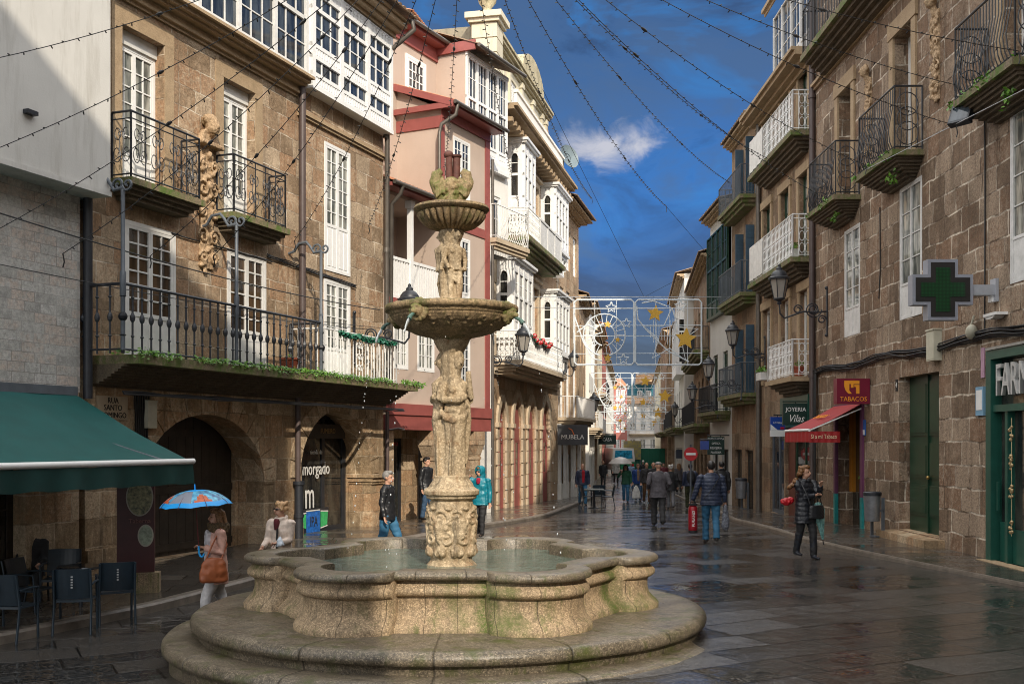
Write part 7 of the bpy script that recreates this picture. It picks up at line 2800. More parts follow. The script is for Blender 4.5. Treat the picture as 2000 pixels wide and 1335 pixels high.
        for s_ in (1, -1):
            d = (hand[s_] - elb[s_]).normalized()
            m.ball(sh[s_] + Vector((-0.01 * s_, 0, -0.012)), (0.075, 0.075, 0.062), 10, 8)
            m.tube([sh[s_] * 1.0, sh[s_].lerp(elb[s_], 0.5), elb[s_], elb[s_].lerp(hand[s_], 0.55), hand[s_] - d * 0.01], [0.076, 0.068, 0.059, 0.052, 0.044], 12)
        if collar:
            m.tube([(0.085 * math.cos(2 * math.pi * j / 12), 0.085 * math.sin(2 * math.pi * j / 12) + lean * 0.9, 1.46 + 0.02 * math.sin(2 * math.pi * j / 12)) for j in range(13)], collar, 8)

        def dp(c, n):
            f = 0.011 * noise.noise(Vector((c.x * 8, c.y * 8, c.z * 11))) + 0.005 * noise.noise(c * 26)
            if puff:
                f += 0.009 * abs(math.sin(c.z * puff)) - 0.004
            return f
        remesh(m, 'coat', coat, t_, vox, 1, dp)
    if shirt:
        m = MB()
        zl_, hw_ = sweat
        m.prism([(-hw_ * 0.7, zl_), (hw_ * 0.7, zl_), (hw_, 1.38), (0.035, 1.45), (-0.035, 1.45), (-hw_, 1.38)], -0.158, -0.07)
        remesh(m, 'sweater', shirt, t_, vox, 2)
    # hair
    st, hcn = hair
    hm = HAIRS[hcn]
    m = MB()
    if st == 'bald':
        m.ball(HD(0, 0.035, 0.0), (0.078, 0.070, 0.055), 12, 8)
    elif st == 'cap':
        m.ball(HD(0, 0.005, 0.075), (0.088, 0.105, 0.055), 12, 8)
        m.ball(HD(0, -0.08, 0.062), (0.06, 0.05, 0.015), 10, 6)
    else:
        m.ball(HD(0, 0.026, 0.045), (0.086, 0.092, 0.096), 14, 10)
        m.ball(HD(0, -0.03, 0.10), (0.066, 0.062, 0.042), 12, 8)
        if st == 'fluffy':
            for i in range(26):
                a_ = rnd.uniform(0, 2 * math.pi)
                m.ball(HD(0.07 * math.cos(a_), 0.03 + 0.075 * math.sin(a_), rnd.uniform(0.02, 0.13)), rnd.uniform(0.028, 0.042), 7, 5)
        if st == 'long':
            for s_ in (1, -1):
                m.tube([HD(0.055 * s_, 0.0, 0.09), HD(0.092 * s_, 0.01, -0.02), HD(0.10 * s_, 0.03, -0.14), HD(0.085 * s_, 0.05, -0.25)], [0.035, 0.042, 0.046, 0.03], 9)
            m.tube([HD(0, 0.07, 0.08), HD(0, 0.105, -0.05), HD(0, 0.115, -0.18), HD(0, 0.11, -0.28)], [(0.07, 0.05), (0.085, 0.05), (0.09, 0.05), (0.06, 0.035)], 10)
        if st == 'curly':
            for i in range(70):
                f = rnd.random()
                a_ = rnd.uniform(0.0, math.pi)
                p_ = HD(0.088 * math.cos(a_) * (1 + 0.35 * f), 0.01 + 0.085 * math.sin(a_), 0.10 - 0.38 * f)
                p_ += Vector((-0.16 if kick is None else kick, 0.03, 0)) * f * f
                m.ball(p_, rnd.uniform(0.028, 0.045), 7, 5)
    remesh(m, 'cap' if st == 'cap' else 'hair', hm, t_, vox * 0.75, 1, lambda c, n: 0.007 * noise.noise(Vector((c.x * 50, c.y * 50, c.z * 14))))
    if hood:
        m = MB()
        m.ball(HD(0, 0.03, 0.045), (0.118, 0.112, 0.125), 14, 10)
        m.tube([HD(0.10 * math.cos(a_ * math.pi / 8), -0.055, 0.03 + 0.118 * math.sin(a_ * math.pi / 8)) for a_ in range(-2, 11)], 0.022, 7)
        m.tube([HD(0, 0.06, -0.02), (0, 0.05, 1.42)], [0.10, 0.12], 10)
        remesh(m, 'hood', hood, t_, vox, 1)
    if glasses:
        m = MB()
        for s_ in (1, -1):
            m.ball(HD(0.033 * s_, -0.092, 0.018), (0.024, 0.008, 0.017), 10, 6)
            m.tube([HD(0.062 * s_, -0.095, 0.024), HD(0.080 * s_, 0.0, 0.012)], 0.005, 5)
        m.tube([HD(-0.02, -0.098, 0.022), HD(0.02, -0.098, 0.022)], 0.004, 5)
        m.build('glasses', simple('dark_lens', (0.01, 0.01, 0.012), 0.1), t_, smooth=60)
    elif vox < 0.0145:
        for s_ in (1, -1):
            m = MB()
            m.ball(HD(0.031 * s_, -0.083, 0.017), (0.013, 0.008, 0.007), 8, 6)
            m.build('eye', simple('eye_dark', (0.02, 0.015, 0.012), 0.2), t_, smooth=60)
    if vox < 0.0145:
        m = MB()
        m.tube([HD(-0.024, -0.088, -0.055), HD(0, -0.097, -0.055), HD(0.024, -0.088, -0.055)], [0.004, 0.007, 0.004], 6)
        m.build('mouth', simple('lip', (0.34, 0.10, 0.09), 0.4), t_, smooth=60)
    return t_


def gpos(px, Y, dz=0.0, fz=gz):
    X = (px - 1000) / F * Y
    return (X, Y, fz(X, Y) + dz)


JEANS = cloth('denim', (0.035, 0.075, 0.14))
JEANS_B = cloth('denim_bright', (0.03, 0.13, 0.24))
BLACKC = cloth('black_cloth', (0.014, 0.014, 0.016))
NAVY = cloth('navy_quilt', (0.022, 0.032, 0.065), 0.5)
GREYW = cloth('grey_wool', (0.085, 0.078, 0.088))
DGREY = cloth('dark_grey_cloth', (0.032, 0.032, 0.034))
SHOE = cloth('shoe_leather', (0.018, 0.014, 0.012), 0.4)
LEATH = cloth('black_leather', (0.016, 0.017, 0.02), 0.35)

# 1 woman with the umbrella
w1p = person('woman in a pink coat with a brown shoulder bag walking left under the blue umbrella', gpos(424, 14.6), R(-62), 1.60, la=(0.13, -0.21, 1.18), ra=(-0.20, -0.10, 0.86), step=0.42,
             coat=cloth('pink_coat', (0.56, 0.33, 0.27)), hem=0.66, trousers=(cloth('pale_trousers', (0.50, 0.49, 0.50)), 1.12), shoes=cloth('pale_shoe', (0.5, 0.48, 0.46)), hair=('long', 'brown'), puff=0, vox=0.0125, yaw=R(5), wide=1.0, collar=0.03)
m = MB()
for i in range(70):
    a_ = rnd.uniform(0, 2 * math.pi)
    m.ball((0.13 * math.cos(a_), 0.02 + 0.12 * math.sin(a_), 1.44 + rnd.uniform(-0.05, 0.05)), rnd.uniform(0.025, 0.045), 6, 5)
remesh(m, 'fur_collar', simple('brown_fur', (0.05, 0.03, 0.015), 0.9, 0.5, 50, c2=(0.15, 0.10, 0.05)), w1p, 0.012, 0, lambda c, n: 0.012 * noise.noise(c * 60))
m = MB()
m.prism([(-0.10, 0.93), (0.10, 0.93), (0.08, 1.38), (0.0, 1.42), (-0.08, 1.38)], -0.165, -0.08)
remesh(m, 'scarf', cloth('pale_scarf', (0.52, 0.52, 0.56)), w1p, 0.012, 2, lambda c, n: 0.01 * noise.noise(c * 24))
wm = w1p.matrix_basis
bag = thing('shoulder_bag', 'large tan leather shoulder bag on the arm of the woman in pink', 'bag', w1p.location, w1p.rotation_euler.z)
m = MB()
# hangs at the camera side of the body (her left)
m.rings([[(0.25 + 0.065 * math.cos(2 * math.pi * j / 16) * s_, -0.10 + (0.185 * w_) * math.sin(2 * math.pi * j / 16), z) for j in range(16)] for z, w_, s_ in
         ((0.66, 0.82, 0.7), (0.68, 1.0, 1.0), (0.78, 1.02, 1.1), (0.90, 0.86, 0.9), (0.97, 0.66, 0.5), (0.985, 0.62, 0.2))])
TANL = cloth('tan_leather', (0.30, 0.085, 0.03), 0.45, 0.2, 8)
remesh(m, 'bag_body', TANL, bag, 0.012, 1, lambda c, n: 0.012 * noise.noise(c * 13))
m = MB()
m.tube([(0.25, -0.20, 0.97), (0.24, -0.12, 1.15), (0.19, 0.0, 1.36), (0.22, 0.08, 1.15), (0.25, 0.0, 0.97)], 0.012, 6)
m.build('bag_strap', TANL, bag, smooth=60)

um = thing('umbrella', 'open blue children umbrella with printed panels and a clear panel', 'umbrella', tuple(Vector(w1p.location) + Vector((-0.11, -0.22, 0.02))), 0)
um.rotation_euler = (R(2), R(-3), R(-12))
UB = simple('umbrella_blue', (0.01, 0.33, 0.80), 0.4, 0.08, 5)
zc_, Rr = 1.65, 0.47


def um_pt(a_, f):
    # scalloped dome: 8 ribs
    ph = f * R(62)
    r = Rr * math.sin(ph) / math.sin(R(62))
    z = zc_ + 0.21 * (math.cos(ph) - math.cos(R(62))) / (1 - math.cos(R(62)))
    k = (a_ * 8 / (2 * math.pi)) % 1.0
    r *= 1 - 0.055 * math.sin(math.pi * k) * f
    z += 0.012 * math.sin(math.pi * k) * f
    return (r * math.cos(a_), r * math.sin(a_), z)


mats_ = [UB, simple('umbrella_print', (0.01, 0.06, 0.42), 0.4, 0.6, 14, c2=(0.16, 0.62, 0.85)), simple('umbrella_orange', (0.50, 0.10, 0.03), 0.5, 0.3, 20)]
m_, q_, p_ = new_mat('umbrella_clear')
p_.inputs['Base Color'].default_value = (0.30, 0.33, 0.40, 1)
p_.inputs['Roughness'].default_value = 0.25
p_.inputs['Alpha'].default_value = 0.75
mats_.append(m_)
m = MB()
NA, NF = 64, 12
vs, fs, mi = [], [], []
for j in range(NF + 1):
    for i in range(NA):
        vs.append(um_pt(2 * math.pi * i / NA, max(0.02, j / NF)))
for j in range(NF):
    for i in range(NA):
        fs.append((j * NA + i, j * NA + (i + 1) % NA, (j + 1) * NA + (i + 1) % NA, (j + 1) * NA + i))
        pan = i // 8
        k = i % 8
        if j >= 10:
            q = 0
        elif pan % 4 == 1 and j > 2:
            q = 3
        elif j > 2:
            q = 2 if (6 <= j <= 9 and abs(k - 3.5) < (j - 4) * 0.55 and pan % 2 == 0) else 1
        else:
            q = 0
        mi.append(q)
m.v, m.f, m.mi = vs, fs, mi
can = m.build('canopy', mats_, um, smooth=60, fixn=True)
can.rotation_euler = (0, 0, R(-160))
m = MB()
m.tube([(0, 0, 1.06), (0, 0, zc_ + 0.20)], 0.007, 8)
for i in range(8):
    m.tube([um_pt(2 * math.pi * i / 8, f) if f > 0.02 else (0, 0, zc_ + 0.2) for f in (0.0, 0.3, 0.6, 0.85, 1.02)], 0.0035, 5)
m.build('shaft', simple('shaft_red', (0.10, 0.012, 0.015), 0.4), um)
m = MB()
m.tube([(0, 0, zc_ + 0.20), (0, 0, zc_ + 0.285)], [0.011, 0.009], 8)
m.build('tip', UB, um, smooth=60)
m = MB()
m.tube([(0, 0, 1.12), (0, 0, 1.03), (0.01, 0, 0.99), (0.04, 0, 0.975), (0.065, 0, 0.995), (0.068, 0, 1.02)], 0.014, 8)
m.build('handle', UB, um, smooth=60)

# 2 woman at the basin
w2p = person('woman with short blond hair, sunglasses and a padded cream coat behind the basin rim', gpos(549, 16.2), R(-22), 1.56, la=(0.10, -0.27, 1.08), ra=(-0.17, -0.27, 1.0), coat=cloth('cream_coat', (0.66, 0.55, 0.47)), hem=0.70,
             trousers=(DGREY,), shoes=SHOE, hair=('fluffy', 'blond'), vox=0.0125, glasses=True, yaw=R(-28), wide=1.0, shirt=cloth('maroon_knit', (0.09, 0.008, 0.014)), collar=0.032, sweat=(1.27, 0.045))
m = MB()
m.tube([(0.03, -0.150, 1.30), (0.03, -0.162, 1.15), (0.03, -0.168, 0.9)], [(0.018, 0.008)] * 3, 6)
m.build('zip_band', BLACKC, w2p)
m = MB()
m.tube([(0.165, -0.27, 1.09), (0.17, -0.29, 1.03), (0.19, -0.29, 0.95)], [0.015, 0.045, 0.06], 10)
bag2 = remesh(m, 'plastic_bag', cloth('pale_plastic', (0.55, 0.62, 0.70), 0.3), None, 0.012, 1, lambda c, n: 0.01 * noise.noise(c * 25))
bag2.location, bag2.rotation_euler = w2p.location, w2p.rotation_euler
tag(bag2, 'small pale plastic bag in the hand of the woman in cream', 'bag')

# 3 .. 6 around the fountain
person('grey-haired man in a black jacket and jeans walking right behind the basin', gpos(757, 20.5), R(78), 1.70, step=0.45, coat=LEATH, hem=0.80, trousers=(JEANS_B, 1.1), shoes=SHOE, hair=('short', 'grey'), vox=0.014, wide=1.05)
person('man in a black leather jacket half hidden behind the fountain shaft', gpos(833, 29.4, 0.10, zl), R(60), 1.72, la=(0.10, -0.22, 0.98), step=0.15, coat=LEATH, hem=0.84, trousers=(JEANS,), shoes=SHOE, hair=('short', 'black'), vox=0.016)
person('woman in a hooded turquoise raincoat shading her face beside the fountain', gpos(938, 25.4), R(-20), 1.60, ra=(-0.19, -0.26, 1.46), la=(0.27, -0.05, 0.82), step=0.2, coat=cloth('turquoise_rainwear', (0.005, 0.17, 0.23), 0.4), hem=0.78,
       trousers=(BLACKC,), shoes=SHOE, hair=('short', 'brown'), hood=MATS['turquoise_rainwear'], vox=0.014, glasses=True, yaw=R(-25), wide=1.08, shirt=cloth('crimson_scarf', (0.30, 0.005, 0.03)), sweat=(1.30, 0.05))

# 7 .. street walkers
person('bald man in a navy jacket over a red sweater walking toward the square', gpos(1138, 44.5), R(8), 1.68, step=0.4, coat=NAVY, hem=0.84, trousers=(JEANS_B,), shoes=SHOE, hair=('bald', 'grey'), shirt=cloth('red_knit', (0.40, 0.01, 0.02)), wide=1.1)
gw = person('woman in a green coat and jeans holding the pale umbrella', gpos(1222, 48), R(-5), 1.64, ra=(-0.20, -0.20, 1.35), step=0.3, coat=cloth('green_coat', (0.02, 0.10, 0.055)), hem=0.82, trousers=(JEANS_B,), shoes=SHOE, hair=('long', 'black'))
u2 = thing('umbrella', 'open pale grey umbrella held by the woman in green', 'umbrella', tuple(Vector(gw.location) + Vector((-0.25, -0.2, 0))))
m = MB()
m.rings([[(r * math.cos(2 * math.pi * j / 24) * (1 - 0.03 * (j % 3)), r * math.sin(2 * math.pi * j / 24) * (1 - 0.03 * (j % 3)), z) for j in range(24)] for r, z in ((0.03, 2.0), (0.22, 1.96), (0.40, 1.86), (0.53, 1.70), (0.52, 1.69), (0.39, 1.84), (0.2, 1.94))])
m.build('canopy', simple('pale_umbrella', (0.42, 0.40, 0.38), 0.35, 0.15, 5), u2, smooth=60)
m = MB()
m.tube([(0, 0, 1.22), (0, 0, 2.08)], 0.008, 6)
m.build('shaft', IRON, u2)
wb2 = thing('shopping_bag', 'white shopping bag carried beside the woman in green', 'bag', tuple(Vector(gw.location) + Vector((0.45, -0.1, 0))))
m = MB()
m.rings([[(x * w_, y * 0.07, z) for x, y in ((-1, -1), (1, -1), (1, 1), (-1, 1))] for z, w_ in ((0.18, 0.19), (0.45, 0.17), (0.62, 0.10), (0.75, 0.03))])
remesh(m, 'bag_body', cloth('white_plastic', (0.7, 0.7, 0.66), 0.4), wb2, 0.02, 1)
person('woman in a blue open jacket walking toward the square', gpos(1246, 50), R(0), 1.68, step=0.35, coat=cloth('blue_jacket', (0.012, 0.05, 0.20)), hem=0.80, trousers=(JEANS,), shoes=SHOE, hair=('short', 'brown'), shirt=cloth('tan_top', (0.25, 0.17, 0.11)))
person('grey-haired man in a dark jacket and brown trousers', gpos(1263, 47), R(5), 1.74, step=0.3, coat=DGREY, hem=0.84, trousers=(cloth('brown_cord', (0.14, 0.07, 0.03)),), shoes=SHOE, hair=('bald', 'grey'))
person('bald man in a dark coat partly hidden by the man in grey', gpos(1276, 45), R(0), 1.74, step=0.2, coat=BLACKC, hem=0.7, trousers=(DGREY,), shoes=SHOE, hair=('bald', 'white'))
person('man in a grey blazer and flat cap walking away down the street', gpos(1286, 29), R(183), 1.70, la=(0.24, -0.14, 1.0), ra=(-0.24, -0.14, 1.0), step=0.35, coat=GREYW, hem=0.76, trousers=(DGREY, 1.15), shoes=SHOE, hair=('cap', 'grey'), wide=1.15, vox=0.015)
person('white-haired woman in a black coat and grey trousers walking away', gpos(1310, 40.5), R(175), 1.62, step=0.35, coat=BLACKC, hem=0.72, trousers=(cloth('grey_trousers', (0.16, 0.16, 0.17)),), shoes=SHOE, hair=('fluffy', 'white'), wide=1.08)
bp = person('person in a dark hooded jacket and camouflage trousers walking away with a backpack', gpos(1348, 41), R(180), 1.66, step=0.4, coat=NAVY, hem=0.86, trousers=(simple('camouflage', (0.035, 0.045, 0.02), 0.8, 0.6, 16, c2=(0.10, 0.11, 0.05)), 1.1), shoes=SHOE, hair=('short', 'black'), wide=1.1)
m = MB()
m.ball((0, 0.20, 1.18), (0.17, 0.12, 0.24), 14, 10)
m.ball((0, 0.30, 1.08), (0.12, 0.06, 0.13), 12, 8)
pk = remesh(m, 'backpack', BLACKC, None, 0.016, 1)
pk.location, pk.rotation_euler = bp.location, bp.rotation_euler
tag(pk, 'black backpack on the person in camouflage trousers', 'backpack')
bj = person('man in a navy quilted jacket and jeans walking away with a red bag', gpos(1389, 23.7), R(180), 1.76, la=(0.38, -0.06, 0.88), ra=(-0.30, -0.06, 0.86), step=0.32, coat=NAVY, hem=0.80, trousers=(JEANS_B, 1.05), shoes=SHOE, hair=('short', 'black'), puff=42, vox=0.0135, wide=1.15)
m = MB()
m.tube([(0.19, 0.16, 0.93), (0.0, 0.185, 1.15), (-0.16, 0.13, 1.40), (-0.14, 0.0, 1.46)], [(0.02, 0.008)] * 4, 6)
m.build('shoulder_strap', BLACKC, bj)
gb = thing('gas_bottle', 'tall red cylindrical carrier with white lettering held by the man in the quilted jacket', 'bottle', tuple(Vector(bj.location) + Vector((-0.40, -0.02, 0.26))))
m = MB()
m.lathe([(0.07, 0.0), (0.095, 0.02), (0.10, 0.06), (0.10, 0.46), (0.09, 0.52), (0.06, 0.56), (0.04, 0.565)], 18)
m.build('body', simple('carrier_red', (0.30, 0.006, 0.015), 0.35, 0.08), gb, smooth=50)
m = MB()
m.lathe([(0.075, -0.04), (0.098, -0.03), (0.098, 0.02)], 18)
m.sep()
m.lathe([(0.04, 0.56), (0.10, 0.565), (0.10, 0.60), (0.03, 0.61)], 14)
m.tube([(-0.06, 0, 0.6), (-0.05, 0, 0.64), (0.05, 0, 0.64), (0.06, 0, 0.6)], 0.012, 6)
m.build('handle', BLACKC, gb, smooth=50)
text(gb, 'FURANO', 0.085, (0.0, -0.103, 0.28), (R(90), R(-90), 0), WLET, sx=1.0)
pb2 = thing('plastic_bag', 'dark patterned plastic bag hanging from the right hand of the man in the quilted jacket', 'bag', tuple(Vector(bj.location) + Vector((0.31, 0.0, 0.28))))
m = MB()
m.rings([[(0.10 * w_ * math.cos(2 * math.pi * j / 12), 0.06 * w_ * math.sin(2 * math.pi * j / 12), z) for j in range(12)] for z, w_ in ((0.0, 0.5), (0.08, 0.9), (0.3, 0.8), (0.45, 0.5), (0.56, 0.25))])
remesh(m, 'bag_body', simple('bag_print', (0.03, 0.035, 0.06), 0.35, 0.6, 22, c2=(0.25, 0.27, 0.32)), pb2, 0.014, 1, lambda c, n: 0.012 * noise.noise(c * 20))
person('man in a black jacket with a pale collar just beyond the quilted jacket', gpos(1409, 33.5), R(190), 1.72, step=0.3, coat=BLACKC, hem=0.82, trousers=(DGREY,), shoes=SHOE, hair=('short', 'black'), collar=0.03)
for px, Y, lab, c, t2, hr, f in ((1178, 70, 'distant dark-clothed person on the sunny pavement', BLACKC, DGREY, ('short', 'brown'), 0), (1203, 76, 'distant person in a pale jacket near the parked van', cloth('pale_jacket', (0.45, 0.43, 0.40)), DGREY, ('short', 'black'), 10),
                              (1232, 66, 'distant person in a light blue coat in the middle of the street', cloth('light_blue_coat', (0.16, 0.25, 0.38)), JEANS, ('short', 'brown'), 0), (1256, 72, 'distant person in black before the green hoarding', BLACKC, BLACKC, ('short', 'white'), 180),
                              (1296, 64, 'distant person in a dark red coat on the shaded side', cloth('dark_red_coat', (0.13, 0.02, 0.03)), BLACKC, ('short', 'black'), 0), (1326, 62, 'distant person in a grey coat near the shaded houses', GREYW, BLACKC, ('long', 'brown'), 180)):
    person(lab, gpos(px, Y), R(f), 1.68, step=0.3, coat=c, hem=0.74, trousers=(t2,), shoes=SHOE, hair=hr, vox=0.024)

# woman on the right
wr = person('woman with long curly hair in a shiny black padded coat and rubber boots', gpos(1572, 20.4), R(22), 1.72, la=(0.10, -0.33, 1.36), ra=(0.02, -0.30, 1.18), step=0.3, coat=cloth('black_padded', (0.014, 0.016, 0.022), 0.35), hem=0.66,
            trousers=(BLACKC,), boots=simple('rubber_boot', (0.018, 0.022, 0.032), 0.28, 0.2, 5), hair=('curly', 'auburn'), puff=36, vox=0.0125, yaw=R(22), kick=-0.22, collar=0.035)
hb = thing('handbag', 'black quilted handbag hanging at the hip of the curly-haired woman', 'handbag', wr.location, wr.rotation_euler.z)
m = MB()
m.rings([[(0.10 + 0.17 * w_ * math.cos(2 * math.pi * j / 16), -0.21 + 0.06 * math.sin(2 * math.pi * j / 16), z) for j in range(16)] for z, w_ in ((0.76, 0.95), (0.78, 1.0), (0.95, 0.97), (1.0, 0.85))])
remesh(m, 'bag_body', LEATH, hb, 0.012, 1, lambda c, n: 0.006 * abs(math.sin(c.x * 50 + c.z * 50)))
m = MB()
m.tube([(-0.04, -0.22, 1.0), (-0.10, -0.20, 1.2), (-0.14, -0.06, 1.42), (0.0, 0.1, 1.47)], 0.010, 6)
m.tube([(0.22, -0.22, 1.0), (0.12, -0.26, 1.2), (-0.05, -0.2, 1.35)], 0.010, 6)
m.build('bag_strap', LEATH, hb, smooth=60)
tu = thing('folded_umbrella', 'folded pale teal umbrella hanging beside the curly-haired woman', 'umbrella', tuple(Vector(wr.location) + Vector((0.33, -0.02, 0.36))))
tu.rotation_euler = (0, R(-8), 0)
m = MB()
rs = []
for z, r in ((0.0, 0.012), (0.12, 0.03), (0.35, 0.062), (0.55, 0.085), (0.66, 0.06), (0.70, 0.02)):
    rs.append([(r * (1 + 0.35 * math.cos(4 * 2 * math.pi * j / 32)) * math.cos(2 * math.pi * j / 32), r * (1 + 0.35 * math.cos(4 * 2 * math.pi * j / 32)) * math.sin(2 * math.pi * j / 32), z) for j in range(32)])
m.rings(rs)
m.build('canopy', simple('teal_print', (0.10, 0.38, 0.36), 0.4, 0.5, 16, c2=(0.34, 0.62, 0.58)), tu, smooth=50)
m = MB()
m.tube([(0, 0, -0.10), (0, 0, 0.9)], 0.010, 6)
m.build('shaft', BLACKC, tu)
rs_ = thing('red_pouch', 'small red folded bag behind the elbow of the curly-haired woman', 'bag', tuple(Vector(wr.location) + Vector((-0.33, 0.05, 1.06))))
m = MB()
m.ball((0, 0, 0), (0.12, 0.07, 0.075), 10, 8)
m.ball((0.08, 0, 0.03), (0.07, 0.06, 0.06), 8, 6)
remesh(m, 'bag_body', cloth('red_nylon', (0.42, 0.008, 0.015), 0.4), rs_, 0.012, 1, lambda c, n: 0.014 * noise.noise(c * 24))
# ================================================================== street furniture
CHM = simple('chair_blue_grey', (0.018, 0.032, 0.046), 0.35, 0.15, 6)


def chair(label, loc, rz, group):
    t_ = thing('cafe_chair', label, 'chair', loc, rz, group)
    m = MB()
    m.rings([[(x, y, z + 0.01 * math.cos(x * 8)) for x, y in ((-0.23, -0.22), (0.23, -0.22), (0.22, 0.20), (-0.22, 0.20))] for z in (0.425, 0.455)])
    m.build('seat', CHM, t_)
    m = MB()
    def bk(u, v):
        x = -0.23 + 0.46 * u
        return (x, 0.20 + 0.10 * v + 0.04 * (2 * u - 1) ** 2 * -1, 0.47 + 0.40 * v)
    a_ = [[Vector(bk(u / 8, v / 5)) for u in range(9)] for v in range(6)]
    for d_ in (0, 0.014):
        m.add([p + Vector((0, d_, 0)) for r in a_ for p in r], [(j * 9 + i, j * 9 + i + 1, (j + 1) * 9 + i + 1, (j + 1) * 9 + i) for j in range(5) for i in range(8) if not (i == 4 and j in (1, 2, 3) and False)])
    for i in range(8):
        m.quad(a_[5][i], a_[5][i + 1], a_[5][i + 1] + Vector((0, 0.014, 0)), a_[5][i] + Vector((0, 0.014, 0)))
    bo = m.build('backrest', CHM, t_)
    m = MB()
    for k in range(5):
        m.box(-0.012, 0.012, 0.288 - 0.0 + 0.0, 0.300, 0.62 + 0.035 * k, 0.638 + 0.035 * k)
    m.build('back_slot', simple('pale_slot', (0.35, 0.37, 0.38), 0.5), bo)
    for sx in (-1, 1):
        m = MB()
        m.tube([(sx * 0.235, -0.23, 0.0), (sx * 0.235, -0.215, 0.42), (sx * 0.245, -0.20, 0.66)], 0.017, 7)
        m.build('leg', CHM, t_, smooth=60)
        m = MB()
        m.tube([(sx * 0.235, 0.30, 0.0), (sx * 0.232, 0.215, 0.44), (sx * 0.23, 0.30, 0.86)], 0.017, 7)
        m.build('leg', CHM, t_, smooth=60)
        m = MB()
        m.tube([(sx * 0.245, -0.21, 0.66), (sx * 0.25, 0.0, 0.675), (sx * 0.235, 0.24, 0.66)], [(0.022, 0.014)] * 3, 7)
        m.build('armrest', CHM, t_, smooth=60)
    return t_


def table(label, loc, r=0.32, sq=False, mat=None):
    t_ = thing('cafe_table', label, 'table', loc, 0)
    m = MB()
    if sq:
        m.box(-r, r, -r, r, 0.70, 0.735)
    else:
        m.lathe([(r, 0.70), (r + 0.01, 0.715), (r, 0.735)], 28)
    m.build('table_top', mat or simple('table_black', (0.02, 0.022, 0.026), 0.12), t_, smooth=40)
    m = MB()
    m.tube([(0, 0, 0.0), (0, 0, 0.70)], 0.03, 10)
    m.lathe([(0.22, 0.0), (0.22, 0.015), (0.06, 0.04)], 20)
    m.build('leg', IRON, t_, smooth=50)
    return t_


def gp2(px, Y, zf=gz):
    X = (px - 1000) / F * Y
    return (X, Y, zf(X, Y))


for px, Y, rz, lab in ((22, 14.0, 175, 'cafe chair nearest the picture edge seen from behind under the awning'), (148, 14.6, 192, 'cafe chair with its back to the square in front of the round table'), (226, 15.4, 205, 'cafe chair at the outer end of the awning, nearest the maroon board'),
                       (60, 15.6, 80, 'cafe chair turned sideways between the two front chairs'), (118, 16.6, 10, 'cafe chair facing the square behind the round table')):
    chair(lab, gp2(px, Y), R(rz), 'cafe chairs under the green awning')
table('round black cafe table with a glossy top among the chairs', gp2(158, 15.9))
sp_ = person('dim figure in dark clothes sitting in the shade under the awning', gp2(62, 16.9), R(20), 1.62, la=(0.12, -0.30, 1.05), ra=(-0.10, -0.30, 1.0), coat=BLACKC, hem=0.84, trousers=(BLACKC,), shoes=SHOE, hair=('short', 'brown'), sit=True, vox=0.018)
sp_.location.z -= 0.36
# maroon menu board on its granite block
mx, my_ = (266 - 1000) / F * 17.2, 17.2
mb_ = thing('menu_board', 'tall maroon board with two framed oval pictures beside the awning', 'sign', (mx, my_, zl(mx, my_) + 0.10), R(12))
MRN = simple('maroon_board', (0.055, 0.010, 0.012), 0.4, 0.15)
m = MB()
m.box(-0.28, 0.28, -0.06, 0.06, 0.32, 2.12)
bo = m.build('board', MRN, mb_)
ov = simple('map_print', (0.16, 0.26, 0.20), 0.5, 0.8, 22, c2=(0.46, 0.44, 0.26))
for (cx, cz, rx, rz_, mt) in ((0.06, 1.50, 0.205, 0.295, ov), (0.15, 0.90, 0.12, 0.175, simple('pale_print', (0.30, 0.36, 0.28), 0.5, 0.4, 18))):
    m = MB()
    m.prism([(cx + rx * math.cos(2 * math.pi * k / 40), cz + rz_ * math.sin(2 * math.pi * k / 40)) for k in range(40)], -0.072, -0.06)
    f_ = m.build('oval_frame', simple('pale_frame', (0.42, 0.40, 0.34), 0.5), bo)
    m = MB()
    m.prism([(cx + (rx - 0.02) * math.cos(2 * math.pi * k / 40), cz + (rz_ - 0.02) * math.sin(2 * math.pi * k / 40)) for k in range(40)], -0.078, -0.0725)
    m.build('oval_picture', mt, f_)
text(bo, 'Taberna', 0.10, (0.06, -0.064, 1.13), RT, simple('dull_lettering', (0.22, 0.09, 0.08), 0.6))
m = MB()
m.box(-0.32, 0.36, -0.14, 0.14, -0.3, 0.32)
m.build('granite_base', GR_WALL, mb_)
# litter bins
def bin_(label, loc, rz, s_=1.0):
    t_ = thing('litter_bin', label, 'litter bin', loc, rz, 'litter bins along the shaded pavement')
    t_.scale = (s_,) * 3
    m = MB()
    m.rings([[(0.19 * w_ * math.cos(2 * math.pi * j / 20), 0.17 * w_ * math.sin(2 * math.pi * j / 20), z) for j in range(20)] for z, w_ in ((0.34, 0.86), (0.36, 0.90), (0.90, 1.08), (0.92, 1.1))])
    m.build('bucket', simple('bin_steel', (0.24, 0.25, 0.27), 0.35, 0.2, 8, metal=0.5), t_, smooth=50)
    m = MB()
    m.rings([[(0.21 * w_ * math.cos(2 * math.pi * j / 20), 0.19 * w_ * math.sin(2 * math.pi * j / 20), z) for j in range(20)] for z, w_ in ((0.90, 1.0), (0.97, 1.02), (0.99, 0.9), (0.93, 0.85))], cap=False)
    m.build('rim', IRON, t_, smooth=50)
    m = MB()
    for sx in (-0.21, 0.21):
        m.box(sx - 0.02, sx + 0.02, 0.10, 0.16, 0.0, 0.86)
    m.box(-0.23, 0.23, 0.10, 0.16, 0.55, 0.60)
    m.box(-0.12, 0.12, 0.0, 0.14, 0.0, 0.02)
    m.build('stand', IRON_G, t_)
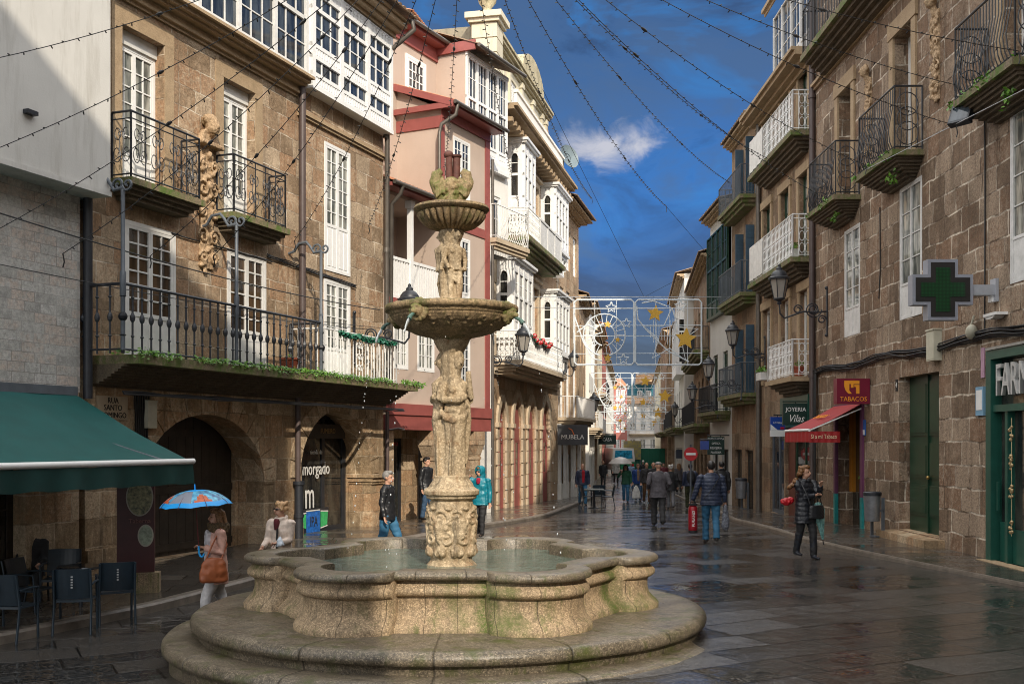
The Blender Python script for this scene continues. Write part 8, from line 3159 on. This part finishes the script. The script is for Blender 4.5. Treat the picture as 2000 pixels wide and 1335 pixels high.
x_, y_ = 7.95, 24.1
bin_('steel litter bin beside the green door step', (x_, y_, zr(x_, y_) + 0.08), R(-75))
x_, y_ = 8.1, 38.6
bin_('steel litter bin further along by the far shops', (x_, y_, zr(x_, y_) + 0.08), R(-75), 1.1)
# far cafe table and chairs in the street
FC = 41.5
for px, dy, rz, lab in ((1148, 0.2, 100, 'cafe chair on the left of the far table in the street'), (1168, 0.9, 185, 'cafe chair behind the far table in the street'), (1186, 0.0, -95, 'cafe chair on the right of the far table in the street')):
    chair(lab, gp2(px, FC + dy), R(rz), 'cafe chairs at the far table')
table('square grey cafe table standing in the street', gp2(1160, FC - 0.3), 0.36, True, simple('table_grey', (0.14, 0.16, 0.15), 0.3))


# ================================================================== lamps on wall brackets
LG = simple('lantern_glass', (0.30, 0.28, 0.25), 0.15, 0.1)


def lamp(label, fr, px, py, Lb, s_=1.0, u=None, z=None):
    """street lantern on a scrolled wall bracket; px,py = the lantern's centre"""
    uu, zz = fr.uv(px, py, Lb)
    t_ = fr.thing('street_lamp', label, 'street lamp', uu, 0.0, zz, 'street lamps on wall brackets')
    y0 = -Lb
    k = s_
    m = MB()
    m.rings([[(r * k * math.cos(2 * math.pi * (j + 0.5) / 6), y0 + r * k * math.sin(2 * math.pi * (j + 0.5) / 6), z * k) for j in range(6)] for r, z in ((0.14, -0.30), (0.25, 0.22))])
    m.build('lamp_glass', LG, t_)
    m = MB()
    for j in range(6):
        a_ = 2 * math.pi * (j + 0.5) / 6
        m.tube([(0.145 * k * math.cos(a_), y0 + 0.145 * k * math.sin(a_), -0.30 * k), (0.255 * k * math.cos(a_), y0 + 0.255 * k * math.sin(a_), 0.22 * k)], 0.014 * k, 5)
    m.lathe([(0.30 * k, 0.22 * k), (0.31 * k, 0.27 * k), (0.24 * k, 0.31 * k), (0.23 * k, 0.36 * k), (0.17 * k, 0.44 * k), (0.09 * k, 0.49 * k), (0.09 * k, 0.54 * k), (0.04 * k, 0.58 * k), (0.04 * k, 0.63 * k), (0.01, 0.66 * k)], 12, (0, y0, 0))
    m.lathe([(0.05 * k, -0.46 * k), (0.07 * k, -0.42 * k), (0.05 * k, -0.38 * k), (0.16 * k, -0.31 * k), (0.15 * k, -0.28 * k)], 12, (0, y0, 0))
    m.build('lantern_frame', IRON, t_, smooth=40)
    m = MB()
    zb = -0.75 * k
    m.tube([(0, y0, -0.44 * k), (0, y0 + 0.02, zb + 0.05), (0, y0 + 0.14 * k, zb - 0.08 * k), (0, y0 + 0.32 * k, zb - 0.02), (0, y0 * 0.5, zb + 0.10 * k), (0, y0 * 0.25, zb + 0.08 * k), (0, -0.03, zb + 0.1 * k)], 0.026 * k, 7)
    for (yy, zz_, r0, sg) in ((y0 * 0.62, zb + 0.16 * k, 0.13, 1), (y0 * 0.30, zb + 0.16 * k, 0.24, -1), (y0 * 0.3, zb + 0.16 * k, 0.15, -1), (y0 * 0.12, zb - 0.12 * k, 0.12, 1)):
        spiral(m, (0, yy, zz_), (0, 1, 0), r0 * k, 1.3, 0.020 * k, sg, shrink=0.6)
    m.box(-0.05 * k, 0.05 * k, -0.035, -0.003, zb - 0.55 * k, zb + 0.75 * k)
    for zz_ in (zb - 0.55 * k, zb + 0.75 * k):
        m.ball((0, -0.03, zz_), 0.05 * k, 8, 6)
    m.build('bracket', IRON, t_, smooth=40)
    return t_


lamp('large iron wall lantern beside the downpipe above the jeweller sign', B, 1522, 562, 1.30, 0.98)
lamp('iron wall lantern before the blue shutters', G, 1431, 658, 1.1, 0.86)
lamp('iron wall lantern beyond the blue shutters on the shaded side', FRR, 1384, 722, 1.0, 0.70)
lamp('small far iron wall lantern on the shaded side, below the white bay', FRR, 1352, 768, 1.0, 0.72)
lamp('farthest iron wall lantern visible on the shaded side', FRR, 1318, 802, 1.0, 0.8)
lamp('iron wall lantern on scrolls at the first white balcony', D, 1022, 668, 1.3, 0.95)
lamp('iron wall lantern beside the stone tower house', D, 1120, 705, 1.0, 0.8)
lamp('distant iron wall lantern at the white gallery house', FL, 1160, 790, 0.7)
lamp('iron wall lantern half hidden behind the large fountain bowl', A, 800, 605, 1.5, 0.95)

# ================================================================== no-entry and shop signs down the street
def proj_sign(name, label, fr, px, py, wd, ht, mat, off=0.15, words=None, lm=None, size=0.2):
    u, z = fr.uv(px, py, off + wd / 2)
    t_ = fr.thing(name, label, 'sign', u, 0, z)
    m = MB()
    sgn = 1 if fr in (B, E, G) or fr is FRR else -1
    m.box(-0.05, 0.05, -off - wd, -off, -ht / 2, ht / 2)
    b_ = m.build('board', mat, t_)
    m = MB()
    m.tube([(0, -off - wd, ht / 2 + 0.06), (0, 0, ht / 2 + 0.06)], 0.025, 6)
    m.tube([(0, -off - wd * 0.2, ht / 2 + 0.06), (0, -off - wd * 0.2, ht / 2)], 0.02, 6)
    m.tube([(0, -off - wd * 0.8, ht / 2 + 0.06), (0, -off - wd * 0.8, ht / 2)], 0.02, 6)
    m.build('arm', IRON, t_)
    if words:
        n = len(words)
        for i, w_ in enumerate(words):
            text(b_, w_, size, (0.054 * sgn, -off - wd / 2, ht * (0.5 - (i + 0.5) / n)), (R(90), 0, R(90 * sgn)), lm or WLET, sx=0.8)
    return t_


proj_sign('shop_sign', 'green projecting sign with white lines of lettering above the man in quilted jacket', G, 1398, 870, 0.66, 0.70, MATS['bottle_green'], 0.2, ('NUEVA MODA', 'OPTICA', 'RELOJERIA', 'PLATERIA'), size=0.12)
proj_sign('shop_sign', 'small square blue sign on a pole arm near the green lettered sign', FRR, 1376, 869, 0.32, 0.32, simple('sign_blue2', (0.02, 0.05, 0.25), 0.4), 0.5)
proj_sign('shop_sign', 'dark blue shop sign in the shaded far street', FRR, 1330, 886, 0.55, 0.5, simple('sign_dark_blue', (0.02, 0.03, 0.06), 0.4), 0.3)
proj_sign('shop_sign', 'dark green shop sign on the far sunny side', FL, 1186, 858, 1.3, 0.7, MATS['bottle_green'], 0.2, ('CASA',), size=0.35)
u, z = FRR.uv(1349, 886, 1.2)
ne = FRR.thing('no_entry_sign', 'round red no-entry sign in the shaded street', 'road sign', u, 1.2, 0)
P_ = FRR.P(u, 1.2, 0)
ne.location.z = zr(P_.x, P_.y)
m = MB()
zc0 = z - ne.location.z
m.tube([(0, 0, 0), (0, 0, zc0 + 0.35)], 0.035, 8)
m.build('pole', IRON_G, ne)
m = MB()
t0 = MB()
t0.lathe([(0.01, 0), (0.25, 0.0), (0.25, 0.02), (0.01, 0.02)], 28)
m.add([(0.06 - v[2] + 0.02, v[0], zc0 + v[1]) for v in t0.v], t0.f)
dsc = m.build('disc', simple('sign_red3', (0.45, 0.006, 0.012), 0.4), ne)
m = MB()
m.box(0.085, 0.095, -0.17, 0.17, zc0 - 0.04, zc0 + 0.04)
m.build('bar', WHITE, dsc)

# van and hoarding at the end of the street
vx, vy = (1218 - 1000) / F * 96, 96
vn = thing('delivery_van', 'white and green delivery van with blue lettering parked at the far end of the street', 'van', (vx, vy, gz(vx, vy)), R(5))
m = MB()
m.prism([(-0.98, 0.45), (0.98, 0.45), (1.0, 1.4), (0.9, 2.35), (-0.9, 2.35), (-1.0, 1.4)], 0.0, 4.6)
m.build('body', WHITE, vn)
m = MB()
m.prism([(-0.985, 0.5), (0.985, 0.5), (1.0, 1.15), (-1.0, 1.15)], -0.02, -0.002)
m.build('lower_panel', simple('van_green', (0.02, 0.22, 0.10), 0.4), vn)
m = MB()
m.prism([(-0.8, 1.45), (0.8, 1.45), (0.74, 2.15), (-0.74, 2.15)], -0.03, -0.002)
m.build('windscreen', simple('van_blue', (0.03, 0.30, 0.52), 0.2, 0.6, 4), vn)
for sx in (-0.8, 0.8):
    m = MB()
    t0 = MB()
    t0.lathe([(0.3, 0), (0.33, 0.05), (0.33, 0.2), (0.3, 0.22)], 18)
    m.add([(sx - 0.11 + v[2], 0.9 + v[0], 0.33 + v[1]) for v in t0.v], t0.f)
    m.build('wheel', IRON, vn)
    m = MB()
    m.box(sx - 0.12, sx + 0.12, -0.035, -0.021, 0.75, 0.98)
    m.build('headlight', simple('lamp_red', (0.5, 0.02, 0.02), 0.3), vn)
hx, hy = (1258 - 1000) / F * 100, 100
ho = thing('hoarding', 'green site hoarding with grey and yellow upper panel at the end of the street', 'hoarding', (hx, hy, gz(hx, hy)), 0)
m = MB()
m.box(-1.1, 2.0, 0, 0.1, 0, 2.3)
for k in range(7):
    m.box(-1.1 + k * 0.5, -1.04 + k * 0.5, -0.04, 0, 0, 2.3)
m.build('panel', simple('hoarding_green', (0.01, 0.13, 0.075), 0.5), ho)
m = MB()
m.box(-1.9, -0.3, -0.15, -0.05, 1.3, 3.0)
m.build('upper_panel', simple('hoarding_grey', (0.22, 0.22, 0.22), 0.5, 0.2, 3, c2=(0.42, 0.36, 0.08)), ho)
m = MB()
m.box(-1.95, -1.85, -0.15, -0.05, 0, 1.3)
m.box(-0.4, -0.3, -0.15, -0.05, 0, 1.3)
m.build('post', IRON_G, ho)

# ================================================================== christmas light frames over the street
WTUBE = simple('light_tube_white', (0.72, 0.78, 0.82), 0.4, 0.05)
GSTAR = simple('star_gold', (0.72, 0.42, 0.05), 0.5, 0.15, 30)


def star(c, r, inner=0.45, rot=0.0):
    return [(c[0] + (r if k % 2 == 0 else r * inner) * math.sin(rot + k * math.pi / 5), c[1] + (r if k % 2 == 0 else r * inner) * math.cos(rot + k * math.pi / 5)) for k in range(11)]


def light_frame(label, x0, x1, z0, z1, Y, full=True):
    t_ = thing('christmas_frame', label, 'christmas lights', (x0, Y, 0), 0, 'christmas light frames over the street')
    w_, h = x1 - x0, z1 - z0
    r = 0.026 if Y < 50 else 0.019 * Y / 60
    m = MB()
    def L(pts, rr=r):
        m.tube([(p[0] * w_, -0.0, z0 + p[1] * h) for p in pts], rr, 5)
    mid = 0.468
    for a, b in ((0.0, mid), (mid + 0.012, 1.0)):
        L([(a + 0.02, 0.0), (b - 0.02, 0.0), (b, 0.04), (b, 0.96), (b - 0.02, 1.0), (a + 0.02, 1.0), (a, 0.96), (a, 0.04), (a + 0.02, 0.0)], r * 1.3)
    for zz in (0.17, 0.44, 0.60, 0.86):
        L([(0.0, zz), (1.0, zz + 0.01)], r * 0.5)
    for xx in (0.16, 0.33, 0.64, 0.75, 0.89):
        L([(xx, 0.0), (xx, 1.0)], r * 0.45)
    # wreath with radiating rods
    asp = h / w_
    c = (0.235, 0.46)
    ro, ri = 0.165, 0.085
    for rr in (ro, ri):
        L([(c[0] + rr * math.cos(k / 28 * 2 * math.pi), c[1] + rr / asp * math.sin(k / 28 * 2 * math.pi)) for k in range(-6, 21)])
    for k in range(-5, 16):
        a_ = k / 22 * 2 * math.pi
        L([(c[0] + ri * 1.1 * math.cos(a_), c[1] + ri * 1.1 / asp * math.sin(a_)), (c[0] + ro * math.cos(a_), c[1] + ro / asp * math.sin(a_))], r * 0.6)
    L([(0.0, 0.75), (0.07, 0.35), (0.14, 0.1), (0.22, 0.06)])
    L([(0.02, 0.5), (0.10, 0.62), (0.16, 0.56), (0.2, 0.62), (0.22, 0.5), (0.16, 0.46)])
    for cc, rr in (((0.29, 0.88), 0.045), ((0.41, 0.64), 0.04), ((0.385, 0.09), 0.045), ((0.835, 0.90), 0.05)):
        L([(p[0], cc[1] + (p[1] - cc[1]) / asp) for p in star(cc, rr)])
    big = [(p[0], 0.44 + (p[1] - 0.44) / asp) for p in star((0.755, 0.44), 0.225, 0.42, 0.06)]
    L(big)
    for k in range(14):
        xx = 0.60 + 0.022 * k
        L([(xx, 0.42 - 0.12 * abs(math.sin(k * 0.7))), (xx, 0.62 + 0.1 * math.sin(k))], r * 0.45)
    L([(0.49, 0.9), (0.5, 0.7), (0.56, 0.55), (0.73, 0.22), (0.9, 0.05)])
    L([(0.53, 0.95), (0.62, 0.98), (0.73, 0.9)])
    m.build('tube_frame', WTUBE, t_)
    for cc, rr in (((0.635, 0.79), 0.068), ((0.875, 0.40), 0.088), ((0.26, 0.62), 0.03), ((0.34, 0.385), 0.024), ((0.26, 0.105), 0.034)):
        m = MB()
        pts = [(p[0] * w_, z0 + (cc[1] + (p[1] - cc[1]) / asp) * h) for p in star(cc, rr, 0.47, 0.1)[:10]]
        m.prism(pts, -0.07, 0.03)
        m.build('gold_star', GSTAR, t_)
    return t_


Y1 = 42.0
light_frame('nearest white christmas light frame with gold stars hung across the street', (1122 - 1000) / F * Y1, (1370 - 1000) / F * Y1, 5.15, 7.65, Y1)
Y2 = 66.0
light_frame('second white christmas light frame, lower and behind the nearest', (1160 - 1000) / F * Y2, (1318 - 1000) / F * Y2, 4.0, 6.35, Y2)
Y3 = 90.0
light_frame('third white christmas light frame further down the street', (1180 - 1000) / F * Y3, (1300 - 1000) / F * Y3, 3.7, 5.9, Y3)
Y4 = 116.0
light_frame('farthest white christmas light frame near the end of the street', (1195 - 1000) / F * Y4, (1292 - 1000) / F * Y4, 3.4, 5.4, Y4)
SWIRE = simple('steel_wire', (0.45, 0.47, 0.5), 0.4, metal=0.6)
def wire(a, b, sag, lab, r=0.007, mat=None):
    m = MB()
    m.tube([Vector(a).lerp(Vector(b), i / 16) + Vector((0, 0, -sag * 4 * (i / 16) * (1 - i / 16))) for i in range(17)], r, 5)
    tag(m.build('tension_wire', mat or CABLE), lab, 'wire', 'tension wires across the square and street')
wire((-0.2, Y1 - 0.3, 7.72), (8.5, Y1 - 0.5, 7.70), 0.0, 'thin steel wire along the top of the nearest christmas frame', 0.012, SWIRE)
wire((-0.2, Y1 - 0.3, 7.32), (8.5, Y1 - 0.5, 7.26), 0.0, 'thin steel wire just under the top of the nearest christmas frame', 0.012, SWIRE)
for (Yk, zk, xa, xb, lb) in ((Y2, 6.35, 3.6, 10.6, 'second'), (Y3, 5.9, 6.3, 13.3, 'third'), (Y4, 5.4, 9.2, 16.2, 'farthest')):
    wire((xa, Yk, zk), (xb, Yk, zk), 0.0, 'thin steel wire carrying the %s christmas frame' % lb, 0.015, SWIRE)

# ================================================================== strings of little lamps fanning out above the square
HUB = at(905, -235, 15.0)


def string(label, E3, sag=0.35, dense=0.19, r=0.0062):
    t_ = None
    a, b = HUB, Vector(E3)
    L = (b - a).length
    n = max(12, int(L / 0.35))
    def P(s_):
        return a.lerp(b, s_) + Vector((0, 0, -sag * 4 * s_ * (1 - s_)))
    m = MB()
    m.tube([P(i / n) for i in range(n + 1)], r, 5)
    k = int(L / dense)
    for i in range(1, k):
        p = P(i / k)
        d = (P(min(1, i / k + 0.01)) - P(i / k - 0.01)).normalized()
        sd = d.cross(Vector((0.2, 0.3, 1))).normalized() * (1 if i % 2 else -1)
        q_ = p + sd * rnd.uniform(0.03, 0.06) + Vector((0, 0, -0.012)) + d * rnd.uniform(-0.02, 0.02)
        m.tube([p, p.lerp(q_, 0.5), q_], [0.006, 0.010, 0.008], 5)
    for s_ in (0.62, 0.34):
        p = P(s_)
        m.tube([P(s_ - 0.006), p, P(s_ + 0.006)], [0.016, 0.026, 0.016], 6)
    m.tube([P(1.0), P(1.0) + Vector((0.02, 0, -0.12)), P(1.0) + Vector((0.0, 0, -0.2))], 0.01, 5)
    o = m.build('light_string', CABLE)
    return tag(o, label, 'light string', 'strings of unlit lamps fanning out over the square')


def onw(fr, px, py, w=0.3):
    u, z = fr.uv(px, py, w)
    return fr.P(u, w, z)


ends = [
    (onw(A, -60, 125, 0.8), 'light string crossing the top left corner over the white upper panel', 0.3),
    (onw(A, -60, 312, 0.9), 'light string slanting across the middle of the white upper panel', 0.3),
    (onw(A, -30, 462, 1.0), 'light string passing the lower edge of the white upper panel', 0.35),
    (onw(A, 123, 495, 1.2), 'light string ending beside the dark pipe left of the long balcony', 0.4),
    (onw(A, 293, 500, 1.0), 'light string ending before the left white balcony door', 0.45),
    (onw(A, 417, 500, 1.0), 'light string ending left of the second white balcony door', 0.45),
    (onw(A, 575, 470, 0.8), 'light string ending at the pipe between the stone houses', 0.45),
    (onw(A, 720, 440, 0.8), 'light string ending right of the narrow stone house window', 0.45),
    (onw(C, 869, 330, 0.6), 'light string falling behind the top of the fountain', 0.45),
    (onw(D, 1012, 392, 1.2), 'light string ending at the first upper bay window', 0.5),
    (at(1156, 388, 42), 'light string ending in the sky beside the pale stone roofs', 0.6),
    (at(1301, 403, 36), 'light string ending in the open sky left of the shaded roofs', 0.5),
    (onw(G, 1428, 358, 0.3), 'light string ending at the roof of the blue shuttered house', 0.5),
    (onw(E, 1500, 310, 0.8), 'light string ending at the topmost white lace balcony', 0.45),
    (onw(B, 1600, 380, 0.8), 'light string ending at the far iron balcony of the pharmacy house', 0.45),
    (onw(B, 1690, 322, 0.8), 'light string ending at the second iron balcony from the lane', 0.4),
    (onw(B, 1868, 246, 0.7), 'light string ending at the black floodlight', 0.35),
    (onw(B, 1866, 166, 0.7), 'light string ending at the foot of the corner balcony', 0.3),
    (onw(B, 1990, 100, 0.7), 'light string running into the corner balcony railing', 0.3),
]
for e, lab, sg in ends:
    string(lab, e, sg)
wire(onw(A, -20, 410, 0.6), onw(A, 742, 605, 0.4), 0.15, 'thick dark wire sloping across the white building and both stone houses', 0.012)
wire(onw(A, -20, 512, 0.6), onw(A, 742, 640, 0.4), 0.10, 'thin dark wire below the thick one on the left house fronts')
wire(onw(B, 1690, 332, 0.7), onw(B, 2010, 170, 0.7), 0.0, 'thin pale wire running past the floodlight on the pharmacy house', 0.007, SWIRE)
wire(at(1301, 403, 36), onw(G, 1392, 508, 0.3), 0.0, 'thin wire from the string end in open sky to the shaded roofs')
wire(at(1060, 175, 30), at(1258, 580, 42), 0.0, 'long thin wire from the cream attic down to the middle of the nearest frame')
wire(at(1258, 580, 42), onw(G, 1394, 508, 0.2), 0.0, 'thin wire from the nearest frame up to the shaded roofs')
